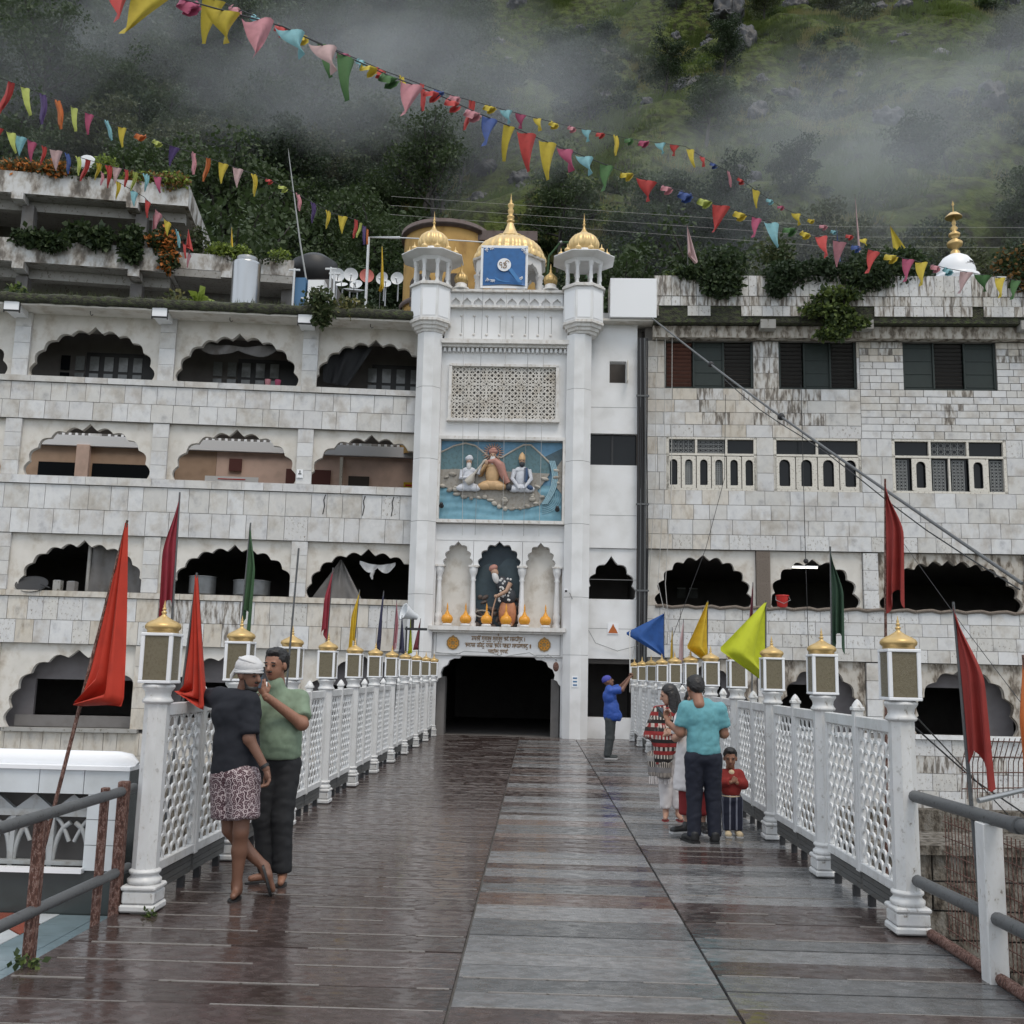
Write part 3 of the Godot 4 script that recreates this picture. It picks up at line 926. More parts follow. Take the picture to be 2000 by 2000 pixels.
	# ceiling hooks
	for hx in [-9.75, -5.9, -1.95]:
		part("hook", tube_mesh([Vector3(hx, 11.44, 0.3), Vector3(hx, 11.36, 0.3), Vector3(hx + 0.04, 11.31, 0.3), Vector3(hx + 0.08, 11.35, 0.3)], 0.012, 5), M.black_line, t)
	piece("notice", M.clean_white, t, Vector3(-3.75, 7.08, 0.01), Vector3(0.17, 0.24, 0.02))
	part("notice_mark", boxes([[Vector3(-3.75, 7.07, 0.025), Vector3(0.09, 0.03, 0.006)], [Vector3(-3.75, 7.13, 0.025), Vector3(0.03, 0.07, 0.006)]]), M.black_line, t)
	# pipe stubs of the drains
	for dx in [-3.0, -1.9, -1.1]:
		part("crack", tube_mesh([Vector3(dx, 6.5, 0.055), Vector3(dx - 0.05, 6.35, 0.03), Vector3(dx - 0.02, 6.2, 0.01), Vector3(dx - 0.06, 5.95, 0.004)], 0.014, 4), M.black_line, t)

	# the inner gallery across the light well, seen through the second-floor arches
	var g := thing("inner_gallery", "inner gallery with salmon walls and white balusters seen through the middle arches", "building", Vector3(-3, 0, -28.5), 0.0957)
	m = MB.new()
	m.span(Vector3(X0, 5.45, -6.6), Vector3(-7.4, 8.86, -6.0))
	part("brown_bay_wall", m.mesh(), M.brown_wall, g)
	m = MB.new()
	m.span(Vector3(-7.39, 5.45, -6.6), Vector3(X1 + 1.5, 8.86, -6.0))
	part("salmon_wall", m.mesh(), M.salmon_wall, g)
	m = MB.new()
	m.span(Vector3(X0, 8.87, -6.7), Vector3(X1 + 1.5, 9.22, -5.85))
	m.span(Vector3(X0, 10.05, -6.1), Vector3(X1 + 1.5, 10.16, -5.9))
	part("balcony_band", m.mesh(), M.clean_white, g)
	m = MB.new()
	m.span(Vector3(X0, 9.22, -8.2), Vector3(X1 + 1.5, 12.6, -8.0))
	part("upper_wall", m.mesh(), M.dim_room, g)
	var bm := lathe_mesh([Vector2(0.05, 0.0), Vector2(0.05, 0.08), Vector2(0.03, 0.12), Vector2(0.055, 0.35), Vector2(0.03, 0.65), Vector2(0.05, 0.72), Vector2(0.05, 0.83)], 6)
	for i in 72:
		var bx := X0 + 0.1 + i * 0.215
		if i % 14 == 5:
			piece("baluster_pier", M.white_paint, g, Vector3(bx, 9.63, -5.98), Vector3(0.30, 0.83, 0.2))
		elif i % 14 != 6:
			part("baluster", bm, M.clean_white, g, Vector3(bx, 9.22, -5.98))
	piece("unlit_opening_panel", M.dark_glass_and_unlit, g, Vector3(-10.1, 7.75, -5.98), Vector3(2.7, 1.1, 0.08))  # not glazing: flat panel whose near-black colour stands for the unlit room behind
	piece("unlit_opening_panel", M.dark_glass_and_unlit, g, Vector3(-12.6, 7.75, -5.98), Vector3(1.2, 1.1, 0.08))  # second flat panel with the room's shade put into its colour
	piece("pier", M.salmon_wall, g, Vector3(-11.75, 7.6, -5.9), Vector3(0.42, 2.6, 0.2))
	piece("doorway", M.maroon, g, Vector3(-4.3, 7.6, -5.98), Vector3(1.5, 1.5, 0.08))
	piece("vent", M.maroon, g, Vector3(-6.75, 8.42, -5.97), Vector3(0.42, 0.42, 0.08))
	piece("doorway", M.dark_brown, g, Vector3(-2.6, 7.5, -5.98), Vector3(0.7, 1.35, 0.08))
	piece("post", M.cream_frame, g, Vector3(-3.2, 7.6, -5.9), Vector3(0.1, 2.4, 0.12))
	var nb := piece("notice_board", M.clean_white, g, Vector3(-6.75, 7.72, -5.5), Vector3(1.75, 0.42, 0.04))
	for k in 3:
		piece("text_line", M.red_plastic if k == 0 else M.grey_line, g, Vector3(-6.75, 7.84 - k * 0.1, -5.475), Vector3(1.2 if k else 0.9, 0.03, 0.006))
	piece("poster", M.cloth_yellow, g, Vector3(-0.9, 7.78, -5.95), Vector3(0.36, 0.5, 0.02))
	for k in 3:
		piece("poster_print", M.cloth_red, g, Vector3(-0.9, 7.92 - k * 0.14, -5.935), Vector3(0.24, 0.06, 0.006))

	# loose things in the arches
	var T := t.transform
	var sw := cloth_patch(Vector3(-7.05, 10.95, -0.45), Vector3(-4.5, 10.95, -0.45), 0.32, 0.10, 24)
	var cur := thing("arch_curtain", "grey cloth swag hung across the top of the middle upper arch", "curtain", t.position, 0.0957)
	part("cloth", sw, M.dark_concrete, cur)
	cur = thing("arch_curtain", "black cloth gathered in the upper arch beside the entrance tower", "curtain", t.position, 0.0957)
	part("cloth", drape(Vector3(-3.35, 10.95, -0.5), Vector3(-1.9, 11.0, -0.5), Vector3(-3.3, 9.9, -0.5), Vector3(-2.6, 9.8, -0.5)), M.charcoal, cur)
	cur = thing("arch_curtain", "grey sheet hanging in the right half of the first-floor arch beside the red flag", "curtain", t.position, 0.0957)
	part("cloth", drape(Vector3(-9.4, 5.0, -0.5), Vector3(-7.9, 4.9, -0.5), Vector3(-9.4, 3.63, -0.5), Vector3(-7.95, 3.63, -0.5)), M.dark_concrete, cur)
	part("pole", tube_mesh([Vector3(-9.45, 3.63, -0.45), Vector3(-9.45, 5.05, -0.45)], 0.05, 8), M.concrete, cur)
	cur = thing("arch_curtain", "brown tarpaulin drawn to one side of the first-floor arch beside the tower", "curtain", t.position, 0.0957)
	part("cloth", drape(Vector3(-2.55, 4.75, -0.5), Vector3(-2.5, 4.72, -0.5), Vector3(-3.3, 3.63, -0.5), Vector3(-1.9, 3.63, -0.42)), M.dim_room, cur)
	cur = thing("hanging_cloth", "white cloth knotted in the middle, hanging in the first-floor arch beside the tower", "cloth", t.position, 0.0957)
	part("cloth", cloth_patch(Vector3(-2.0, 4.72, -0.4), Vector3(-1.0, 4.7, -0.4), 0.26, 0.06, 16), M.cloth_white_cloth, cur)
	part("knot", tube_mesh([Vector3(-1.62, 4.45, -0.38), Vector3(-1.66, 4.3, -0.38), Vector3(-1.63, 4.2, -0.38)], [0.06, 0.05, 0.02], 7), M.cloth_white_cloth, cur)
	for k in 2:
		var cp := thing("cup", ["pink plastic cup standing on the ledge of the middle upper arch", "dark pink plastic cup at the end of the middle upper arch ledge"][k], "cup", T * Vector3(-4.8 + k * 0.28, 9.6, -0.05), 0.0, "cups on the arch ledge")
		part("body", lathe_mesh([Vector2(0.0, 0.0), Vector2(0.07, 0.0), Vector2(0.09, 0.17), Vector2(0.08, 0.17), Vector2(0.062, 0.02), Vector2(0.0, 0.02)], 12), M.cloth_magenta if k else M.cloth_pink, cp)
	# pots and tins in the first-floor arches
	var pots := [[Vector3(-6.3, 3.63, -0.35), 0.36, 0.5, "large steel cooking pot in the first-floor arch behind the red flags"], [Vector3(-4.95, 3.63, -0.35), 0.5, 0.42, "wide blackened cooking pot in the first-floor arch beside the green flag"]]
	for p in pots:
		var o := thing("cooking_pot", p[3], "pot", T * p[0], 0.0, "cooking pots in the arches")
		part("body", lathe_mesh([Vector2(0.0, 0.0), Vector2(p[1] * 0.95, 0.0), Vector2(p[1], 0.04), Vector2(p[1], p[2]), Vector2(p[1] + 0.03, p[2] + 0.01), Vector2(p[1] - 0.02, p[2]), Vector2(p[1] - 0.03, 0.05), Vector2(0.0, 0.05)], 20), M.steel, o)
		part("rim", lathe_mesh([Vector2(p[1], p[2] - 0.01), Vector2(p[1] + 0.03, p[2]), Vector2(p[1], p[2] + 0.015)], 20), M.bare_metal, o)
	var tins := [[-10.1, 0.2, 0.28, M.concrete, "grey tin standing in the arch left of the big red flag"], [-9.72, 0.22, 0.26, M.dim_room, "dark square tin beside the pole in the arch left of the big red flag"]]
	for q in tins:
		var o := thing("tin", q[4], "tin", T * Vector3(q[0], 3.62, -0.1), 0.0, "tins on the arch ledge")
		part("body", boxes([[Vector3(0, q[2] * 0.5, 0), Vector3(q[1], q[2], q[1])]]), q[3], o)
		part("lid", boxes([[Vector3(0, q[2] + 0.006, 0), Vector3(q[1] * 0.8, 0.012, q[1] * 0.8)]]), M.bare_metal, o)
	var pan := thing("griddle_pan", "round griddle pan leaning in the corner of the first-floor arch at the left", "pan", T * Vector3(-10.8, 3.63, -0.1))
	var pm := MB.new()
	pm.lathe([Vector2(0.0, 0.0), Vector2(0.42, 0.0), Vector2(0.46, 0.05), Vector2(0.44, 0.05), Vector2(0.4, 0.02), Vector2(0.0, 0.02)], Vector3.ZERO, 24)
	part("plate", pm.mesh(), M.black_frame, pan, Vector3(0.02, 0.13, 0), Basis(Vector3.RIGHT, 1.0) * Basis.from_scale(Vector3(1, 1, 0.6)))
	part("handle", tube_mesh([Vector3(0.3, 0.15, 0.1), Vector3(0.6, 0.05, 0.2)], 0.02, 6), M.black_frame, pan)

# cloth hanging between two points in folds
func cloth_patch(a: Vector3, b: Vector3, sag: float, wave: float, n: int) -> ArrayMesh:
	var m := MB.new()
	var rows := []
	for j in 7:
		var row := PackedVector3Array()
		for i in n + 1:
			var t := float(i) / n
			var q := j / 6.0
			var p := a.lerp(b, t)
			p.y += -sin(PI * t) * sag * 0.35 - q * sag * (0.35 + 0.65 * absf(sin(PI * t * 2.0)))
			p.z += sin(t * 19.0 + q * 2.0) * wave * 0.6 + q * 0.03
			row.append(p)
		rows.append(row)
	m.sheet(rows, false, true)
	return m.mesh()

func drape(a: Vector3, b: Vector3, c: Vector3, d: Vector3, wave := 0.05) -> ArrayMesh:
	var m := MB.new()
	var rows := []
	for j in 13:
		var row := PackedVector3Array()
		for i in 25:
			var t := i / 24.0
			var q := j / 12.0
			var p := a.lerp(b, t).lerp(c.lerp(d, t), q)
			p.z += sin(t * 14.0 + q * 1.5) * wave + sin(t * 31.0 - q * 4.0) * wave * 0.35
			row.append(p)
		rows.append(row)
	m.sheet(rows, false, true)
	return m.mesh()

# ------------------------------------------------------------------ narrow link bay between tower and right wing
func build_link() -> void:
	var t := thing("link_bay", "narrow plain white bay with an arch, between the entrance tower and the right wing", "building", Vector3(0, 0, -28.4))
	var x0 := 1.2
	var x1 := 2.72
	var m: MB
	m_box(t, "wall", Vector3(x0, 10.56, -0.3), Vector3(x1, 12.0, 0), M.tower_white)
	m_box(t, "wall", Vector3(x0, 8.44, -0.3), Vector3(x1, 9.92, 0), M.tower_white)
	m_box(t, "wall", Vector3(x0, 9.92, -0.3), Vector3(1.93, 10.56, 0), M.tower_white)
	m_box(t, "wall", Vector3(2.4, 9.92, -0.3), Vector3(x1, 10.56, 0), M.tower_white)
	m_box(t, "wall", Vector3(x0, 5.18, -0.3), Vector3(x1, 7.53, 0), M.tower_white)
	m_box(t, "wall", Vector3(x0, 2.13, -0.3), Vector3(x1, 3.76, 0), M.tower_white)
	m_box(t, "wall", Vector3(x0, -0.3, -0.3), Vector3(x1, 0.55, -0.02), M.tower_white)
	part("arch_panel", arch_panel(x0, x1, 3.77, 5.17, -0.32, -0.06, cusped(2.03, 3.77, 0.62, 1.18, 7, 0.3, 0.18, 2.0)), M.tower_white, t)
	m = MB.new()
	m.span(Vector3(x0, -0.3, -3.0), Vector3(x1, 12, -2.8))
	m.span(Vector3(x0, 7.4, -2.8), Vector3(x1, 7.52, -0.3))
	m.span(Vector3(x0, 3.65, -2.8), Vector3(x1, 3.75, -0.3))
	m.span(Vector3(x0, 5.2, -2.8), Vector3(x1, 5.3, -0.3))
	m.span(Vector3(x0, 2.0, -2.8), Vector3(x1, 2.12, -0.3))
	m.span(Vector3(x0, 8.46, -2.8), Vector3(x1, 8.6, -0.3))
	m.span(Vector3(x0, 9.7, -2.8), Vector3(x1, 9.9, -0.3))
	m.span(Vector3(x1, -0.3, -2.8), Vector3(x1 + 0.15, 12, -0.31))
	part("inner_wall", m.mesh(), M.dark_room, t)
	piece("window_frame", M.black_frame, t, Vector3(2.03, 7.98, -0.12), Vector3(0.05, 0.9, 0.05))
	piece("window_pane", M.dark_glass_and_unlit, t, Vector3(1.96, 7.98, -0.16), Vector3(1.5, 0.9, 0.02))
	piece("window_shutter", M.cream_frame, t, Vector3(2.43, 10.22, 0.14), Vector3(0.03, 0.6, 0.28))
	for y in [6.1, 2.95, 9.2, 4.3]:
		piece("joint", M.grey_line, t, Vector3(1.96, y, 0.001), Vector3(1.5, 0.012, 0.004))
	# framed picture tile: a small seated figure in orange
	var pic := part("picture_tile", boxes([[Vector3(2.08, 2.95, 0.012), Vector3(0.30, 0.30, 0.02)]]), M.clean_white, t)
	m = MB.new()
	m.prism(PackedVector2Array([Vector2(1.95, 2.83), Vector2(2.21, 2.83), Vector2(2.17, 2.92), Vector2(2.12, 3.0), Vector2(2.08, 3.09), Vector2(2.04, 3.0), Vector2(1.99, 2.92)]), 0.022, 0.03)
	part("picture_figure", m.mesh(), M.cloth_orange, pic)
	# grey board wall in the dark opening behind the worker
	piece("low_wall", M.dim_room, t, Vector3(1.96, 0.25, -0.4), Vector3(1.5, 0.6, 0.1))
	var b := thing("sheet_metal_box", "plain white sheet box jutting out at roof level between tower and right wing", "box", Vector3(0, 0, -28.4))
	m = MB.new()
	m.cbox(Vector3(2.56, 12.3, 0.0), Vector3(1.32, 1.16, 0.9), 0.01)
	part("body", m.mesh(), M.clean_white, b)
	piece("soffit", M.plaster, b, Vector3(2.3, 11.68, -0.1), Vector3(1.9, 0.06, 0.9))

# ------------------------------------------------------------------ right wing
func build_right_wing() -> void:
	var r := RandomNumberGenerator.new()
	r.seed = 401
	var t := thing("stained_temple_wing", "rain-stained marble-clad wing with shuttered windows, right of the entrance tower", "building", Vector3(3, 0, -28.5), -0.026)
	var X0 := -0.05
	var X1 := 13.4
	var m := MB.new()
	# structural wall with openings, built from boxes
	var op3 := [[0.5, 3.02], [3.74, 5.92], [7.22, 9.8], [11.0, 13.2]]
	var op2 := [[0.55, 3.08], [3.55, 5.97], [6.82, 9.94], [11.0, 13.2]]
	for lv in [[op3, 9.82, 11.22], [op2, 6.87, 8.40]]:
		var x := X0
		for o in lv[0]:
			m.span(Vector3(x, lv[1], -0.3), Vector3(o[0], lv[2], -0.034))
			x = o[1]
		m.span(Vector3(x, lv[1], -0.3), Vector3(X1, lv[2], -0.034))
	m.span(Vector3(X0, 11.22, -0.3), Vector3(X1, 11.76, -0.034))
	m.span(Vector3(X0, 8.40, -0.3), Vector3(X1, 9.82, -0.034))
	m.span(Vector3(X0, 5.2, -0.3), Vector3(X1, 6.87, -0.034))
	m.span(Vector3(X0, 2.2, -0.3), Vector3(X1, 3.62, -0.034))
	m.span(Vector3(X0, -2.2, -0.3), Vector3(X1, 0.3, -0.034))
	part("wall", m.mesh(), M.mortar, t)
	m = MB.new()
	m.span(Vector3(X0 + 0.2, 11.6, -0.1), Vector3(X1, 12.98, 0.50))
	part("parapet_core", m.mesh(), M.mossy_slab, t)
	m = MB.new()
	for s in [[2.1, 9.0], [5.25, 9.0], [8.5, 3.0], [11.6, 3.0], [-0.1, 9.0]]:
		m.span(Vector3(X0, s[0] - 0.2, -s[1]), Vector3(X1, s[0], -0.3))
	m.span(Vector3(X0, -0.1, -9.2), Vector3(X1, 2.0, -9.0))
	m.span(Vector3(X0, 2.1, -8.2), Vector3(X1, 5.2, -8.0))
	m.span(Vector3(X0, 5.25, -1.2), Vector3(X1, 11.6, -1.0))
	m.span(Vector3(X1, -0.1, -9.0), Vector3(X1 + 0.2, 11.6, -0.3))
	m.span(Vector3(X0 - 0.15, -0.1, -9.0), Vector3(X0, 11.6, -0.31))
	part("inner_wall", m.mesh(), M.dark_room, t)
	# arches: first floor and ground floor
	var arches1 := [[X0 + 0.1, 3.02, 1.59, 1.24, 1.36, 11], [3.42, 5.93, 4.62, 1.12, 1.30, 9], [6.36, 10.3, 8.3, 1.82, 1.33, 13], [10.7, 13.3, 12.0, 1.2, 1.3, 11]]
	for a in arches1:
		part("arch_panel", arch_panel(a[0], a[1], 3.63, 5.19, -0.3, -0.12, cusped(a[2], 3.63, a[3], a[4], a[5], 0.34, 0.08, 2.3)), M.old_plaster if a[0] > 6.0 else M.plaster, t)
	var arches0 := [[X0 + 0.1, 3.02, 1.59, 1.2, 1.7, 9], [3.42, 5.93, 4.72, 1.05, 1.75, 9], [6.36, 10.3, 8.55, 1.28, 1.76, 9], [10.7, 13.3, 12.0, 1.2, 1.7, 9]]
	for a in arches0:
		part("arch_panel", arch_panel(a[0], a[1], 0.3, 2.19, -0.3, -0.12, cusped(a[2], 0.3, a[3], a[4], a[5], 0.26, 0.12, 2.2)), M.old_plaster, t)
		piece("sill", M.white_paint, t, Vector3(a[2], 0.25, 0.0), Vector3(a[3] * 2.2, 0.12, 0.2))
		piece("inner_panel", M.purple_grey, t, Vector3(a[2] + a[3] * 0.8, 1.1, -0.7), Vector3(a[3] * 0.7, 1.9, 0.1))
		piece("inner_panel", M.purple_grey, t, Vector3(a[2], 1.8, -0.72), Vector3(a[3] * 2.4, 0.5, 0.1))
	# bare and clad piers between the arches
	piece("bare_pier", M.rough_cement, t, Vector3(3.22, 4.41, -0.12), Vector3(0.38, 1.56, 0.2))
	clad(t, "pier_block", 5.94, 6.35, [3.64, 4.15, 4.7, 5.18], -0.02, 0.5, 0.6, "spotted_marble_", r, [], 0.012, 0.12)
	clad(t, "pier_block", 10.31, 10.69, [3.64, 4.15, 4.7, 5.18], -0.02, 0.5, 0.6, "spotted_marble_", r, [], 0.012, 0.12)
	for px in [[3.03, 3.41], [5.94, 6.35], [10.31, 10.69]]:
		clad(t, "pier_block", px[0], px[1], [0.31, 0.75, 1.2, 1.7, 2.18], -0.02, 0.5, 0.6, "marble_", r, [], 0.012, 0.12)
	# cladding
	var holes := []
	for o in op3:
		holes.append([o[0], o[1], 9.82, 11.22])
	for o in op2:
		holes.append([o[0], o[1], 6.87, 8.40])
	var upper := func(x: float, y: float) -> String:
		for sx in [[4.2, 0.55], [8.5, 0.28], [1.9, 0.2], [3.35, 0.35]]:
			if absf(x - sx[0]) < sx[1] and y > 8.6 and r.randf() < 0.85:
				return "stained_marble_"
		if y > 10.6:
			return "stained_marble_" if r.randf() < 0.45 else "beige_marble_"
		return "spotted_marble_" if r.randf() < 0.12 else ("beige_marble_" if x < 4.0 and r.randf() < 0.45 else "marble_")
	clad(t, "marble_slab", X0, 6.0, [8.40, 8.76, 9.12, 9.48, 9.82], 0.0, 0.45, 0.85, upper, r)
	clad(t, "marble_slab", X0, 6.0, [9.82, 10.28, 10.75, 11.22], 0.0, 0.35, 0.5, upper, r, holes)
	clad(t, "marble_slab", X0, X1, [6.87, 7.38, 7.89, 8.40], 0.0, 0.35, 0.6, upper, r, holes)
	clad(t, "brick", 6.0, X1, [8.40, 8.62, 8.82, 9.02, 9.22, 9.42, 9.62, 9.82], 0.0, 0.28, 0.72, upper, r, [], 0.016)
	clad(t, "brick", 6.0, X1, [9.82, 10.03, 10.23, 10.43, 10.63, 10.83, 11.03, 11.22], 0.0, 0.25, 0.5, upper, r, holes, 0.016)
	clad(t, "marble_slab", X0, X1, [5.2, 5.62, 6.04, 6.46, 6.87], 0.0, 0.42, 0.78, func(x: float, y: float) -> String: return "spotted_marble_" if y < 5.5 and r.randf() < 0.35 else ("beige_marble_" if x < 2.0 and r.randf() < 0.6 else "marble_"), r)
	clad(t, "lower_slab", X0, X1, [2.2, 2.55, 2.9, 3.25, 3.62], 0.0, 0.4, 0.75, func(x: float, y: float) -> String: return "spotted_marble_" if r.randf() < 0.38 else "marble_", r)
	clad(t, "lower_slab", X0, X1, [-1.6, -1.15, -0.7, -0.25, 0.18], 0.0, 0.4, 0.75, func(x: float, y: float) -> String: return "stained_marble_" if r.randf() < 0.3 else "spotted_marble_", r)
	# lip of broken cement under the arches
	m = MB.new()
	var pts := []
	for i in 60:
		pts.append(Vector3(X0 + 0.3 + i * 0.22, 3.60 + 0.03 * sin(i * 2.1), 0.03 + 0.015 * sin(i * 3.7)))
	m.tube(pts, 0.05, 6)
	part("broken_lip", m.mesh(), M.rough_cement, t)
	# parapet slabs, stained
	clad(t, "parapet_slab", X0 + 0.22, X1, [11.78, 12.08, 12.36], 0.535, 0.2, 0.32, func(x: float, y: float) -> String: return "stained_marble_" if r.randf() < 0.55 else "spotted_marble_", r, [[0.30, 1.1, 11.7, 12.1], [1.75, 2.6, 11.7, 12.1], [5.6, 6.3, 11.7, 12.1], [9.0, 9.3, 11.7, 12.1]])
	clad(t, "parapet_slab", X0 + 0.22, X1, [12.37, 12.98], 0.535, 0.2, 0.34, func(x: float, y: float) -> String: return "stained_marble_" if r.randf() < 0.6 else "spotted_marble_", r)
	# fascia beam and its ends
	m = MB.new()
	m.span(Vector3(X0 + 0.2, 11.24, -0.03), Vector3(X1, 11.58, 0.26))
	part("fascia", m.mesh(), M.old_plaster, t)
	for bx in [3.35, 6.05, 10.5]:
		piece("beam_end", M.concrete, t, Vector3(bx, 11.55, 0.32), Vector3(0.42, 0.26, 0.5))
	piece("hook", M.black_line, t, Vector3(1.95, 11.45, 0.30), Vector3(0.03, 0.10, 0.03))
	# louvred shutters
	for i in 4:
		var o: Array = op3[i]
		var wn := Node3D.new()
		wn.name = "shutter_window"
		t.add_child(wn, true)
		var w: float = (o[1] - o[0]) / 3.0
		var kinds: Array = [["rusty_shutter", 1, "green_shutter", 0, "black_shutter", 1], ["black_shutter", 1, "green_shutter", 0, "black_shutter", 1], ["green_shutter", 0, "black_shutter", 1, "green_shutter", 0], ["green_shutter", 0, "black_shutter", 1, "green_shutter", 0]][i]
		part("frame", boxes([[Vector3(o[0] + 0.03, 10.52, -0.1), Vector3(0.06, 1.38, 0.08)], [Vector3(o[1] - 0.03, 10.52, -0.1), Vector3(0.06, 1.38, 0.08)], [Vector3((o[0] + o[1]) * 0.5, 9.85, -0.1), Vector3(w * 3, 0.05, 0.08)], [Vector3(o[0] + w, 10.52, -0.1), Vector3(0.05, 1.38, 0.08)], [Vector3(o[0] + 2 * w, 10.52, -0.1), Vector3(0.05, 1.38, 0.08)]]), M.green_shutter, wn)
		for k in 3:
			var cx: float = o[0] + (k + 0.5) * w
			if kinds[k * 2 + 1]:
				for s in 11:
					piece("slat", M[kinds[k * 2]], wn, Vector3(cx, 9.95 + s * 0.118, -0.13), Vector3(w - 0.12, 0.10, 0.018), Basis(Vector3.RIGHT, 0.5))
				piece("slat_backing", M.dark_room, wn, Vector3(cx, 10.52, -0.2), Vector3(w - 0.1, 1.36, 0.02))
			else:
				piece("shutter_leaf", M[kinds[k * 2]], wn, Vector3(cx, 10.52, -0.12), Vector3(w - 0.06, 1.34, 0.03))
				for s in 4:
					piece("leaf_batten", M[kinds[k * 2]], wn, Vector3(cx, 9.95 + s * 0.38, -0.10), Vector3(w - 0.1, 0.05, 0.02))
	# cream casement windows with arched lights
	for i in 4:
		var o: Array = op2[i]
		var wn := Node3D.new()
		wn.name = "casement_window"
		t.add_child(wn, true)
		var W: float = o[1] - o[0]
		var top := 8.40
		var mid := 7.90
		var bot := 6.87
		var fb := [[Vector3(o[0] + 0.04, 7.63, -0.06), Vector3(0.08, 1.53, 0.1)], [Vector3(o[1] - 0.04, 7.63, -0.06), Vector3(0.08, 1.53, 0.1)], [Vector3((o[0] + o[1]) * 0.5, top - 0.03, -0.06), Vector3(W, 0.06, 0.1)], [Vector3((o[0] + o[1]) * 0.5, mid, -0.06), Vector3(W, 0.06, 0.1)], [Vector3((o[0] + o[1]) * 0.5, bot + 0.03, -0.06), Vector3(W, 0.06, 0.1)]]
		var n3: int = 2 if i == 1 else 3
		for k in range(1, n3):
			fb.append([Vector3(o[0] + W * k / n3, 8.15, -0.06), Vector3(0.06, 0.5, 0.09)])
		part("frame", boxes(fb), M.cream_frame, wn)
		for k in n3:
			var pn := piece("transom_pane", M.dark_glass_and_unlit, wn, Vector3(o[0] + W * (k + 0.5) / n3, 8.15, -0.12), Vector3(W / n3 - 0.05, 0.46, 0.02))
			if (i == 0 and k < 2) or (i >= 2 and k == 1):
				part("grille", grille_mesh(W / n3 - 0.12, 0.36, 5), M.grille, wn, Vector3(o[0] + W * (k + 0.5) / n3, 8.15, -0.10))
		var n: int = 4 if i == 1 else 6
		for k in n:
			var w := W / n
			var cx: float = o[0] + (k + 0.5) * w
			var open := i >= 2 and k in [0, 2, 3, 5]
			piece("pane", M.dark_glass_and_unlit, wn, Vector3(cx, 7.38, -0.13), Vector3(w - 0.02, 0.98, 0.02))
			if not open:
				var lm := MB.new()
				var half := w * 0.5 - 0.012
				var oph := minf(w * 0.25, 0.24)
				var opn := PackedVector2Array()
				for q in 13:
					var a := PI * q / 12.0
					opn.append(Vector2(cos(a) * oph, 7.70 - oph * 0.4 + sin(a) * oph * 0.95))
				opn.append(Vector2(-oph, 7.02))
				opn.append(Vector2(oph, 7.02))
				# ring of quads between sash edge and light
				var outer := PackedVector2Array([Vector2(half, 6.92), Vector2(half, 7.85), Vector2(-half, 7.85), Vector2(-half, 6.92)])
				ring(lm, outer, opn, -0.05, -0.01)
				part("casement", lm.mesh(), M.cream_frame, wn, Vector3(cx, 0, 0))
			if open or (i == 0 and k in [1, 3]):
				part("grille", grille_mesh(w * (0.62 if open else 0.42), 0.86 if open else 0.66, 3), M.grille, wn, Vector3(cx, 7.38, -0.105))
			if open and k > 0:
				piece("mullion", M.cream_frame, wn, Vector3(o[0] + k * w, 7.38, -0.06), Vector3(0.05, 0.98, 0.08))
	# strip lamp, wires and framed light seen in the dark arches
	var T := t.transform
	var lamp := thing("strip_lamp", "lit white strip lamp across the top of the small first-floor arch", "lamp", T * Vector3(4.1, 4.78, -0.34))
	piece("tube_light", M.lamp_glow, lamp, Vector3(0.3, 0, 0), Vector3(0.75, 0.045, 0.04))
	piece("batten", M.clean_white, lamp, Vector3(0.3, 0.04, 0), Vector3(0.8, 0.03, 0.05))
	var ol := OmniLight3D.new()
	ol.name = "strip_lamp_light"
	ol.position = Vector3(0.3, -0.08, 0.0)
	ol.light_energy = 0.05
	ol.light_size = 0.2
	ol.omni_range = 12.0
	ol.omni_attenuation = 2.0
	ol.shadow_enabled = true
	lamp.add_child(ol)
	var bk := thing("bucket", "red plastic bucket on the ledge of the small first-floor arch", "bucket", T * Vector3(3.72, 3.63, -0.02))
	part("body", lathe_mesh([Vector2(0.0, 0.0), Vector2(0.13, 0.0), Vector2(0.17, 0.32), Vector2(0.18, 0.33), Vector2(0.165, 0.33), Vector2(0.12, 0.02), Vector2(0.0, 0.02)], 18), M.red_plastic, bk)
	part("rim", lathe_mesh([Vector2(0.17, 0.3), Vector2(0.185, 0.31), Vector2(0.185, 0.335), Vector2(0.17, 0.34)], 18), M.red_plastic, bk)
	part("handle", tube_mesh([Vector3(-0.17, 0.32, 0), Vector3(-0.2, 0.2, 0.08), Vector3(0, 0.1, 0.17), Vector3(0.2, 0.2, 0.08), Vector3(0.17, 0.32, 0)], 0.008, 5), M.bare_metal, bk)
	var sl := thing("inner_window", "two small bright windows at the back of the dark first-floor arch near the cables", "window", T * Vector3(1.75, 4.6, -7.9))
	for k in 2:
		piece("pane", M.pale_glass, sl, Vector3(0.1 + k * 0.42, 0, 0), Vector3(0.30, 0.34, 0.03))
		piece("frame", M.clean_white, sl, Vector3(0.1 + k * 0.42, 0.17, 0.02), Vector3(0.30, 0.05, 0.03))

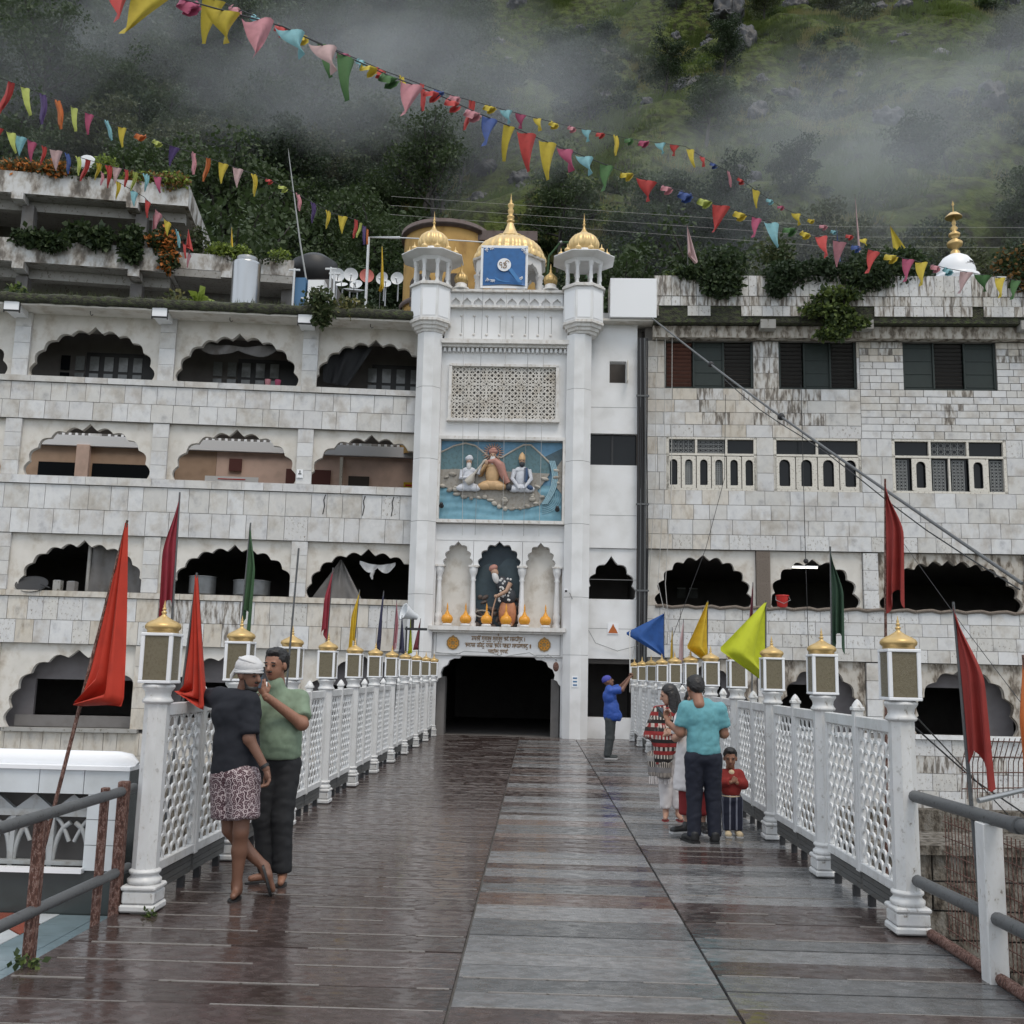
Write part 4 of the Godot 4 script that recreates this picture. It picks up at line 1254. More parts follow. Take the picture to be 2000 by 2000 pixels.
func grille_mesh(w: float, h: float, n: int) -> ArrayMesh:
	var m := MB.new()
	var nv := int(h / (w / n)) + 1
	for i in n + 1:
		m.box(Vector3(-w * 0.5 + w * i / n, 0, 0), Vector3(0.012, h, 0.012))
	for k in nv + 1:
		m.box(Vector3(0, -h * 0.5 + h * k / nv, 0), Vector3(w, 0.012, 0.012))
	for i in n:
		for k in nv:
			var c := Vector3(-w * 0.5 + w * (i + 0.5) / n, -h * 0.5 + h * (k + 0.5) / nv, 0)
			var rr := minf(w / n, h / nv) * 0.36
			var pts := []
			for q in 7:
				pts.append(c + Vector3(cos(TAU * q / 6.0) * rr, sin(TAU * q / 6.0) * rr, 0))
			m.tube(pts, 0.007, 3, false)
	return m.mesh()

# flat ring between an outer and an inner outline, with thickness
func ring(m: MB, outer: PackedVector2Array, inner: PackedVector2Array, z0: float, z1: float) -> void:
	var N := 32
	var oc := resample(outer, N)
	var ic := resample(inner, N)
	# start both at the angle of the first inner point
	var best := 0
	var bd := 1e9
	for k in N:
		var d := 0.0
		for i in range(0, N, 4):
			d += oc[(i + k) % N].distance_to(ic[i])
		if d < bd:
			bd = d
			best = k
	for i in N:
		var a := oc[(i + best) % N]
		var b := oc[(i + 1 + best) % N]
		var c := ic[(i + 1) % N]
		var d := ic[i]
		m.quad(Vector3(a.x, a.y, z1), Vector3(b.x, b.y, z1), Vector3(c.x, c.y, z1), Vector3(d.x, d.y, z1))
		m.quad(Vector3(d.x, d.y, z1), Vector3(c.x, c.y, z1), Vector3(c.x, c.y, z0), Vector3(d.x, d.y, z0))
		m.quad(Vector3(a.x, a.y, z0), Vector3(b.x, b.y, z0), Vector3(b.x, b.y, z1), Vector3(a.x, a.y, z1))

func resample(p: PackedVector2Array, n: int) -> PackedVector2Array:
	var out := PackedVector2Array()
	var acc := [0.0]
	for i in p.size():
		acc.append(acc[i] + p[i].distance_to(p[(i + 1) % p.size()]))
	var total: float = acc[p.size()]
	var j := 0
	for k in n:
		var want := total * k / n
		while j < p.size() - 1 and acc[j + 1] < want:
			j += 1
		var t: float = (want - acc[j]) / maxf(acc[j + 1] - acc[j], 1e-6)
		out.append(p[j].lerp(p[(j + 1) % p.size()], t))
	return out

# ------------------------------------------------------------------ entrance tower
func blob(m: MB, c: Vector3, s: Vector3, b := Basis.IDENTITY, n := 10) -> void:
	var rows := []
	for i in n + 1:
		var a := -PI * 0.5 + PI * i / n
		var row := PackedVector3Array()
		for k in n + 2:
			var q := -TAU * k / (n + 2)
			row.append(c + b * Vector3(s.x * cos(a) * cos(q), s.y * sin(a), s.z * cos(a) * sin(q)))
		rows.append(row)
	m.sheet(rows, true)

func blob_mesh(list: Array, n := 10) -> ArrayMesh:
	var m := MB.new()
	for e in list:
		blob(m, e[0], e[1], e[2] if e.size() > 2 else Basis.IDENTITY, n)
	return m.mesh()

func rz(a: float) -> Basis:
	return Basis(Vector3.BACK, a)

const GLYPHS := {
	"s": [0.62, [[0.1, 1, 0.1, 0.55, 0.52, 0.55], [0.52, 1, 0.52, 0.0], [0.1, 0.55, 0.02, 0.25, 0.2, 0.1]]],
	"t": [0.55, [[0.3, 1, 0.3, 0.8, 0.08, 0.6, 0.08, 0.3, 0.28, 0.12, 0.46, 0.32, 0.42, 0.0]]],
	"r": [0.52, [[0.3, 1, 0.3, 0.5, 0.05, 0.5], [0.3, 0.5, 0.46, 0.08]]],
	"n": [0.52, [[0.28, 1, 0.28, 0.6, 0.08, 0.35, 0.24, 0.08, 0.42, 0.3, 0.28, 0.6]]],
	"k": [0.62, [[0.3, 1, 0.3, 0.0], [0.04, 0.72, 0.3, 0.5, 0.56, 0.72, 0.5, 0.3]]],
	"m": [0.62, [[0.1, 1, 0.1, 0.4, 0.52, 0.4], [0.52, 1, 0.52, 0.0]]],
	"d": [0.55, [[0.32, 1, 0.32, 0.72, 0.08, 0.5, 0.28, 0.25, 0.48, 0.42]]],
	"v": [0.58, [[0.3, 1, 0.3, 0.62, 0.08, 0.5, 0.14, 0.2, 0.48, 0.3, 0.48, 0.08]]],
	"g": [0.64, [[0.14, 1, 0.14, 0.45, 0.02, 0.2], [0.52, 1, 0.52, 0.0], [0.14, 0.6, 0.3, 0.75]]],
	"a": [0.26, [[0.14, 1, 0.14, 0.35]]],
	"i": [0.3, [[0.1, 1, 0.1, 0.0], [0.1, 1.0, 0.2, 1.32, 0.45, 1.1]]],
	"I": [0.3, [[0.14, 1, 0.14, 0.0], [0.14, 1.0, 0.02, 1.3, -0.25, 1.12]]],
	"u": [0.0, [[-0.5, -0.14, -0.3, -0.32, -0.08, -0.14]]],
	"e": [0.0, [[-0.3, 1.0, -0.1, 1.3]]],
	"|": [0.2, [[0.08, 1, 0.08, 0.0]]],
	" ": [0.5, []],
}

# one word of raised lettering that hangs from a headline, as one mesh
func word_mesh(word: String, h: float, thick: float) -> Array:
	var m := MB.new()
	var x := 0.0
	var bar := true
	for ch in word:
		var g: Array = GLYPHS[ch]
		for s in g[1]:
			var pts := []
			for i in range(0, s.size(), 2):
				pts.append(Vector3((x + s[i]) * h, s[i + 1] * h, 0))
			m.tube(pts, thick, 5)
		x += g[0]
		if ch == "|":
			bar = false
	if bar:
		m.box(Vector3(x * h * 0.5, h, 0), Vector3(x * h + 0.02, thick * 2.0, thick * 2.0))
	return [m.mesh(), x * h]

func write_line(parent: Node, words: Array, cx: float, y: float, z: float, h: float, mat_: Material) -> void:
	var made := []
	var total := 0.0
	for w in words:
		var e := word_mesh(w, h, h * 0.085)
		made.append(e)
		total += e[1] + h * 0.45
	var x := cx - (total - h * 0.45) * 0.5
	for e in made:
		part("raised_word", e[0], mat_, parent, Vector3(x, y, z))
		x += e[1] + h * 0.45

func oct_post(m: MB, c: Vector3, r: float, h: float) -> void:
	m.post(c, r, r, h, 8, PI / 8)

func kiosk(t: Node3D, cx: float, cz: float) -> void:
	# octagonal turret, ring of columns, canopy, ribbed dome
	var m := MB.new()
	m.post(Vector3(cx, 11.14, cz), 0.40, 0.42, 0.08, 8, PI / 8)
	m.post(Vector3(cx, 11.22, cz), 0.47, 0.49, 0.09, 8, PI / 8)
	m.post(Vector3(cx, 11.31, cz), 0.54, 0.56, 0.10, 8, PI / 8)
	m.post(Vector3(cx, 11.41, cz), 0.62, 0.62, 0.07, 8, PI / 8)
	part("corbel", m.mesh(), M.tower_dirty, t)
	m = MB.new()
	oct_post(m, Vector3(cx, 11.48, cz), 0.595, 0.98)
	part("turret", m.mesh(), M.tower_white, t)
	for k in 8:
		var a := TAU * k / 8.0
		piece("turret_panel", M.clean_white, t, Vector3(cx + sin(a) * 0.553, 11.95, cz + cos(a) * 0.553), Vector3(0.36, 0.80, 0.012), Basis(Vector3.UP, a))
	m = MB.new()
	oct_post(m, Vector3(cx, 12.46, cz), 0.66, 0.05)
	oct_post(m, Vector3(cx, 12.51, cz), 0.62, 0.05)
	part("turret_cap", m.mesh(), M.tower_dirty, t)
	var cm := lathe_mesh([Vector2(0.055, 0.0), Vector2(0.075, 0.02), Vector2(0.045, 0.08), Vector2(0.042, 0.14), Vector2(0.062, 0.18), Vector2(0.048, 0.48), Vector2(0.06, 0.5), Vector2(0.045, 0.53), Vector2(0.07, 0.58), Vector2(0.08, 0.64), Vector2(0.075, 0.7)], 10)
	for k in 8:
		var a := TAU * (k + 0.5) / 8.0
		part("column", cm, M.tower_white, t, Vector3(cx + sin(a) * 0.49, 12.56, cz + cos(a) * 0.49))
	m = MB.new()
	m.post(Vector3(cx, 13.22, cz), 0.56, 0.6, 0.10, 8, PI / 8)
	m.post(Vector3(cx, 13.32, cz), 0.62, 0.93, 0.07, 8, PI / 8)
	m.post(Vector3(cx, 13.39, cz), 0.93, 0.93, 0.025, 8, PI / 8)
	m.post(Vector3(cx, 13.415, cz), 0.90, 0.60, 0.13, 8, PI / 8)
	m.post(Vector3(cx, 13.545, cz), 0.48, 0.44, 0.10, 16, 0)
	part("canopy", m.mesh(), M.tower_white, t)
	var sm := lathe_mesh([Vector2(0.05, 0.0), Vector2(0.085, 0.03), Vector2(0.09, 0.06), Vector2(0.07, 0.095), Vector2(0.03, 0.12), Vector2(0.012, 0.15), Vector2(0.016, 0.17), Vector2(0.004, 0.24)], 10)
	for k in 12:
		var a := TAU * (k + 0.5) / 12.0
		part("mini_dome", sm, M.pale_gold, t, Vector3(cx + sin(a) * 0.68, 13.49, cz + cos(a) * 0.68))
	part("dome", lathe_mesh([Vector2(0.30, 13.62), Vector2(0.38, 13.68), Vector2(0.435, 13.77), Vector2(0.455, 13.87), Vector2(0.44, 13.97), Vector2(0.39, 14.07), Vector2(0.31, 14.15), Vector2(0.21, 14.21), Vector2(0.12, 14.25)], 72, 18, 0.10), M.pale_gold, t, Vector3(cx, 0, cz))
	part("finial", lathe_mesh([Vector2(0.15, 14.22), Vector2(0.13, 14.26), Vector2(0.07, 14.33), Vector2(0.035, 14.42), Vector2(0.025, 14.48), Vector2(0.045, 14.51), Vector2(0.045, 14.53), Vector2(0.02, 14.56), Vector2(0.035, 14.6), Vector2(0.035, 14.62), Vector2(0.015, 14.66), Vector2(0.025, 14.69), Vector2(0.012, 14.72), Vector2(0.003, 14.88)], 12), M.gold, t, Vector3(cx, 0, cz))

func build_tower() -> void:
	var t := thing("entrance_tower", "white entrance tower with golden domes, blue relief panel and dark arched doorway", "tower", Vector3(0, 0, -28.0))
	# main wall pieces between the pillars
	var m := MB.new()
	m.span(Vector3(-2.95, 8.22, -0.6), Vector3(0.85, 10.86, -0.12))
	m.span(Vector3(-2.95, 5.27, -0.6), Vector3(0.85, 5.74, -0.12))
	m.span(Vector3(-2.95, 5.74, -0.6), Vector3(0.85, 8.22, -0.2))
	m.span(Vector3(-2.95, 2.14, -0.6), Vector3(0.85, 2.80, -0.12))
	m.span(Vector3(-2.80, 10.86, -0.6), Vector3(0.75, 12.4, -0.08))
	m.span(Vector3(-2.95, 2.80, -0.6), Vector3(0.85, 5.27, -0.42))
	part("wall", m.mesh(), M.tower_white, t)
	m = MB.new()
	m.span(Vector3(-3.3, -0.2, -12.2), Vector3(1.2, 2.5, -12.0))
	m.span(Vector3(-3.3, 2.5, -6.2), Vector3(1.2, 12.4, -6.0))
	m.span(Vector3(-3.3, -0.2, -12.0), Vector3(-3.1, 2.5, -6.0))
	m.span(Vector3(1.0, -0.2, -12.0), Vector3(1.18, 2.5, -6.0))
	m.span(Vector3(-3.3, -0.2, -6.0), Vector3(-3.1, 12.4, -0.6))
	m.span(Vector3(1.0, -0.2, -6.0), Vector3(1.18, 12.4, -0.6))
	m.span(Vector3(-3.3, 2.3, -12.0), Vector3(1.2, 2.5, -0.6))
	m.span(Vector3(-3.3, -0.25, -12.0), Vector3(1.2, -0.02, 0.35))
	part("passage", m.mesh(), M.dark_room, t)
	m = MB.new()
	m.span(Vector3(-3.3, 12.3, -6.0), Vector3(1.2, 12.5, -0.6))
	part("roof", m.mesh(), M.concrete, t)
	# pillars in drums
	for cx in [-3.19, 1.04]:
		var y := -0.15
		for h in [2.35, 1.55, 2.0, 1.75, 2.05, 1.59]:
			m = MB.new()
			oct_post(m, Vector3(cx, y + 0.006, -0.05), 0.372, h - 0.012)
			part("pillar_drum", m.mesh(), M.tower_white, t)
			m = MB.new()
			oct_post(m, Vector3(cx, y + h - 0.006, -0.05), 0.362, 0.012)
			part("drum_joint", m.mesh(), M.grey_line, t)
			y += h
		kiosk(t, -3.2 if cx < 0.0 else 1.14, -0.05)
	# parapet of small arches
	piece("parapet_cap", M.tower_dirty, t, Vector3(-1.05, 12.44, -0.02), Vector3(3.3, 0.07, 0.26))
	for k in 10:
		var x := -2.66 + k * 0.322
		part("small_arch", arch_panel(x, x + 0.32, 12.02, 12.40, -0.08, 0.0, cusped(x + 0.16, 12.02, 0.12, 0.28, 3, 0.2, 0.05, 1.7)), M.tower_white, t)
	piece("cornice", M.tower_dirty, t, Vector3(-1.05, 11.98, -0.02), Vector3(3.3, 0.06, 0.20))
	for k in 8:
		var x := -2.33 + k * 0.365
		piece("incised_line", M.grey_line, t, Vector3(x + 0.02, 11.47, -0.077), Vector3(0.014, 0.46, 0.008))
		for y in [11.74, 11.18]:
			part("boss", lathe_mesh([Vector2(0.0, 0.03), Vector2(0.03, 0.025), Vector2(0.042, 0.0)], 10), M.tower_dirty, t, Vector3(x, y, -0.08), Basis(Vector3.RIGHT, PI / 2))
	part("ledge", boxes([[Vector3(-1.05, 10.93, 0.0), Vector3(3.62, 0.12, 0.3)], [Vector3(-1.05, 10.83, -0.05), Vector3(3.6, 0.08, 0.2)]]), M.tower_dirty, t)
	for k in 27:
		piece("dentil", M.tower_white, t, Vector3(-2.76 + k * 0.131, 10.72, -0.07), Vector3(0.072, 0.11, 0.14))
	# pierced stone screen
	var fr := part("screen_frame", boxes([[Vector3(-1.07, 10.27, -0.07), Vector3(3.1, 0.07, 0.16)], [Vector3(-1.07, 8.68, -0.06), Vector3(3.16, 0.08, 0.2)], [Vector3(-2.58, 9.47, -0.07), Vector3(0.08, 1.56, 0.16)], [Vector3(0.44, 9.47, -0.07), Vector3(0.08, 1.56, 0.16)]]), M.tower_dirty, t)
	piece("screen_backing", M.dark_concrete, fr, Vector3(-1.07, 9.47, -0.115), Vector3(2.96, 1.52, 0.01))
	for i in 6:
		for j in 3:
			m = MB.new()
			var w := 0.49
			var h := 0.505
			m.box(Vector3(0, h * 0.5 - 0.012, 0), Vector3(w, 0.024, 0.05))
			m.box(Vector3(0, -h * 0.5 + 0.012, 0), Vector3(w, 0.024, 0.05))
			m.box(Vector3(-w * 0.5 + 0.012, 0, 0), Vector3(0.024, h, 0.05))
			m.box(Vector3(w * 0.5 - 0.012, 0, 0), Vector3(0.024, h, 0.05))
			for k in 4:
				var o := -0.15 + 0.1 * k
				m.box(Vector3(0, o, 0), Vector3(w, 0.02, 0.04))
				m.box(Vector3(o, 0, 0), Vector3(0.02, h, 0.036))
			for k in 7:
				var o := (k - 3) * 0.115
				var len := 0.68 - absf(o) * 1.7
				m.box(Vector3(o * 0.7, o * 0.7, 0), Vector3(len, 0.026, 0.044), rz(-PI / 4))
				m.box(Vector3(o * 0.7, -o * 0.7, 0), Vector3(len, 0.026, 0.042), rz(PI / 4))
			part("screen_panel", m.mesh(), M.plaster, fr, Vector3(-2.30 + i * 0.493, 8.965 + j * 0.51, -0.085))
	build_relief(t)
	build_niches(t)
	# lettering over the doorway
	m = MB.new()
	m.span(Vector3(-2.80, 2.14, -0.12), Vector3(0.70, 2.78, -0.07))
	part("inscription_panel", m.mesh(), M.tower_white, t)
	part("panel_border", boxes([[Vector3(-2.74, 2.46, -0.068), Vector3(0.014, 0.58, 0.01)], [Vector3(0.63, 2.46, -0.068), Vector3(0.014, 0.58, 0.01)], [Vector3(-2.4, 2.18, -0.068), Vector3(0.66, 0.014, 0.01)], [Vector3(0.3, 2.18, -0.068), Vector3(0.66, 0.014, 0.01)]]), M.grey_line, t)
	write_line(t, ["||"], -1.05, 2.68, -0.06, 0.07, M.letter_brown)
	write_line(t, ["nankei", "gurmuku", "gurmuku", "kve", "sntigur", "|"], -1.05, 2.54, -0.06, 0.105, M.letter_brown)
	write_line(t, ["kavmn", "nintu", "vmn", "kver", "msta", "sarnagktu", "||"], -1.05, 2.36, -0.06, 0.105, M.letter_brown)
	write_line(t, ["mntikru", "gurmte"], -1.05, 2.21, -0.06, 0.09, M.letter_brown)
	for x in [-2.28, 0.20]:
		m = MB.new()
		var poly := PackedVector2Array()
		for k in 40:
			var a := TAU * k / 40.0
			var rr := 0.175 * (1.0 + 0.07 * absf(sin(a * 5.0)) + 0.16 * exp(-pow((wrapf(a - PI / 2, -PI, PI)) / 0.18, 2.0)))
			poly.append(Vector2(x + cos(a) * rr * 0.95, 2.46 + sin(a) * rr))
		m.prism(poly, -0.07, -0.045)
		var md := part("medallion", m.mesh(), M.dull_gold, t)
		m = MB.new()
		for rr in [0.13, 0.07]:
			var pts := []
			for k in 25:
				pts.append(Vector3(x + cos(TAU * k / 24.0) * rr, 2.46 + sin(TAU * k / 24.0) * rr, -0.042))
			m.tube(pts, 0.012, 5, false)
		for k in 8:
			var a := TAU * k / 8.0
			blob(m, Vector3(x + cos(a) * 0.10, 2.46 + sin(a) * 0.10, -0.044), Vector3(0.022, 0.022, 0.012), Basis.IDENTITY, 6)
		part("medallion_ornament", m.mesh(), M.orange_gold, md)
	# doorway arch: broad cusped head
	var half := [Vector2(0.66, 0.0), Vector2(0.66, 1.36), Vector2(0.60, 1.42), Vector2(0.56, 1.50), Vector2(0.48, 1.53), Vector2(0.50, 1.66), Vector2(0.44, 1.80), Vector2(0.32, 1.87), Vector2(0.27, 1.99), Vector2(0.14, 2.05), Vector2(0.0, 2.05), Vector2(-0.06, 2.12)]
	var opn := PackedVector2Array()
	for p in half:
		opn.append(p)
	for i in half.size():
		var p: Vector2 = half[half.size() - 1 - i]
		opn.append(Vector2(-2.1 - p.x, p.y))
	part("door_arch", arch_panel(-2.92, 0.82, -0.02, 2.14, -0.55, -0.14, opn), M.tower_white, t)
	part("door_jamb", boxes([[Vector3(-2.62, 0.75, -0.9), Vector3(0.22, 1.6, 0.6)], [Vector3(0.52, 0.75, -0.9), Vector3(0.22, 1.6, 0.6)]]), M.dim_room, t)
	# central pavilion and its low dome
	var cx := -1.03
	var cz := -1.25
	m = MB.new()
	m.post(Vector3(cx, 12.45, cz), 1.10, 1.10, 0.12, 8, PI / 8)
	part("pavilion_base", m.mesh(), M.tower_white, t)
	var colm := lathe_mesh([Vector2(0.13, 0.0), Vector2(0.13, 0.1), Vector2(0.09, 0.14), Vector2(0.11, 0.2), Vector2(0.085, 0.5), Vector2(0.11, 0.54), Vector2(0.09, 0.58), Vector2(0.13, 0.66), Vector2(0.13, 0.72)], 12)
	for k in 8:
		var a := TAU * (k + 0.5) / 8.0
		part("pavilion_column", colm, M.tower_white, t, Vector3(cx + sin(a) * 0.98, 12.55, cz + cos(a) * 0.98))
		var b := TAU * k / 8.0
		var w := 0.72
		var pa := arch_panel(-w * 0.5, w * 0.5, 13.2, 13.72, -0.05, 0.05, cusped(0.0, 13.2, 0.25, 0.34, 5, 0.2, 0.05, 2.0))
		part("pavilion_arch", pa, M.tower_white, t, Vector3(cx + sin(b) * 0.93, 0, cz + cos(b) * 0.93), Basis(Vector3.UP, b))
	m = MB.new()
	m.post(Vector3(cx, 13.72, cz), 1.14, 1.16, 0.05, 8, PI / 8)
	part("pavilion_cornice", m.mesh(), M.tower_dirty, t)
	part("great_dome", lathe_mesh([Vector2(1.10, 13.76), Vector2(1.12, 13.84), Vector2(1.08, 13.96), Vector2(1.0, 14.0), Vector2(1.03, 14.06), Vector2(0.97, 14.2), Vector2(0.85, 14.34), Vector2(0.66, 14.46), Vector2(0.50, 14.52), Vector2(0.47, 14.53)], 112, 28, 0.06), M.pale_gold, t, Vector3(cx, 0, cz))
	part("dome_lotus", lathe_mesh([Vector2(0.52, 14.50), Vector2(0.56, 14.54), Vector2(0.50, 14.58), Vector2(0.38, 14.60), Vector2(0.26, 14.70), Vector2(0.17, 14.86), Vector2(0.11, 15.02), Vector2(0.09, 15.10)], 48, 16, 0.06), M.pale_gold, t, Vector3(cx, 0, cz))
	part("great_finial", lathe_mesh([Vector2(0.09, 15.08), Vector2(0.12, 15.13), Vector2(0.12, 15.17), Vector2(0.07, 15.2), Vector2(0.11, 15.26), Vector2(0.11, 15.31), Vector2(0.06, 15.35), Vector2(0.08, 15.42), Vector2(0.095, 15.5), Vector2(0.06, 15.56), Vector2(0.1, 15.64), Vector2(0.09, 15.7), Vector2(0.03, 15.76), Vector2(0.045, 15.8), Vector2(0.02, 15.84), Vector2(0.004, 16.05)], 14), M.gold, t, Vector3(cx, 0, cz))
	var sd := [Vector2(0.10, 0.22), Vector2(0.18, 0.26), Vector2(0.205, 0.34), Vector2(0.19, 0.43), Vector2(0.13, 0.5), Vector2(0.06, 0.56), Vector2(0.03, 0.62), Vector2(0.035, 0.66), Vector2(0.015, 0.7), Vector2(0.022, 0.74), Vector2(0.003, 0.86)]
	for x in [-2.37, 0.20]:
		m = MB.new()
		m.lathe([Vector2(0.0, 12.48), Vector2(0.24, 12.48), Vector2(0.24, 12.56), Vector2(0.17, 12.6), Vector2(0.17, 12.68), Vector2(0.12, 12.72), Vector2(0.0, 12.72)], Vector3(x, 0, -0.1), 16)
		part("dome_plinth", m.mesh(), M.tower_dirty, t)
		part("small_dome", lathe_mesh(sd, 48, 12, 0.12), M.gold, t, Vector3(x, 12.48, -0.1))
	# strings of unlit lamps and their leads down the front
	for x in [[-2.28, -2.1], [-1.72, -1.75], [-1.05, -1.0], [-0.4, -0.42], [0.05, 0.0]]:
		var pts := []
		for k in 14:
			var q := k / 13.0
			pts.append(Vector3(lerpf(x[0], x[1], q), lerpf(12.45, 5.4, q), 0.12 - 0.04 * sin(PI * q) + (0.05 if q < 0.05 else 0.0)))
		part("lead", tube_mesh(pts, 0.006, 4), M.pale_rope if x[0] < -2.0 or x[0] == -1.05 or x[0] > 0.0 else M.grey_line, t)
	build_banner()

# bas-relief in a white frame: hills, falls, three seated robed figures on a bank of stones
func build_relief(t: Node3D) -> void:
	var x0 := -2.78
	var x1 := 0.61
	var y0 := 5.86
	var y1 := 8.09
	var f := part("relief_frame", boxes([[Vector3(-1.08, 8.15, -0.05), Vector3(3.56, 0.09, 0.22)], [Vector3(-1.08, 5.80, -0.05), Vector3(3.56, 0.09, 0.22)], [Vector3(-2.82, 6.975, -0.05), Vector3(0.08, 2.25, 0.22)], [Vector3(0.66, 6.975, -0.05), Vector3(0.08, 2.25, 0.22)]]), M.tower_dirty, t)
	var P := func(u: float, v: float, z: float) -> Vector3: return Vector3(lerpf(x0, x1, u), lerpf(y1, y0, v), z)
	var poly := func(list: Array) -> PackedVector2Array:
		var o := PackedVector2Array()
		for i in range(0, list.size(), 2):
			o.append(Vector2(lerpf(x0, x1, list[i]), lerpf(y1, y0, list[i + 1])))
		return o
	piece("relief_sky", M.r_sky, f, Vector3((x0 + x1) * 0.5, (y0 + y1) * 0.5, -0.185), Vector3(x1 - x0, y1 - y0, 0.03))
	var hills := [["r_hill2", -0.15, [0.78, 0.36, 0.86, 0.18, 1.0, 0.07, 1.0, 0.36]], ["r_hill", -0.14, [0.0, 0.14, 0.10, 0.06, 0.2, 0.02, 0.28, 0.05, 0.38, 0.17, 0.5, 0.2, 0.6, 0.10, 0.68, 0.03, 0.74, 0.03, 0.82, 0.14, 0.9, 0.26, 0.9, 0.42, 0.0, 0.42]]]
	for h in hills:
		var m := MB.new()
		m.prism(poly.call(h[2]), -0.175, h[1])
		part("relief_hill", m.mesh(), M[h[0]], f)
	var rd := MB.new()
	var ridge := []
	for i in range(0, 24, 2):
		if i < 22:
			ridge.append(P.call(hills[1][2][i], hills[1][2][i + 1] + 0.005, -0.138))
	rd.tube(ridge, 0.028, 6)
	part("relief_ridge", rd.mesh(), M.r_ridge, f)
	# stony bank and water
	var m := MB.new()
	m.prism(poly.call([0.0, 0.37, 0.12, 0.36, 0.9, 0.40, 0.86, 0.5, 0.80, 0.62, 0.86, 0.72, 0.82, 0.80, 0.70, 0.85, 0.55, 0.86, 0.46, 0.81, 0.40, 0.74, 0.26, 0.72, 0.14, 0.68, 0.06, 0.60, 0.0, 0.58]), -0.172, -0.105)
	part("relief_bank", m.mesh(), M.r_stone, f)
	m = MB.new()
	m.prism(poly.call([0.92, 0.40, 1.0, 0.22, 1.0, 0.66, 0.95, 0.56, 0.91, 0.52]), -0.172, -0.09)
	part("relief_cliff", m.mesh(), M.r_stone, f)
	var wrows := []
	for j in 19:
		var row := PackedVector3Array()
		for i in 50:
			var u := i / 49.0
			var v := lerpf(0.55, 1.0, j / 18.0)
			row.append(P.call(u, v, -0.135 + 0.012 * sin(v * 60.0 + sin(u * 9.0) * 1.5) + 0.006 * sin(u * 37.0 + v * 20.0)))
		wrows.append(row)
	m = MB.new()
	m.sheet(wrows, false, true)
	part("relief_water", m.mesh(), M.r_water, f)
	m = MB.new()
	for k in 4:
		var pts := []
		for i in 12:
			var q := i / 11.0
			pts.append(P.call(0.895 + 0.013 * k - 0.06 * q * q + 0.04 * sin(q * 3.0), 0.24 + q * 0.55, -0.10 + 0.02 * (1.0 - q)))
		m.tube(pts, 0.022, 5)
	part("relief_waterfall", m.mesh(), M.r_water2, f)
	m = MB.new()
	for k in 9:
		var pts := []
		var rr := 0.05 + 0.022 * k
		for i in 10:
			var a := -0.2 + 1.7 * i / 9.0
			pts.append(P.call(0.83 + cos(a) * rr * 0.75, 0.68 + sin(a) * rr, -0.118))
		m.tube(pts, 0.008, 4)
	part("relief_ripple", m.mesh(), M.r_water2, f)
	var r := RandomNumberGenerator.new()
	r.seed = 8
	var edge := [[0.02, 0.58], [0.08, 0.63], [0.14, 0.68], [0.20, 0.71], [0.26, 0.73], [0.32, 0.72], [0.37, 0.71], [0.42, 0.75], [0.45, 0.79], [0.49, 0.83], [0.54, 0.855], [0.6, 0.855], [0.66, 0.85], [0.72, 0.82], [0.79, 0.78], [0.84, 0.7], [0.80, 0.57], [0.86, 0.47], [0.05, 0.47], [0.1, 0.43], [0.95, 0.45], [0.97, 0.52], [0.95, 0.36], [0.53, 0.79], [0.76, 0.68]]
	for e in edge:
		part("relief_boulder", blob_mesh([[P.call(e[0], e[1], -0.10), Vector3(r.randf_range(0.06, 0.12), r.randf_range(0.04, 0.07), 0.05), rz(r.randf_range(-0.5, 0.5))]], 6), M.r_stone2 if r.randf() < 0.55 else M.r_stone, f)
	# figures: [u, v of the seat, scale, robe, shawl, turban, beard]
	var figs := [[0.235, 0.60, 0.92, "r_white", "r_white", "r_white", "r_beard", -1], [0.43, 0.57, 1.08, "r_ochre", "r_rose", "r_rose", "r_beard", 0], [0.67, 0.60, 0.98, "r_white", "r_navy", "r_ochre", "r_dark", 1]]
	for g in figs:
		var c: Vector3 = P.call(g[0], g[1], -0.06)
		var s: float = g[2]
		var fig := part("relief_figure", blob_mesh([[c + Vector3(0, 0.02, 0) * s, Vector3(0.34, 0.13, 0.10) * s], [c + Vector3(-0.2, -0.02, 0.03) * s, Vector3(0.18, 0.10, 0.08) * s], [c + Vector3(0.2, -0.02, 0.03) * s, Vector3(0.18, 0.10, 0.08) * s], [c + Vector3(0, 0.33, 0) * s, Vector3(0.19, 0.32, 0.10) * s], [c + Vector3(0, 0.52, 0) * s, Vector3(0.21, 0.12, 0.09) * s]]), M[g[3]], f)
		var mm := MB.new()
		if g[7] == -1:
			mm.tube([c + Vector3(-0.2, 0.52, 0.03) * s, c + Vector3(-0.25, 0.28, 0.08) * s, c + Vector3(0.02, 0.30, 0.12) * s], [0.075 * s, 0.065 * s, 0.05 * s], 7)
			mm.tube([c + Vector3(0.2, 0.50, 0.03) * s, c + Vector3(0.30, 0.42, 0.08) * s, c + Vector3(0.36, 0.66, 0.10) * s], [0.075 * s, 0.06 * s, 0.045 * s], 7)
			part("relief_arm", mm.mesh(), M[g[3]], fig)
			mm = MB.new()
			mm.tube([c + Vector3(-0.06, 0.12, 0.13) * s, c + Vector3(0.06, 0.22, 0.13) * s, c + Vector3(0.18, 0.42, 0.13) * s, c + Vector3(0.47, 0.80, 0.12) * s], [0.10 * s, 0.13 * s, 0.035 * s, 0.03 * s], 8)
			blob(mm, c + Vector3(0.47, 0.80, 0.12) * s, Vector3(0.09, 0.045, 0.03) * s, rz(0.7), 6)
			part("relief_lute", mm.mesh(), M.r_stone2, fig)
		elif g[7] == 0:
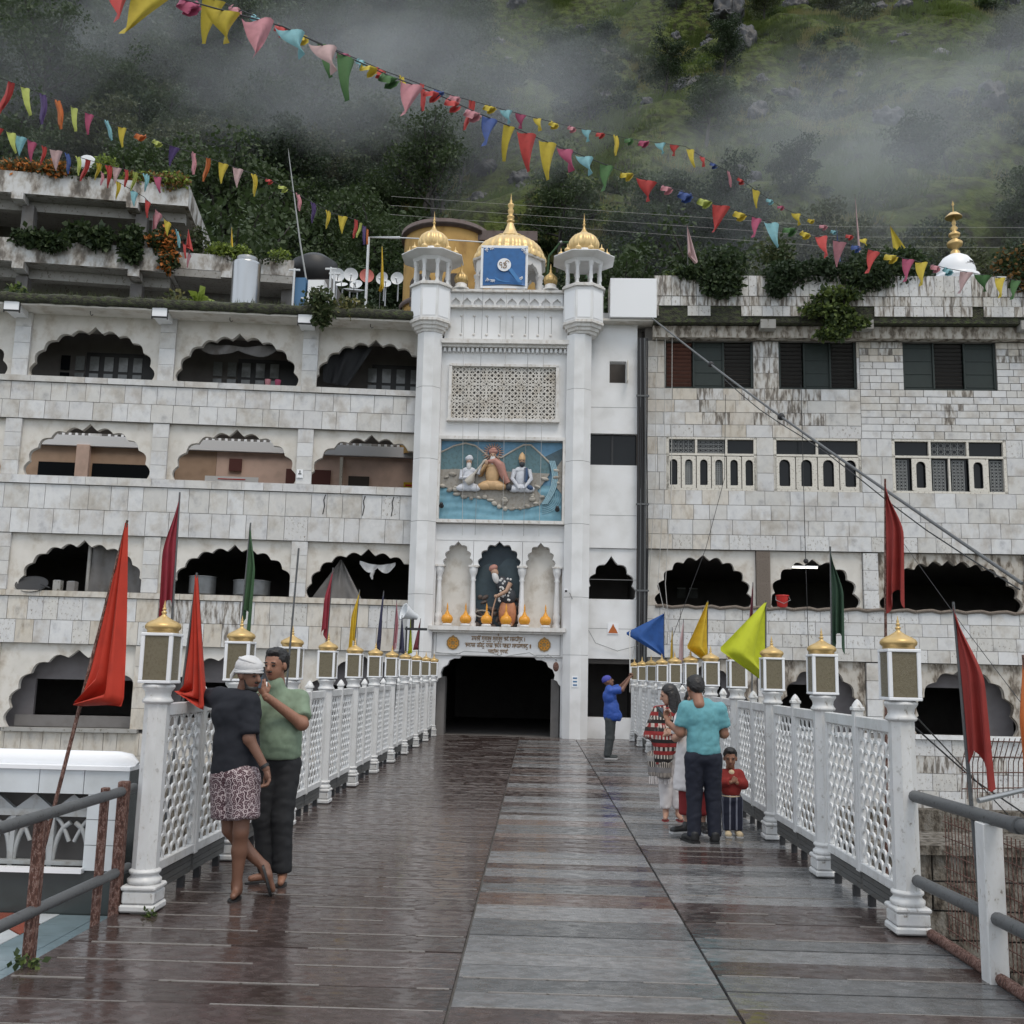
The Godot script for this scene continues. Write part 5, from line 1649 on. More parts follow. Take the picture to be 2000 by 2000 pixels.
			mm.tube([c + Vector3(-0.19, 0.55, 0.03) * s, c + Vector3(-0.30, 0.28, 0.06) * s, c + Vector3(-0.17, 0.52, 0.12) * s], [0.075 * s, 0.07 * s, 0.045 * s], 7)
			part("relief_arm", mm.mesh(), M[g[3]], fig)
			part("relief_hand", blob_mesh([[c + Vector3(-0.16, 0.58, 0.13) * s, Vector3(0.05, 0.07, 0.025) * s]], 7), M.r_skin, fig)
			mm = MB.new()
			mm.tube([c + Vector3(-0.12, 0.62, 0.05) * s, c + Vector3(0.06, 0.63, 0.08) * s, c + Vector3(0.20, 0.52, 0.07) * s, c + Vector3(0.27, 0.30, 0.06) * s, c + Vector3(0.40, 0.06, 0.06) * s], [0.05 * s, 0.09 * s, 0.12 * s, 0.10 * s, 0.07 * s], 8)
			part("relief_shawl", mm.mesh(), M[g[4]], fig)
			part("relief_bowl", blob_mesh([[c + Vector3(0.43, -0.05, 0.08) * s, Vector3(0.08, 0.09, 0.06) * s]], 8), M.r_dark, fig)
			mm = MB.new()
			for k in 22:
				var a := TAU * k / 22.0
				mm.tube([c + Vector3(cos(a) * 0.15, 0.88 + sin(a) * 0.15, -0.06) * s, c + Vector3(cos(a) * 0.29, 0.88 + sin(a) * 0.27, -0.065) * s], [0.022 * s, 0.004], 4)
			part("relief_halo", mm.mesh(), M.r_glow, fig)
		else:
			for sg in [-1.0, 1.0]:
				mm.tube([c + Vector3(0.2 * sg, 0.53, 0.03) * s, c + Vector3(0.27 * sg, 0.28, 0.06) * s, c + Vector3(0.06 * sg, -0.02, 0.12) * s], [0.075 * s, 0.065 * s, 0.045 * s], 7)
			part("relief_arm", mm.mesh(), M[g[3]], fig)
			mm = MB.new()
			mm.tube([c + Vector3(0.12, 0.58, 0.07) * s, c + Vector3(0.13, 0.35, 0.11) * s, c + Vector3(0.11, 0.17, 0.11) * s], [0.05 * s, 0.06 * s, 0.045 * s], 7)
			part("relief_shawl", mm.mesh(), M[g[4]], fig)
			part("relief_cloth", blob_mesh([[c + Vector3(0.24, 0.02, 0.1) * s, Vector3(0.10, 0.07, 0.04) * s, rz(-0.5)]], 7), M.r_navy, fig)
		part("relief_head", blob_mesh([[c + Vector3(0, 0.78, 0.02) * s, Vector3(0.085, 0.11, 0.085) * s], [c + Vector3(0, 0.77, 0.11) * s, Vector3(0.016, 0.03, 0.02) * s]], 9), M.r_skin, fig)
		part("relief_eyes", blob_mesh([[c + Vector3(-0.035, 0.80, 0.095) * s, Vector3(0.02, 0.008, 0.012) * s], [c + Vector3(0.035, 0.80, 0.095) * s, Vector3(0.02, 0.008, 0.012) * s]], 5), M.r_dark, fig)
		part("relief_beard", blob_mesh([[c + Vector3(0, 0.66 if g[7] < 1 else 0.69, 0.06) * s, Vector3(0.075, 0.14 if g[7] < 1 else 0.09, 0.06) * s]], 8), M[g[6]], fig)
		if g[7] == 1:
			part("relief_turban", lathe_mesh([Vector2(0.10 * s, 0.82 * s), Vector2(0.10 * s, 0.88 * s), Vector2(0.07 * s, 0.98 * s), Vector2(0.0, 1.06 * s)], 12), M[g[5]], fig, Vector3(c.x, c.y, c.z + 0.01))
		else:
			part("relief_turban", blob_mesh([[c + Vector3(0, 0.89, 0.01) * s, Vector3(0.125, 0.09, 0.10) * s], [c + Vector3(0, 0.93, 0.02) * s, Vector3(0.10, 0.07, 0.09) * s, rz(0.3)]], 9), M[g[5]], fig)
	for e in [[0.535, 0.75], [0.76, 0.73], [0.13, 0.62]]:
		var c: Vector3 = P.call(e[0], e[1], -0.07)
		part("relief_pot", blob_mesh([[c, Vector3(0.09, 0.07, 0.05)], [c + Vector3(0, 0.05, 0.01), Vector3(0.06, 0.04, 0.05)]], 8), M.r_stone2, f)
	for e in [[0.02, 0.84], [0.965, 0.86]]:
		part("flood_lamp", blob_mesh([[P.call(e[0], e[1], 0.0), Vector3(0.07, 0.07, 0.08)], [P.call(e[0], e[1] - 0.02, 0.06), Vector3(0.05, 0.05, 0.04)]], 7), M.black_frame, f)

# three niches with slender columns, the carved figure in the middle, the shelf and its gilt pots
func build_niches(t: Node3D) -> void:
	var cells := [[-2.92, -1.80, -2.22, 0.35], [-1.79, -0.45, -1.08, 0.53], [-0.44, 0.82, 0.06, 0.35]]
	for c in cells:
		part("niche_arch", arch_panel(c[0], c[1], 4.58, 5.28, -0.42, -0.12, cusped(c[2], 4.58, c[3], 0.66, 7, 0.34, 0.07, 2.0)), M.tower_white, t)
	for c in [[-2.95, -2.82], [0.66, 0.85]]:
		m_box(t, "niche_pier", Vector3(c[0], 2.80, -0.42), Vector3(c[1], 4.58, -0.13), M.tower_white)
	for c in [[-2.92, -1.79, M.plaster], [-0.44, 0.82, M.plaster]]:
		m_box(t, "niche_back", Vector3(c[0], 2.85, -0.42), Vector3(c[1], 5.25, -0.40), c[2])
	m_box(t, "niche_back", Vector3(-1.78, 2.85, -0.42), Vector3(-0.45, 5.27, -0.40), M.r_night)
	var cm := lathe_mesh([Vector2(0.11, 0.0), Vector2(0.11, 0.09), Vector2(0.08, 0.13), Vector2(0.10, 0.22), Vector2(0.105, 0.32), Vector2(0.075, 0.40), Vector2(0.085, 0.44), Vector2(0.06, 1.15), Vector2(0.055, 1.25), Vector2(0.08, 1.29), Vector2(0.06, 1.33), Vector2(0.07, 1.40), Vector2(0.11, 1.5), Vector2(0.12, 1.56), Vector2(0.12, 1.67)], 14)
	for x in [-2.72, -1.785, -0.445, 0.52]:
		part("niche_column", cm, M.tower_white, t, Vector3(x, 2.91, -0.22))
		m_box(t, "column_cap", Vector3(x - 0.14, 4.55, -0.34), Vector3(x + 0.14, 4.60, -0.09), M.tower_dirty)
	# shelf
	m_box(t, "shelf", Vector3(-2.93, 2.80, -0.42), Vector3(0.76, 2.91, 0.22), M.tower_dirty)
	m_box(t, "shelf_bracket", Vector3(-2.90, 2.74, -0.1), Vector3(0.72, 2.80, 0.10), M.tower_dirty)
	var pl := lathe_mesh([Vector2(0.0, 0.0), Vector2(0.13, 0.0), Vector2(0.13, 0.06), Vector2(0.10, 0.075), Vector2(0.0, 0.075)], 14)
	var pd := lathe_mesh([Vector2(0.08, 0.07), Vector2(0.13, 0.10), Vector2(0.158, 0.17), Vector2(0.155, 0.23), Vector2(0.12, 0.29), Vector2(0.07, 0.32), Vector2(0.06, 0.35), Vector2(0.035, 0.40), Vector2(0.02, 0.44), Vector2(0.03, 0.47), Vector2(0.02, 0.5), Vector2(0.026, 0.53), Vector2(0.003, 0.64)], 48, 14, 0.10)
	for x in [-2.45, -1.95, -1.38, -0.85, -0.35, 0.22]:
		var b := part("pot_stand", pl, M.tower_white, t, Vector3(x, 2.91, 0.05))
		part("gilt_pot", pd, M.orange_gold, b)
	# carved scene: a stooping bearded man with a staff before dark hills
	var f := part("carved_hills", blob_mesh([[Vector3(-1.35, 4.0, -0.42), Vector3(0.45, 0.75, 0.05)], [Vector3(-0.8, 4.2, -0.42), Vector3(0.4, 0.7, 0.05)]], 10), M.r_night2, t)
	var r := RandomNumberGenerator.new()
	r.seed = 4
	var em := MB.new()
	for k in 46:
		blob(em, Vector3(r.randf_range(-1.7, -0.52), r.randf_range(2.92, 3.85 if k < 20 else 3.3), -0.38), Vector3(r.randf_range(0.05, 0.13), r.randf_range(0.04, 0.08), 0.05), rz(r.randf_range(-0.6, 0.6)), 5)
	part("carved_rocks", em.mesh(), M.r_earth, f)
	var fig := part("carved_robe", blob_mesh([[Vector3(-0.83, 3.35, -0.25), Vector3(0.20, 0.38, 0.14), rz(-0.08)], [Vector3(-0.92, 3.3, -0.22), Vector3(0.15, 0.34, 0.13)], [Vector3(-0.72, 3.3, -0.24), Vector3(0.14, 0.36, 0.13)]], 9), M.r_orange, f)
	part("carved_shirt", blob_mesh([[Vector3(-0.83, 3.78, -0.22), Vector3(0.23, 0.26, 0.15), rz(0.35)], [Vector3(-0.97, 4.08, -0.20), Vector3(0.20, 0.26, 0.15), rz(0.5)], [Vector3(-0.82, 4.12, -0.18), Vector3(0.10, 0.18, 0.12), rz(0.6)]], 9), M.r_dark, fig)
	em = MB.new()
	for k in 26:
		blob(em, Vector3(-0.9 + r.randf_range(-0.19, 0.17), 3.95 + r.randf_range(-0.33, 0.33), -0.075 + r.randf_range(-0.01, 0.01)), Vector3(0.035, 0.035, 0.02), Basis.IDENTITY, 5)
	part("shirt_pattern", em.mesh(), M.r_beard, fig)
	em = MB.new()
	em.tube([Vector3(-0.76, 4.12, -0.08), Vector3(-0.86, 3.9, -0.03), Vector3(-1.10, 3.76, -0.02)], [0.07, 0.055, 0.045], 7)
	blob(em, Vector3(-1.14, 3.75, -0.02), Vector3(0.06, 0.05, 0.04), Basis.IDENTITY, 7)
	em.tube([Vector3(-0.85, 3.05, -0.2), Vector3(-0.85, 2.95, -0.18)], [0.05, 0.045], 6)
	em.tube([Vector3(-0.72, 3.05, -0.2), Vector3(-0.72, 2.95, -0.18)], [0.05, 0.045], 6)
	part("carved_arm", em.mesh(), M.r_skin, fig)
	part("carved_head", blob_mesh([[Vector3(-1.20, 4.42, -0.16), Vector3(0.10, 0.13, 0.11), rz(0.5)]], 9), M.r_skin, fig)
	part("carved_turban", blob_mesh([[Vector3(-1.24, 4.53, -0.17), Vector3(0.13, 0.10, 0.12), rz(0.5)]], 9), M.r_rose, fig)
	part("carved_beard", blob_mesh([[Vector3(-1.17, 4.26, -0.10), Vector3(0.09, 0.17, 0.07), rz(0.35)]], 8), M.r_beard, fig)
	part("carved_staff", tube_mesh([Vector3(-1.12, 3.78, -0.02), Vector3(-1.22, 3.4, -0.05), Vector3(-1.26, 3.0, -0.08)], 0.022, 6), M.r_skin, fig)
	em = MB.new()
	var ring_pts := []
	for k in 17:
		ring_pts.append(Vector3(-1.52 + cos(TAU * k / 16.0) * 0.2, 3.28 + sin(TAU * k / 16.0) * 0.09, -0.3))
	em.tube(ring_pts, 0.025, 5, false)
	part("carved_basket", em.mesh(), M.r_stone, f)

func m_box(t: Node, called: String, a: Vector3, b: Vector3, mm: Material) -> MeshInstance3D:
	return piece(called, mm, t, (a + b) * 0.5, (b - a).abs())

# blue cloth banner with a round white emblem, stretched in front of the pavilion
func build_banner() -> void:
	var t := thing("blue_banner", "square blue banner with a round white emblem below the great golden dome", "banner", Vector3(0, 0, -28.0))
	var rows := []
	for j in 17:
		var row := PackedVector3Array()
		for i in 17:
			var u := i / 16.0
			var v := j / 16.0
			var fold := exp(-pow((u - v * 0.9 - 0.02) / 0.10, 2.0)) * smoothstep(0.55, 1.0, v)
			row.append(Vector3(lerpf(-1.74, -0.53, u), lerpf(13.74, 12.60, v) + 0.05 * v * sin(u * PI) , 0.06 + 0.05 * fold + 0.01 * sin(u * 7.0 + v * 3.0)))
		rows.append(row)
	var m := MB.new()
	m.sheet(rows, false, true)
	part("cloth", m.mesh(), M.banner_blue, t)
	part("border", boxes([[Vector3(-1.135, 13.78, 0.03), Vector3(1.34, 0.08, 0.04)], [Vector3(-1.135, 12.565, 0.03), Vector3(1.34, 0.06, 0.04)], [Vector3(-1.775, 13.18, 0.03), Vector3(0.07, 1.16, 0.04)], [Vector3(-0.495, 13.18, 0.03), Vector3(0.07, 1.16, 0.04)], [Vector3(-1.135, 13.18, 0.0), Vector3(1.3, 1.2, 0.02)]]), M.clean_white, t)
	var c := Vector3(-1.135, 13.22, 0.085)
	m = MB.new()
	m.post(Vector3.ZERO, 0.195, 0.195, 0.012, 28)
	part("emblem_disc", m.mesh(), M.clean_white, t, c, Basis(Vector3.RIGHT, PI / 2))
	m = MB.new()
	var z := c.z + 0.018
	# the numeral, then the open letter with its long arc
	var one := []
	for k in 15:
		var a := 0.3 + TAU * 0.86 * k / 14.0
		one.append(Vector3(c.x - 0.10 + cos(a) * 0.035, c.y + 0.03 + sin(a) * 0.04, z))
	one.append_array([Vector3(c.x - 0.065, c.y - 0.02, z), Vector3(c.x - 0.075, c.y - 0.10, z)])
	m.tube(one, 0.011, 5)
	m.tube([Vector3(c.x - 0.03, c.y + 0.045, z), Vector3(c.x + 0.03, c.y + 0.06, z), Vector3(c.x + 0.065, c.y + 0.03, z), Vector3(c.x + 0.02, c.y - 0.005, z), Vector3(c.x + 0.07, c.y - 0.04, z), Vector3(c.x + 0.05, c.y - 0.09, z), Vector3(c.x - 0.01, c.y - 0.10, z), Vector3(c.x - 0.035, c.y - 0.06, z)], 0.013, 5)
	m.tube([Vector3(c.x + 0.0, c.y + 0.03, z), Vector3(c.x + 0.0, c.y - 0.05, z)], 0.010, 5)
	m.tube([Vector3(c.x + 0.02, c.y + 0.06, z), Vector3(c.x + 0.05, c.y + 0.115, z), Vector3(c.x + 0.10, c.y + 0.12, z), Vector3(c.x + 0.14, c.y + 0.08, z)], 0.010, 5)
	part("emblem_letters", m.mesh(), M.letter_brown, t)
	m = MB.new()
	m.prism(PackedVector2Array([Vector2(-1.02, 13.08), Vector2(-0.92, 13.12), Vector2(-0.60, 12.68), Vector2(-0.74, 12.70)]), 0.10, 0.108)
	m.prism(PackedVector2Array([Vector2(-1.42, 12.86), Vector2(-1.2, 12.74), Vector2(-0.9, 12.70), Vector2(-1.1, 12.70), Vector2(-1.3, 12.74)]), 0.10, 0.108)
	part("painted_wave", m.mesh(), M.banner_light, t)
	for e in [[-1.66, 13.62, 0.6], [-1.55, 13.66, 0.2], [-0.66, 13.66, -0.3], [-0.60, 13.60, -0.7], [-1.66, 12.76, -0.7], [-1.52, 12.70, -0.1], [-0.66, 12.76, 0.6]]:
		var w := word_mesh(["sta", "nkr", "gur", "mnt", "kva", "rsn", "tga"][int(absf(e[0] * 10.0)) % 7], 0.07, 0.008)
		part("corner_word", w[0], M.clean_white, t, Vector3(e[0], e[1], 0.085), rz(e[2]))

# ------------------------------------------------------------------ houses with terraces, upper left, and buildings behind
func build_terrace_houses() -> void:
	var t := thing("terrace_house", "weathered concrete house with two planted terraces above the left wing", "building", Vector3(-11, 0, -34.5), 0.1587)
	var X0 := -16.0
	var m := MB.new()
	# upper parapet and slab
	m.span(Vector3(X0, 17.88, -0.15), Vector3(-1.76, 18.68, 0.0))
	m.span(Vector3(-1.91, 17.88, -5.0), Vector3(-1.76, 18.68, -0.15))
	part("upper_parapet", m.mesh(), M.whitewash, t)
	m = MB.new()
	m.span(Vector3(X0, 17.86, -5.0), Vector3(-1.9, 18.06, -0.16))
	m.span(Vector3(X0, 17.5, -0.9), Vector3(-1.95, 17.87, -0.6))
	part("upper_slab", m.mesh(), M.concrete, t)
	m = MB.new()
	m.span(Vector3(X0, 15.38, -0.15), Vector3(-2.14, 16.22, 0.0))
	m.span(Vector3(-2.29, 15.38, -4.0), Vector3(-2.14, 16.22, -0.15))
	part("lower_parapet", m.mesh(), M.whitewash, t)
	m = MB.new()
	m.span(Vector3(X0, 15.36, -5.0), Vector3(-2.3, 15.52, -0.16))
	m.span(Vector3(X0, 15.0, -0.9), Vector3(-2.3, 15.37, -0.6))
	part("lower_slab", m.mesh(), M.concrete, t)
	m = MB.new()
	m.span(Vector3(X0, 15.5, -3.2), Vector3(-2.2, 17.9, -3.0))
	part("recess_wall", m.mesh(), M.dark_concrete, t)
	for x in [-7.25, -3.4, -11.2]:
		m_box(t, "terrace_column", Vector3(x - 0.2, 15.5, -0.75), Vector3(x + 0.2, 17.6, -0.35), M.dark_concrete)
		m_box(t, "beam_end", Vector3(x - 0.45, 17.62, -0.5), Vector3(x - 0.05, 17.87, 0.10), M.whitewash)
		m_box(t, "beam_end", Vector3(x - 0.2, 15.10, -0.5), Vector3(x + 0.18, 15.36, 0.10), M.whitewash)
		m_box(t, "ground_column", Vector3(x - 0.2, 9.5, -0.8), Vector3(x + 0.2, 15.0, -0.4), M.dark_concrete)
	m = MB.new()
	m.span(Vector3(X0, 9.5, -2.2), Vector3(-2.0, 15.4, -2.0))
	part("lower_wall", m.mesh(), M.concrete, t)
	for x in [-5.2, -9.2]:
		var w := piece("window", M.dark_glass_and_unlit, t, Vector3(x, 13.9, -1.97), Vector3(2.6, 0.7, 0.08))
		piece("window_bar", M.maroon, t, Vector3(x, 13.85, -1.92), Vector3(2.5, 0.04, 0.04))
	for x in [-2.6, -1.5, 0.6]:
		piece("window", M.dark_glass_and_unlit, t, Vector3(x, 14.0, -1.95), Vector3(0.7, 0.5, 0.1))
	# lower block to the right with its own parapet
	m = MB.new()
	m.span(Vector3(-2.12, 15.68, -0.5), Vector3(2.02, 16.28, -0.35))
	part("side_parapet", m.mesh(), M.whitewash, t)
	m = MB.new()
	m.span(Vector3(-2.12, 15.4, -4.0), Vector3(2.0, 15.67, -0.36))
	part("side_slab", m.mesh(), M.concrete, t)
	m = MB.new()
	m.span(Vector3(-2.0, 9.5, -2.1), Vector3(2.0, 15.4, -1.9))
	m.span(Vector3(2.0, 9.5, -4.0), Vector3(2.15, 15.4, -1.9))
	part("side_wall", m.mesh(), M.dark_concrete, t)
	m_box(t, "beam_end", Vector3(-0.5, 15.42, -0.9), Vector3(-0.1, 15.66, -0.25), M.whitewash)

	# round ochre water tower behind the entrance tower
	var y := thing("round_ochre_house", "round ochre-yellow house with a rusty flat roof behind the golden domes", "building", Vector3(-3.55, 0, -35.2))
	m = MB.new()
	m.lathe([Vector2(1.5, 9.0), Vector2(1.5, 17.05)], Vector3.ZERO, 40)
	m.lathe([Vector2(1.3, 9.0), Vector2(1.3, 16.2)], Vector3(2.0, 0, -0.6), 40)
	part("wall", m.mesh(), M.yellow_wall, y)
	m = MB.new()
	m.lathe([Vector2(0.0, 17.0), Vector2(1.62, 17.0), Vector2(1.62, 17.25), Vector2(0.0, 17.4)], Vector3.ZERO, 40)
	m.box(Vector3(1.5, 16.95, -0.4), Vector3(3.6, 0.35, 2.6))
	part("roof", m.mesh(), M.rust_roof, y)
	for a in [-0.5, 0.35]:
		m = MB.new()
		m.prism(arch_poly(0.0, 14.2, 0.42, 1.1), -0.02, 0.05)
		part("window", m.mesh(), M.dark_brown, y, Vector3(sin(a) * 1.49, 0, cos(a) * 1.49), Basis(Vector3.UP, a))
	m = MB.new()
	m.lathe([Vector2(1.58, 14.35), Vector2(1.62, 14.4), Vector2(1.62, 14.5), Vector2(1.52, 14.52)], Vector3.ZERO, 40)
	part("ledge", m.mesh(), M.rust_roof, y)

	# shrine with a white dome far behind the right wing
	var w := thing("white_dome_shrine", "white inscribed dome with a tall golden finial behind the right wing", "shrine", Vector3(15.15, 0, -36.3))
	m = MB.new()
	m.lathe([Vector2(0.76, 9.0), Vector2(0.76, 16.2), Vector2(0.81, 16.25), Vector2(0.81, 16.4), Vector2(0.68, 16.45)], Vector3.ZERO, 32)
	part("drum", m.mesh(), M.clean_white, w)
	part("dome", lathe_mesh([Vector2(0.66, 16.42), Vector2(0.68, 16.65), Vector2(0.60, 16.92), Vector2(0.46, 17.12), Vector2(0.24, 17.26), Vector2(0.00, 17.3)], 32), M.clean_white, w)
	part("finial", lathe_mesh([Vector2(0.2, 17.24), Vector2(0.16, 17.4), Vector2(0.08, 17.5), Vector2(0.26, 17.62), Vector2(0.28, 17.75), Vector2(0.08, 17.9), Vector2(0.2, 18.0), Vector2(0.2, 18.1), Vector2(0.06, 18.2), Vector2(0.14, 18.3), Vector2(0.05, 18.42), Vector2(0.08, 18.5), Vector2(0.02, 18.85)], 14), M.gold, w)
	part("parasol", lathe_mesh([Vector2(0.0, 18.82), Vector2(0.02, 18.8), Vector2(0.3, 18.72), Vector2(0.3, 18.76), Vector2(0.16, 18.9), Vector2(0.0, 18.95)], 12), M.pale_gold, w)
	part("spike", lathe_mesh([Vector2(0.02, 18.9), Vector2(0.015, 19.2), Vector2(0.05, 19.25), Vector2(0.0, 19.4)], 8), M.gold, w)
	for k in 5:
		var a := 0.05 + k * 0.2
		var e := word_mesh(["sta", "gr", "nkm", "vr", "ta"][k], 0.10, 0.012)
		part("dome_letter", e[0], M.black_line, w, Vector3(sin(a) * 0.66, 16.68 + 0.04 * (2 - absi(k - 2)), cos(a) * 0.66), Basis(Vector3.UP, a) * Basis(Vector3.RIGHT, -0.5))

func arch_poly(cx: float, y0: float, hw: float, h: float) -> PackedVector2Array:
	var p := PackedVector2Array([Vector2(cx - hw, y0), Vector2(cx + hw, y0)])
	for k in 13:
		var a := PI * k / 12.0
		p.append(Vector2(cx + cos(a) * hw, y0 + h - hw * 0.7 + sin(a) * hw * 0.7))
	return p

# ------------------------------------------------------------------ near corners of the bridge
func build_foreground() -> void:
	# tiled terrace floor left of the bridge
	var f := structure("terrace_floor", boxes([[Vector3(-7.0, -0.20, -2.4), Vector3(8.2, 0.08, 11.2)]]), M.dark_tile)
	var r := RandomNumberGenerator.new()
	r.seed = 12
	var tri_up := MB.new()
	tri_up.prism(PackedVector2Array([Vector2(0, 0), Vector2(0.29, 0), Vector2(0, 0.29)]), -0.008, 0.008)
	var tm := tri_up.mesh()
	for i in 9:
		for k in 16:
			var x := -3.02 - i * 0.3
			var z := -7.75 + k * 0.3
			if i < 2:
				piece("floor_tile", M.tile_blue, f, Vector3(x - 0.03, -0.155, z), Vector3(0.294, 0.016, 0.294))
			elif i < 7 and k < 12:
				var flip := (i + k) % 2 == 0
				part("floor_tile", tm, M.tile_red if flip else M.tile_white, f, Vector3(x - 0.18, -0.152, z + 0.15), Basis(Vector3.RIGHT, -PI / 2))
				part("floor_tile", tm, M.tile_white if flip else M.tile_red, f, Vector3(x + 0.12, -0.152, z - 0.15), Basis(Vector3.UP, PI) * Basis(Vector3.RIGHT, -PI / 2))
			elif i == 7:
				piece("floor_tile", M.tile_white, f, Vector3(x - 0.03, -0.155, z), Vector3(0.294, 0.016, 0.294))
	# low white tiled wall with a pierced screen, left
	var t := thing("tiled_parapet", "low white tiled parapet with a pierced grey screen, left of the bridge", "wall", Vector3(0, 0, -7.9))
	var m := MB.new()
	m.span(Vector3(-8.0, -0.16, -0.28), Vector3(-3.36, 0.17, -0.02))
	m.span(Vector3(-8.0, 0.72, -0.28), Vector3(-3.06, 0.92, -0.02))
	m.span(Vector3(-3.36, -0.16, -0.28), Vector3(-3.06, 0.72, -0.02))
	m.span(Vector3(-8.0, 0.17, -0.28), Vector3(-5.6, 0.72, -0.02))
	part("core", m.mesh(), M.dark_tile, t)
	m = MB.new()
	m.tube([Vector3(-8.0, 0.96, -0.13), Vector3(-3.2, 0.96, -0.13), Vector3(-3.12, 0.95, -0.13), Vector3(-3.06, 0.92, -0.13)], [0.075, 0.075, 0.07, 0.04], 10)
	m.box(Vector3(-5.5, 0.915, -0.13), Vector3(4.9, 0.03, 0.30))
	part("coping", m.mesh(), M.clean_white, t)
	for k in 14:
		piece("wall_tile", M.tile_white, t, Vector3(-3.23 - k * 0.343, 0.815, -0.012), Vector3(0.337, 0.185, 0.02))
	for k in 3:
		piece("wall_tile", M.tile_white, t, Vector3(-3.21, 0.63 - k * 0.185, -0.012), Vector3(0.30, 0.18, 0.02))
	piece("screen_sill", M.clean_white, t, Vector3(-4.5, 0.17, 0.01), Vector3(2.3, 0.035, 0.06))
	piece("base_tile", M.tile_white, t, Vector3(-3.72, -0.02, -0.012), Vector3(0.03, 0.3, 0.02))
	var lat := MB.new()
	for k in 7:
		var cx := -3.5 - k * 0.30
		for s in [-1.0, 1.0]:
			var pts := []
			for i in 9:
				var q := i / 8.0
				pts.append(Vector3(cx + s * 0.135 * sqrt(maxf(0.0, 1.0 - q * q * 0.98)), 0.20 + q * 0.30, -0.1))
			lat.tube(pts, 0.020, 6)
			pts = []
			for i in 9:
				var q := i / 8.0
				pts.append(Vector3(cx + s * (0.02 + 0.12 * q), 0.36 + 0.17 * sin(q * PI * 0.5), -0.1))
			lat.tube(pts, 0.016, 6)
		lat.box(Vector3(cx, 0.57, -0.1), Vector3(0.30, 0.05, 0.06))
		lat.prism(PackedVector2Array([Vector2(cx - 0.15, 0.595), Vector2(cx + 0.15, 0.595), Vector2(cx, 0.71)]), -0.12, -0.08)
		lat.box(Vector3(cx + 0.15, 0.35, -0.1), Vector3(0.035, 0.5, 0.05))
	lat.box(Vector3(-4.45, 0.205, -0.1), Vector3(2.2, 0.03, 0.06))
	part("pierced_screen", lat.mesh(), M.jali_grey, t)
	piece("screen_back", M.dim_room, t, Vector3(-4.4, 0.44, -0.27), Vector3(2.3, 0.6, 0.02))
	# left pipe railing on rusty posts
	t = thing("pipe_railing", "two grey pipes on rusty posts along the left edge of the deck", "railing", Vector3(-2.9, 0, 0))
	for y in [0.80, 0.27]:
		part("pipe", tube_mesh([Vector3(0.02, y + (0.02 if y > 0.5 else 0.0), -7.55), Vector3(0, y, -5.4), Vector3(0, y, -1.5)], 0.034, 10), M.grey_pipe, t)
	for z in [-6.19, -5.0, -3.6]:
		m = MB.new()
		m.cbox(Vector3(0, 0.30, z), Vector3(0.06, 0.96, 0.07), 0.008)
		part("post", m.mesh(), M.rust, t)
	m = MB.new()
	m.cbox(Vector3(0, 0.34, -7.09), Vector3(0.05, 1.06, 0.05), 0.006)
	part("post", m.mesh(), M.rust, t)
	m = MB.new()
	m.cbox(Vector3(0.02, 0.36, -7.36), Vector3(0.07, 1.05, 0.07), 0.008)
	part("post", m.mesh(), M.rust, t)
	# right pipe railing with a white post
	t = thing("pipe_railing", "two grey pipes on a white steel post along the right edge of the deck", "railing", Vector3(2.68, 0, 0))
	for y in [0.92, 0.36]:
		part("pipe", tube_mesh([Vector3(-0.06, y, -7.4), Vector3(0, y, -6.3), Vector3(0.02, y + 0.03, -4.5), Vector3(0.04, y, -1.5)], 0.040, 10), M.grey_pipe, t)
	part("pipe_joint", tube_mesh([Vector3(-0.005, 0.925, -6.0), Vector3(0.0, 0.928, -5.92)], 0.048, 10), M.grey_pipe, t)
	for z in [-6.33, -4.6]:
		m = MB.new()
		m.cbox(Vector3(0, 0.44, z), Vector3(0.115, 0.9, 0.12), 0.006)
		part("post", m.mesh(), M.rail_white, t)
	part("bottom_bar", tube_mesh([Vector3(0.0, 0.03, -7.3), Vector3(0.03, 0.03, -1.5)], 0.035, 8), M.rust, t)
	# welded mesh panels beyond the right railing
	t = thing("wire_mesh_fence", "rusty welded wire mesh fixed behind the right pipe railing", "fence", Vector3(2.80, 0, 0))
	m = MB.new()
	for k in 90:
		var z := -7.3 + k * 0.055
		m.box(Vector3(0, 0.42, z), Vector3(0.005, 0.78, 0.005))
	for k in 8:
		m.box(Vector3(0.003, 0.06 + k * 0.10, -4.85), Vector3(0.005, 0.006, 5.0))
	part("mesh_panel", m.mesh(), M.rust, t)
	t = thing("wire_mesh_fence", "bent rusty wire mesh panel leaning out beyond the right railing", "fence", Vector3(3.4, 0.95, -7.6), 0.35)
	m = MB.new()
	for k in 46:
		var x := -0.45 + k * 0.045
		m.tube([Vector3(x, -0.05, 0), Vector3(x, 0.2, 0.02), Vector3(x, 0.37, 0.10 + 0.02 * sin(x * 5.0))], 0.004, 3)
	for k in 4:
		m.tube([Vector3(-0.45, 0.02 + k * 0.11, 0.01 + k * 0.012), Vector3(1.55, 0.02 + k * 0.10, 0.01 + k * 0.02)], 0.005, 3)
	part("mesh_panel", m.mesh(), M.rust, t)
	part("support", tube_mesh([Vector3(-0.4, -0.05, 0.1), Vector3(0.2, 0.05, 0.1), Vector3(0.5, -0.5, 0.1)], 0.02, 6), M.bare_metal, t)
	# stained stone pier below the right side
	t = thing("stone_retaining_wall", "dark stained stone retaining wall below the right railing", "wall", Vector3(0, 0, 0))
	m = MB.new()
	m.span(Vector3(4.4, -6.0, -15.5), Vector3(30.0, -0.55, -14.4))
	part("core", m.mesh(), M.mortar, t)
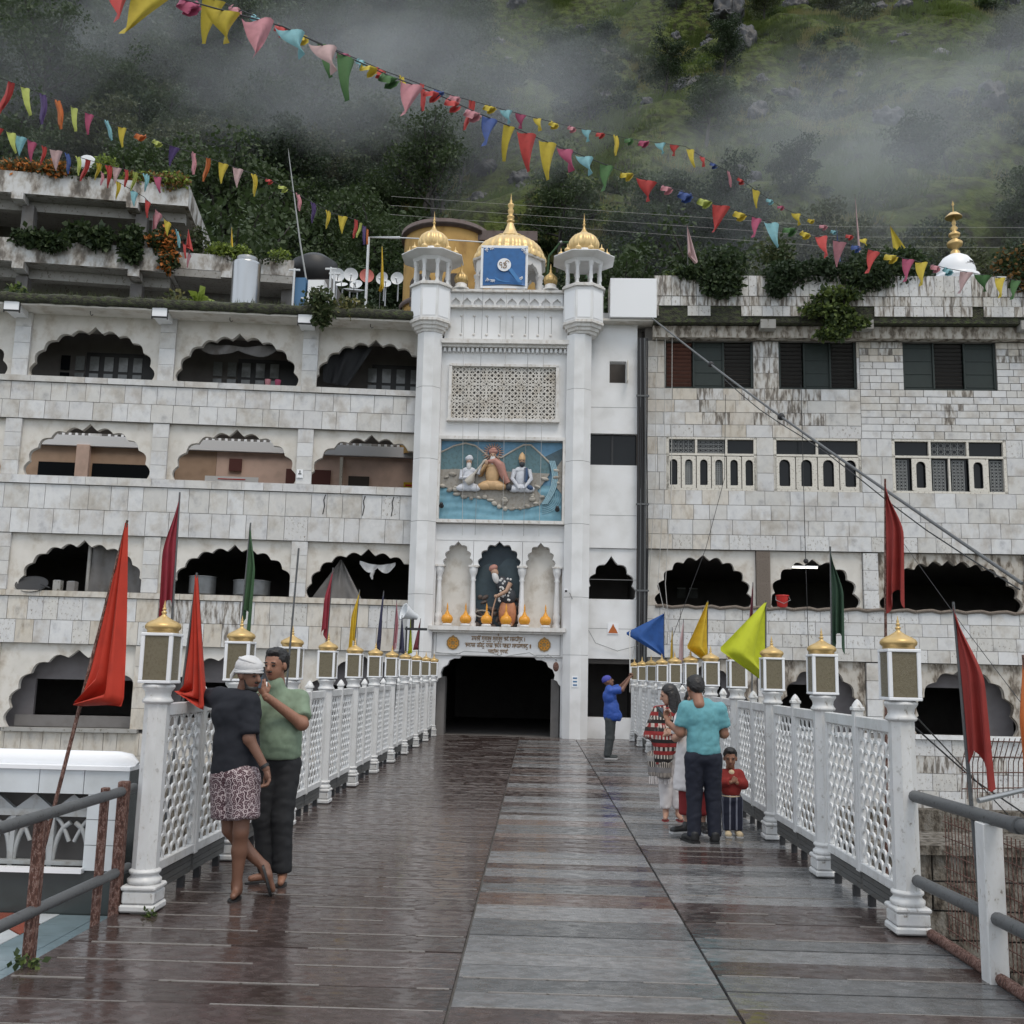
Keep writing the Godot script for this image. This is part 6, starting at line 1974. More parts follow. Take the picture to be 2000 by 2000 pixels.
	for row in 5:
		var x := 4.4
		while x < 14.0:
			var w := r.randf_range(0.45, 0.95)
			piece("stone_block", M.old_stone, t, Vector3(x + w * 0.5, -0.72 - row * 0.37, -14.37 + r.randf_range(-0.015, 0.02)), Vector3(w - 0.025, 0.345, 0.10))
			x += w
	piece("coping", M.old_stone, t, Vector3(17.0, -0.50, -14.9), Vector3(25.4, 0.12, 1.3))

# ------------------------------------------------------------------ things on the roofs
func dish(label: String, at: Vector3, r: float, turn: float, mm: Material, up := 0.0) -> void:
	var t := thing("satellite_dish", label, "satellite dish", at, turn, "satellite dishes on the left roof")
	var prof := []
	for k in 7:
		var q := k / 6.0
		prof.append(Vector2(maxf(r * q, 0.001), 0.28 * r * q * q))
	part("reflector", lathe_mesh(prof, 24), mm, t, Vector3(0, 0.5 + r, 0), Basis(Vector3.RIGHT, PI / 2 - up))
	part("mast", tube_mesh([Vector3(0, 0, -0.12), Vector3(0, 0.45 + r, -0.12)], 0.025, 6), M.bare_metal, t)
	var tip := Vector3(0, 0.5 + r * 0.9, 0.0) + Basis(Vector3.RIGHT, -up) * Vector3(0, -0.05, r * 0.95)
	part("feed_arm", tube_mesh([Vector3(0, 0.5 + r * 0.25, r * 0.15), tip], 0.014, 5), M.black_line, t)
	part("feed", blob_mesh([[tip, Vector3(0.04, 0.04, 0.06)]], 6), M.dish_white, t)

func build_roof_things() -> void:
	var ry := 11.76
	var t := thing("steel_tank", "cylindrical stainless steel water tank on the left roof", "water tank", Vector3(-9.0, ry, -29.4))
	part("body", lathe_mesh([Vector2(0.0, 0.0), Vector2(0.41, 0.0), Vector2(0.42, 0.05), Vector2(0.42, 1.95), Vector2(0.40, 2.02), Vector2(0.28, 2.08), Vector2(0.0, 2.1)], 32), M.stainless, t)
	part("rim", lathe_mesh([Vector2(0.30, 2.06), Vector2(0.31, 2.18), Vector2(0.27, 2.18), Vector2(0.0, 2.14)], 24), M.bare_metal, t)
	t = thing("antenna_cabinet", "white and blue telecom cabinets between antenna poles on the left roof", "cabinet", Vector3(-7.0, ry, -30.0))
	m_box(t, "blue_drum", Vector3(-0.6, 0.0, -0.3), Vector3(-0.28, 1.75, 0.2), M.blue_plastic)
	m_box(t, "cabinet_body", Vector3(-0.22, 0.5, -0.3), Vector3(0.28, 1.7, 0.15), M.clean_white)
	m_box(t, "cabinet_body", Vector3(0.12, 0.3, -0.2), Vector3(0.42, 1.35, 0.2), M.dish_white)
	m_box(t, "screen_label", Vector3(-0.15, 1.0, 0.15), Vector3(0.15, 1.3, 0.17), M.grille)
	for p in [[-0.62, 2.0], [-0.2, 1.1], [0.5, 2.05], [0.62, 1.9]]:
		part("mast", tube_mesh([Vector3(p[0], 0, 0.3), Vector3(p[0], p[1], 0.3)], 0.035, 7), M.dish_white, t)
		part("cross_arm", boxes([[Vector3(p[0], p[1] - 0.05, 0.3), Vector3(0.34, 0.05, 0.05)]]), M.dish_white, t)
	dish("white dish leftmost in the row of dishes beside the antenna cabinets", Vector3(-6.67, 13.54, -31.5), 0.23, 0.3, M.dish_white)
	dish("white dish next to the salmon red one on the left roof", Vector3(-6.24, 13.55, -31.5), 0.23, 0.25, M.dish_white)
	dish("salmon red satellite dish in the middle of the row", Vector3(-5.72, 13.52, -31.5), 0.23, 0.2, M.dish_red)
	dish("white dish with a printed mark, just right of the salmon red dish", Vector3(-5.2, 13.47, -31.5), 0.21, -0.3, M.dish_white)
	dish("white dish rightmost in the row, beside the golden kiosk", Vector3(-4.72, 13.47, -31.5), 0.21, -0.1, M.dish_white)
	dish("small low white dish under the two leftmost dishes", Vector3(-6.47, 13.15, -31.3), 0.19, 0.0, M.dish_white, 0.9)
	dish("small low white dish left of the salmon red dish", Vector3(-6.0, 13.16, -31.3), 0.20, -0.1, M.dish_white, 0.5)
	dish("small grey dish low on the right of the row", Vector3(-5.05, 13.19, -31.2), 0.18, 0.1, M.dish_white, 0.5)
	dish("large shiny dish tipped up at the edge of the left roof", Vector3(-5.75, 12.16, -29.6), 0.32, 0.2, M.bare_metal, 1.15)
	t = thing("roof_water_box", "long white box under the row of satellite dishes on the left roof", "box", Vector3(-5.7, 11.76, -32.2))
	m_box(t, "body", Vector3(-1.5, 0, -0.5), Vector3(1.6, 1.2, 0.5), M.concrete)
	m_box(t, "lid", Vector3(-1.6, 1.2, -0.55), Vector3(1.65, 1.34, 0.55), M.clean_white)
	t = thing("pipe_gantry", "white pipe frame standing over the satellite dishes", "pipe frame", Vector3(0, 0, -31.2))
	part("pipe", tube_mesh([Vector3(-5.66, 11.8, 0), Vector3(-5.66, 15.45, 0), Vector3(-4.65, 15.45, 0)], 0.045, 8), M.dish_white, t)
	part("pipe", tube_mesh([Vector3(-4.65, 15.45, 0), Vector3(-2.9, 15.3, 0.2), Vector3(-1.0, 15.28, 0)], 0.02, 6), M.dish_white, t)
	t = thing("green_hose", "green hose arching beside the great golden dome", "hose", Vector3(0, 0, -29.8))
	part("hose", tube_mesh([Vector3(0.1, 13.6, 0), Vector3(0.15, 14.3, 0), Vector3(0.5, 14.75, 0), Vector3(0.95, 14.75, 0), Vector3(1.2, 14.5, 0), Vector3(1.3, 13.5, 0.2)], 0.03, 6), M.cloth_green, t)
	part("clamp", tube_mesh([Vector3(0.48, 14.73, 0), Vector3(0.54, 14.76, 0)], 0.045, 6), M.bare_metal, t)
	# leaning aerial pole and a dark water tank behind
	t = thing("aerial_pole", "long thin pole leaning over the left roof", "pole", Vector3(0, 0, -32.5))
	part("pole", tube_mesh([Vector3(-7.3, 11.6, 0), Vector3(-8.2, 15.8, 0), Vector3(-8.75, 18.9, 0)], [0.035, 0.03, 0.015], 6), M.grille, t)
	part("tip", tube_mesh([Vector3(-8.75, 18.9, 0), Vector3(-8.8, 19.2, 0)], [0.015, 0.004], 5), M.grille, t)
	t = thing("black_water_tank", "black plastic water tank behind the leaning pole", "water tank", Vector3(-8.6, 15.8, -36.5))
	part("body", lathe_mesh([Vector2(0.0, 0.0), Vector2(0.85, 0.0), Vector2(0.85, 0.9), Vector2(0.4, 1.2), Vector2(0.0, 1.25)], 24), M.black_frame, t)
	m_box(t, "stand", Vector3(-1.0, -6.5, -0.8), Vector3(0.9, 0.0, 0.8), M.dark_concrete)
	# white lamp head and post upper left
	t = thing("floodlight_post", "round white floodlight on a short post among the terrace plants", "floodlight", Vector3(-16.7, 18.0, -34.6))
	part("post", boxes([[Vector3(0, 0.6, 0), Vector3(0.16, 1.2, 0.16)], [Vector3(0.22, 0.5, 0), Vector3(0.14, 1.0, 0.14)]]), M.dish_white, t)
	part("head", lathe_mesh([Vector2(0.0, 0.0), Vector2(0.3, 0.02), Vector2(0.34, 0.1), Vector2(0.3, 0.2), Vector2(0.0, 0.24)], 20), M.dish_white, t, Vector3(0.05, 1.6, 0), Basis(Vector3.RIGHT, PI / 2))
	# loudspeaker on the left railing
	t = thing("loudspeaker", "white horn loudspeaker on a black arm before the tower's left pillar", "loudspeaker", Vector3(-2.6, 2.55, -21.45))
	part("horn", lathe_mesh([Vector2(0.06, 0.0), Vector2(0.08, 0.1), Vector2(0.16, 0.3), Vector2(0.19, 0.34), Vector2(0.15, 0.32), Vector2(0.0, 0.1)], 16), M.dish_white, t, Vector3(0.08, 0.25, -0.1), Basis(Vector3.BACK, 1.2) * Basis(Vector3.RIGHT, 0.5))
	part("arm", boxes([[Vector3(0.08, 0, 0), Vector3(0.46, 0.05, 0.05)], [Vector3(0.0, 0.1, 0), Vector3(0.06, 0.2, 0.06)]]), M.black_frame, t)
	part("mast", tube_mesh([Vector3(-0.12, -2.5, 0), Vector3(-0.12, 0.05, 0)], 0.02, 6), M.black_frame, t)
	# small camera on the right pillar
	t = thing("security_camera", "small white camera on the tower's right pillar", "camera", Vector3(0.75, 3.9, -27.62))
	part("body", boxes([[Vector3(0, 0, 0.1), Vector3(0.09, 0.09, 0.22)]]), M.clean_white, t)
	part("lens", boxes([[Vector3(0, -0.02, 0.215), Vector3(0.06, 0.05, 0.02)]]), M.black_frame, t)
	part("bracket", boxes([[Vector3(0, 0.02, -0.03), Vector3(0.04, 0.04, 0.1)]]), M.clean_white, t)
	# paper notice on the pillar
	t = thing("paper_notice", "small printed paper notice low on the tower's right pillar", "notice", Vector3(1.03, 1.5, -27.695))
	piece("sheet", M.clean_white, t, Vector3(0, 0, 0), Vector3(0.17, 0.3, 0.006))
	for k in 3:
		piece("print", M.blue_plastic, t, Vector3(0, 0.09 - k * 0.09, 0.005), Vector3(0.11, 0.04, 0.004))

# ------------------------------------------------------------------ plants
func leaves(m: MB, c: Vector3, rad: Vector3, n: int, size: float, r: RandomNumberGenerator, droop := 0.3) -> void:
	for i in n:
		var d := Vector3(r.randfn(), r.randfn(), r.randfn()).normalized() * pow(r.randf(), 0.45)
		var p := c + d * rad
		var ax := Vector3(r.randfn(), r.randfn() - droop, r.randfn()).normalized()
		var sd := ax.cross(Vector3(r.randfn(), r.randfn() + 1.0, r.randfn())).normalized()
		var s := size * r.randf_range(0.6, 1.35)
		var w := s * 0.32
		m.tri(p, p + ax * s * 0.5 + sd * w, p + ax * s)
		m.tri(p, p + ax * s, p + ax * s * 0.5 - sd * w)

func bush(called: String, label: String, cat: String, at: Vector3, clumps: Array, n: int, size: float, mats: Array, sd: int, group := "") -> Node3D:
	var r := RandomNumberGenerator.new()
	r.seed = sd
	var t := thing(called, label, cat, at, 0.0, group)
	var ms := []
	for k in mats.size():
		ms.append(MB.new())
	var stem := MB.new()
	for c in clumps:
		for k in mats.size():
			leaves(ms[k], c[0], c[1], int(n / float(mats.size())), size, r)
		stem.tube([Vector3(c[0].x * 0.8, 0, c[0].z * 0.6), c[0]], [0.02, 0.008], 4)
	for k in mats.size():
		part("foliage", ms[k].mesh(), M[mats[k]], t)
	part("stem", stem.mesh(), M.bark, t)
	return t

func build_plants() -> void:
	# right roof hedge: dark climbing plants over the parapet
	bush("roof_creeper", "dark leafy creeper bulging over the right parapet near the white box", "creeper", Vector3(5.1, 12.95, -28.2), [[Vector3(0, 0.35, 0.25), Vector3(0.75, 0.55, 0.4)], [Vector3(-0.1, -0.25, 0.45), Vector3(0.65, 0.45, 0.25)], [Vector3(-0.9, 0.1, 0.2), Vector3(0.55, 0.22, 0.3)]], 1300, 0.14, ["leaf_dark", "leaf_mid"], 1, "creepers on the right parapet")
	bush("roof_creeper", "low dark creeper spread along the middle of the right parapet", "creeper", Vector3(7.4, 12.95, -28.2), [[Vector3(-0.5, 0.05, 0.35), Vector3(0.7, 0.42, 0.4)], [Vector3(0.5, 0.2, 0.3), Vector3(0.8, 0.4, 0.4)], [Vector3(-0.8, -0.35, 0.5), Vector3(0.35, 0.3, 0.2)]], 1300, 0.13, ["leaf_dark", "leaf_dark"], 2, "creepers on the right parapet")
	bush("roof_creeper", "big rounded dark bush on the right parapet below the yellow flag", "creeper", Vector3(9.7, 12.95, -28.2), [[Vector3(0.1, 0.3, 0.25), Vector3(1.25, 0.62, 0.5)], [Vector3(-0.6, 0.0, 0.45), Vector3(0.8, 0.45, 0.3)], [Vector3(0.6, 0.65, 0.0), Vector3(0.6, 0.35, 0.4)]], 1900, 0.13, ["leaf_dark", "leaf_mid"], 3, "creepers on the right parapet")
	bush("roof_creeper", "leafy bush with rusty tips at the far right end of the parapet", "creeper", Vector3(13.2, 12.95, -28.2), [[Vector3(0.3, 0.45, 0.2), Vector3(0.8, 0.7, 0.5)], [Vector3(0.3, -0.1, 0.4), Vector3(0.6, 0.4, 0.3)]], 1500, 0.14, ["leaf_dark", "leaf_mid", "leaf_rust"], 4, "creepers on the right parapet")
	bush("hanging_fern", "feathery green fern hanging from the right parapet over the shutters", "fern", Vector3(8.15, 12.3, -27.75), [[Vector3(0.1, 0.05, 0.1), Vector3(0.7, 0.25, 0.2)], [Vector3(-0.25, -0.4, 0.15), Vector3(0.8, 0.22, 0.2)], [Vector3(0.3, -0.75, 0.15), Vector3(0.7, 0.2, 0.2)], [Vector3(-0.1, -1.1, 0.15), Vector3(0.5, 0.16, 0.15)]], 620, 0.15, ["leaf_light", "leaf_mid"], 5)
	bush("roof_weed", "thin light green weeds on the right parapet corner", "weeds", Vector3(4.0, 12.98, -28.2), [[Vector3(0, 0.12, 0.1), Vector3(0.6, 0.2, 0.2)]], 260, 0.13, ["leaf_light", "leaf_mid"], 6)
	bush("flowering_shrub", "sparse shrub with orange flowers standing behind the creeper", "shrub", Vector3(7.3, 13.0, -31.5), [[Vector3(0, 1.5, 0), Vector3(0.9, 1.2, 0.6)], [Vector3(0.2, 2.2, 0), Vector3(0.6, 0.6, 0.5)]], 420, 0.16, ["leaf_olive", "leaf_mid"], 7)
	bush("young_tree", "small dark rounded tree behind the right parapet near the yellow pennant", "tree", Vector3(10.3, 12.9, -31.5), [[Vector3(0, 1.8, 0), Vector3(0.75, 0.75, 0.6)], [Vector3(0.5, 1.5, 0), Vector3(0.5, 0.5, 0.5)]], 800, 0.16, ["leaf_dark", "leaf_dark"], 8)
	# left roof edge
	bush("roof_weed", "leafy grey-green weed hanging over the edge of the left roof", "weeds", Vector3(-6.35, 11.75, -27.6), [[Vector3(0, 0.2, 0), Vector3(0.5, 0.45, 0.25)], [Vector3(0.15, -0.25, 0.12), Vector3(0.35, 0.35, 0.15)]], 420, 0.15, ["leaf_mid", "leaf_olive"], 9)
	bush("roof_weed", "straw-coloured tuft beside the leafy weed on the left roof", "weeds", Vector3(-5.5, 11.8, -27.8), [[Vector3(0, 0.12, 0), Vector3(0.6, 0.25, 0.2)], [Vector3(-0.1, -0.15, 0.1), Vector3(0.3, 0.15, 0.1)]], 260, 0.15, ["leaf_straw", "leaf_olive"], 10)
	bush("roof_weed", "tall bright grass blade clump beside the steel tank", "weeds", Vector3(-9.95, 11.78, -28.2), [[Vector3(0, 0.3, 0), Vector3(0.12, 0.4, 0.1)]], 40, 0.42, ["leaf_lime"], 11)
	bush("roof_weed", "brownish dry shrub on the left roof before the grey windows", "weeds", Vector3(-10.7, 11.78, -28.4), [[Vector3(0, 0.35, 0), Vector3(0.35, 0.4, 0.2)]], 220, 0.16, ["leaf_olive", "leaf_straw"], 12)
	bush("roof_weed", "dark weeds at the far left end of the roof edge", "weeds", Vector3(-14.9, 11.8, -27.4), [[Vector3(0, 0.2, 0), Vector3(0.4, 0.25, 0.2)]], 200, 0.16, ["leaf_dark", "leaf_light"], 13)
	# little grass along the roof edge: nobody could count it
	var gm := MB.new()
	var r := RandomNumberGenerator.new()
	r.seed = 14
	for k in 700:
		var x := r.randf_range(-12.3, -0.7)
		var p := Vector3(-3, 0, -28.5) + Basis(Vector3.UP, 0.0957) * Vector3(x, 11.75, r.randf_range(0.2, 0.66))
		var h := r.randf_range(0.05, 0.22)
		var s := Vector3(r.randf_range(-0.07, 0.07), h, r.randf_range(-0.05, 0.05))
		gm.tri(p + Vector3(-0.012, 0, 0), p + Vector3(0.012, 0, 0), p + s)
	var go := MeshInstance3D.new()
	go.name = "roof_grass"
	go.mesh = gm.mesh()
	go.material_override = M.leaf_olive
	go.set_meta("kind", "stuff")
	add_child(go)
	tag(go, "short grass growing along the mossy edge of the left roof", "grass")
	# terrace plants, upper left
	var B := Basis(Vector3.UP, 0.1587)
	var O := Vector3(-11, 0, -34.5)
	var spots := [
		["trailing_plant", "dark trailing plants over the left part of the lower terrace parapet", Vector3(-6.6, 16.25, 0.05), [[Vector3(-0.4, 0.0, 0.05), Vector3(0.7, 0.35, 0.2)], [Vector3(0.5, -0.15, 0.1), Vector3(0.6, 0.3, 0.15)]], 620, 0.22, ["leaf_dark", "leaf_mid"]],
		["trailing_plant", "broad-leaved plants standing along the middle of the lower terrace", Vector3(-5.1, 16.3, 0.0), [[Vector3(-0.3, 0.25, 0), Vector3(0.55, 0.45, 0.25)], [Vector3(0.5, 0.1, 0.1), Vector3(0.5, 0.4, 0.2)]], 420, 0.26, ["leaf_mid", "leaf_dark"]],
		["trailing_plant", "bushy plant hanging at the right corner of the lower terrace", Vector3(-3.6, 16.3, 0.0), [[Vector3(0.0, 0.15, 0.05), Vector3(0.5, 0.6, 0.25)], [Vector3(0.1, -0.35, 0.12), Vector3(0.4, 0.35, 0.15)]], 620, 0.2, ["leaf_mid", "leaf_dark"]],
		["trailing_plant", "orange-flowering plant beside the dark red flag on the terrace corner", Vector3(-2.5, 16.3, 0.05), [[Vector3(0.0, 0.2, 0), Vector3(0.6, 0.5, 0.3)], [Vector3(0.3, -0.5, 0.1), Vector3(0.35, 0.5, 0.2)]], 700, 0.18, ["leaf_mid", "leaf_dark", "flower"]],
		["terrace_shrub", "rusty orange flowering border at the left of the upper terrace", Vector3(-7.0, 18.7, -0.1), [[Vector3(-0.6, 0.2, 0), Vector3(1.0, 0.35, 0.3)], [Vector3(0.6, 0.15, 0), Vector3(0.6, 0.3, 0.3)]], 800, 0.15, ["leaf_rust", "leaf_olive", "flower"]],
		["terrace_shrub", "yellow-green shrub in the middle of the upper terrace", Vector3(-4.7, 18.75, -0.1), [[Vector3(0.0, 0.4, 0), Vector3(0.5, 0.45, 0.35)]], 600, 0.14, ["leaf_lime", "leaf_light"]],
		["terrace_shrub", "low mixed border along the upper terrace beside the floodlight", Vector3(-5.6, 18.7, -0.1), [[Vector3(0.0, 0.12, 0), Vector3(0.9, 0.25, 0.3)]], 500, 0.14, ["leaf_olive", "leaf_mid"]],
		["terrace_shrub", "long golden green hedge at the right end of the upper terrace", Vector3(-2.9, 18.7, -0.15), [[Vector3(-0.6, 0.15, 0), Vector3(0.8, 0.28, 0.35)], [Vector3(0.5, 0.1, 0), Vector3(0.7, 0.35, 0.35)]], 900, 0.14, ["leaf_light", "leaf_rust", "leaf_lime"]],
		["terrace_shrub", "bright green rounded shrub on the right-hand block of the terrace", Vector3(-0.3, 16.3, -0.5), [[Vector3(-0.35, 0.2, 0), Vector3(0.55, 0.35, 0.35)], [Vector3(0.4, 0.1, 0), Vector3(0.45, 0.35, 0.35)]], 900, 0.13, ["leaf_light", "leaf_lime"]],
		["terrace_shrub", "small yellow-green shrub at the far end of the right-hand terrace block", Vector3(1.5, 16.3, -0.5), [[Vector3(0, 0.1, 0), Vector3(0.45, 0.35, 0.3)]], 420, 0.13, ["leaf_lime", "leaf_light"]],
		["terrace_shrub", "leggy dark shrub behind the terrace corner", Vector3(-1.5, 16.3, -0.9), [[Vector3(0, 0.6, 0), Vector3(0.35, 0.7, 0.3)]], 300, 0.17, ["leaf_mid", "leaf_olive"]],
		["terrace_shrub", "moss-dark fringe hanging on the right-hand terrace parapet", Vector3(0.2, 16.25, -0.33), [[Vector3(0.0, -0.05, 0), Vector3(1.6, 0.2, 0.06)]], 500, 0.12, ["leaf_dark", "leaf_olive"]]]
	var sd := 40
	for s in spots:
		sd += 1
		bush(s[0], s[1], "plant", O + B * s[2], s[3], s[4], s[5], s[6], sd, "plants on the upper-left terraces")
	bush("ground_weed", "small weeds at the foot of the rusty railing post", "weeds", Vector3(-2.85, 0.0, -6.05), [[Vector3(0, 0.03, 0), Vector3(0.10, 0.04, 0.08)]], 60, 0.045, ["leaf_light", "leaf_mid"], 70)
	bush("ground_weed", "small weeds at the foot of the first left lantern post", "weeds", Vector3(-2.60, 0.0, -7.28), [[Vector3(0, 0.02, 0), Vector3(0.05, 0.03, 0.05)]], 40, 0.035, ["leaf_mid", "leaf_light"], 71)

# ------------------------------------------------------------------ trees, grass and rocks on the hillside
func tree_meshes(sd: int, h: float, wide: float, n: int, leaf: float, bare := 0.35) -> Array:
	var r := RandomNumberGenerator.new()
	r.seed = sd
	var tm := MB.new()
	var cm := MB.new()
	var lean := Vector3(r.randf_range(-0.12, 0.12), 1, r.randf_range(-0.1, 0.1))
	var trunk := []
	for k in 7:
		var q := k / 6.0
		trunk.append(Vector3(lean.x * h * q + sin(q * 5.0 + sd) * 0.25, h * 0.8 * q - 0.6, lean.z * h * q))
	var rr := []
	for k in 7:
		rr.append(h * 0.020 * (1.15 - k / 6.0))
	tm.tube(trunk, rr, 7)
	var tips := []
	var nb := 11
	for k in nb:
		var q := bare + (1.0 - bare) * (k + 0.5) / nb
		var idx := clampf(q * 6.0, 0.0, 5.999)
		var b: Vector3 = trunk[int(idx)].lerp(trunk[int(idx) + 1], idx - int(idx))
		var a := k * 2.4 + r.randf() * 0.8
		var len := wide * (1.0 - 0.55 * q) * r.randf_range(0.7, 1.15)
		var e := b + Vector3(cos(a) * len, h * r.randf_range(0.12, 0.28), sin(a) * len)
		var mid := b.lerp(e, 0.5) + Vector3(0, -0.05 * h * 0.3, 0)
		tm.tube([b, mid, e], [h * 0.009, h * 0.006, h * 0.002], 5)
		tips.append(e)
		tips.append(mid)
		for s in 2:
			var e2 := mid + Vector3(r.randfn() * len * 0.4, r.randf_range(0.3, 1.0) * len * 0.45, r.randfn() * len * 0.4)
			tm.tube([mid, e2], [h * 0.004, h * 0.0015], 4)
			tips.append(e2)
	tips.append(trunk[6] + Vector3(0, 0.4, 0))
	var per := int(n / float(tips.size()))
	for e in tips:
		var s := wide * r.randf_range(0.22, 0.36)
		leaves(cm, e, Vector3(s, s * 0.6, s), per, leaf, r, 0.5)
	return [tm.mesh(), cm.mesh()]

func rock_mesh(sd: int) -> ArrayMesh:
	var f := FastNoiseLite.new()
	f.seed = sd
	f.noise_type = FastNoiseLite.TYPE_CELLULAR
	f.frequency = 0.55
	f.fractal_octaves = 3
	f.cellular_return_type = FastNoiseLite.RETURN_DISTANCE2_SUB
	var m := MB.new()
	var rows := []
	for i in 23:
		var a := -PI * 0.5 + PI * i / 22.0
		var row := PackedVector3Array()
		for k in 32:
			var q := -TAU * k / 32.0
			var d := Vector3(cos(a) * cos(q), sin(a), cos(a) * sin(q))
			var n := f.get_noise_3dv(d * 2.2)
			var n2 := f.get_noise_3dv(d * 5.0 + Vector3(9, 3, 1))
			row.append(d * (0.85 + 0.35 * n + 0.16 * n2))
		rows.append(row)
	m.sheet(rows, true)
	return m.mesh()

func build_hill_trees() -> void:
	var kinds := []
	var leafm := ["leaf_mid", "leaf_dark", "leaf_olive", "leaf_mid", "leaf_dark"]
	for k in 5:
		kinds.append(tree_meshes(900 + k, [10.0, 12.0, 9.0, 14.0, 8.0][k], [4.2, 4.0, 4.5, 4.6, 3.8][k], [7000, 8000, 5200, 5600, 7000][k], [0.27, 0.26, 0.29, 0.29, 0.26][k], [0.25, 0.3, 0.4, 0.5, 0.15][k]))
	# the trees one can tell apart: place, kind, scale, label
	var singles := [
		[-45.4, -105.8, 3, 1.3, "broad tree with dark forked trunk above the upper-left terrace"],
		[-8.6, -80.0, 3, 1.0, "tall thin-leaved tree with several trunks rising behind the great golden dome"],
		[1.0, -74.0, 3, 0.85, "bare-limbed spreading tree just right of the great golden dome's tip"],
		[-18.8, -96.0, 2, 1.2, "thin misty tree with bare limbs left of the golden domes"],
		[-21.2, -84.0, 1, 1.1, "dark dense tree behind the leaning pole"],
		[-33.3, -104.0, 0, 1.2, "rounded tree half in mist left of centre"],
		[-51.3, -97.0, 1, 1.1, "dark tree directly above the floodlight on the terrace"],
		[-53.7, -133.0, 0, 1.3, "tree in mist high on the left slope below the bunting"],
		[-18.0, -136.0, 0, 1.2, "tree at the edge of the open grass high above the domes"],
		[6.4, -72.0, 4, 0.9, "low dark tree behind the right golden kiosk"],
		[11.5, -70.0, 4, 0.85, "dark rounded tree behind the white roof box"],
		[18.4, -63.0, 2, 0.7, "small loose tree behind the right parapet creeper"],
		[25.0, -64.0, 4, 0.75, "low tree in mist behind the yellow flag"],
		[33.0, -66.0, 0, 0.8, "low tree in mist beside the white dome"]]
	for s in singles:
		var t := thing("hill_tree", s[4], "tree", Vector3(s[0], hill(s[0], s[1]), s[1]), s[0] * 1.7, "trees on the hillside")
		t.scale = Vector3.ONE * s[3]
		part("trunk", kinds[s[2]][0], M.bark, t)
		part("crown", kinds[s[2]][1], M[leafm[s[2]]], t)
	# the wood behind, which reads as one mass
	var r := RandomNumberGenerator.new()
	r.seed = 66
	var lists := [[], [], [], [], []]
	for i in 3600:
		var x := r.randf_range(-110.0, 62.0)
		var z := r.randf_range(-178.0, -46.0)
		var d := -z - 41.0
		if absf(x) > 14.0 - z * 0.62:
			continue
		# dense on the left and low down, open grass and rock on the upper right
		var edge := -10.0 - (d - 60.0) * 0.16 + 6.0 * sin(d * 0.13)
		var keep := 0.42 if x < edge else (0.34 if d < 26.0 + 6.0 * sin(x * 0.2) else 0.02)
		if r.randf() > keep:
			continue
		var k := r.randi() % 5
		var s := r.randf_range(0.75, 1.25) * (0.8 if x > 5.0 else 1.0)
		lists[k].append(Transform3D(Basis(Vector3.UP, r.randf() * TAU).scaled(Vector3(s, s * r.randf_range(0.85, 1.1), s)), Vector3(x, hill(x, z) - 0.2, z)))
	for k in 5:
		var am := ArrayMesh.new()
		for q in 2:
			am.add_surface_from_arrays(Mesh.PRIMITIVE_TRIANGLES, kinds[k][q].surface_get_arrays(0))
			am.surface_set_material(q, M.bark if q == 0 else M[leafm[k]])
		multi("forest", am, lists[k], "%s wood covering the misty lower hillside" % ["mid green", "dark green", "olive", "thin tall", "low dark"][k], "forest")
	# shrubs and grass clumps
	var sm := MB.new()
	r.seed = 67
	for k in 5:
		leaves(sm, Vector3(r.randf_range(-0.5, 0.5), 0.35 + r.randf() * 0.3, r.randf_range(-0.5, 0.5)), Vector3(0.45, 0.35, 0.45), 60, 0.30, r, 0.1)
	var shrub := sm.mesh()
	var gm := MB.new()
	for k in 26:
		var a := r.randf() * TAU
		var p := Vector3(cos(a), 0, sin(a)) * r.randf() * 0.45
		var tip := p + Vector3(cos(a) * 0.3, r.randf_range(0.25, 0.6), sin(a) * 0.3)
		var sdv := Vector3(-sin(a), 0, cos(a)) * 0.05
		gm.tri(p - sdv, p + sdv, tip)
	var tuft := gm.mesh()
	var sh := [[], []]
	var gr := [[], [], []]
	for i in 95000:
		var x := r.randf_range(-100.0, 95.0)
		var z := r.randf_range(-205.0, -50.0)
		if absf(x) > 12.0 + absf(z) * 0.55:
			continue
		var n := sin(x * 0.13 + 1.0) * sin(z * 0.11 + x * 0.05) + 0.6 * sin(x * 0.37) * sin(z * 0.31)
		var s := r.randf_range(0.6, 1.9)
		var t3 := Transform3D(Basis(Vector3.UP, r.randf() * TAU).scaled(Vector3(s, s, s)), Vector3(x, hill(x, z) - 0.1, z))
		if n < -0.40 and r.randf() < 0.20:
			sh[r.randi() % 2].append(t3)
		elif n > -0.35 or r.randf() < 0.35:
			gr[0 if n > 0.35 else (1 if n > -0.1 else 2)].append(t3)
	multi("hill_shrubs", shrub, sh[0], "dark low shrubs scattered over the open hillside", "shrubs", M.leaf_mid)
	multi("hill_shrubs", shrub, sh[1], "olive low shrubs scattered over the open hillside", "shrubs", M.leaf_olive)
	multi("hill_grass", tuft, gr[0], "bright green grass tufts on the open hillside", "grass", M.leaf_light)
	multi("hill_grass", tuft, gr[1], "green grass tufts on the open hillside", "grass", M.leaf_grass)
	multi("hill_grass", tuft, gr[2], "dull straw grass tufts on the open hillside", "grass", M.leaf_straw)
	# rock outcrops
	var rm := [rock_mesh(1), rock_mesh(2), rock_mesh(3)]
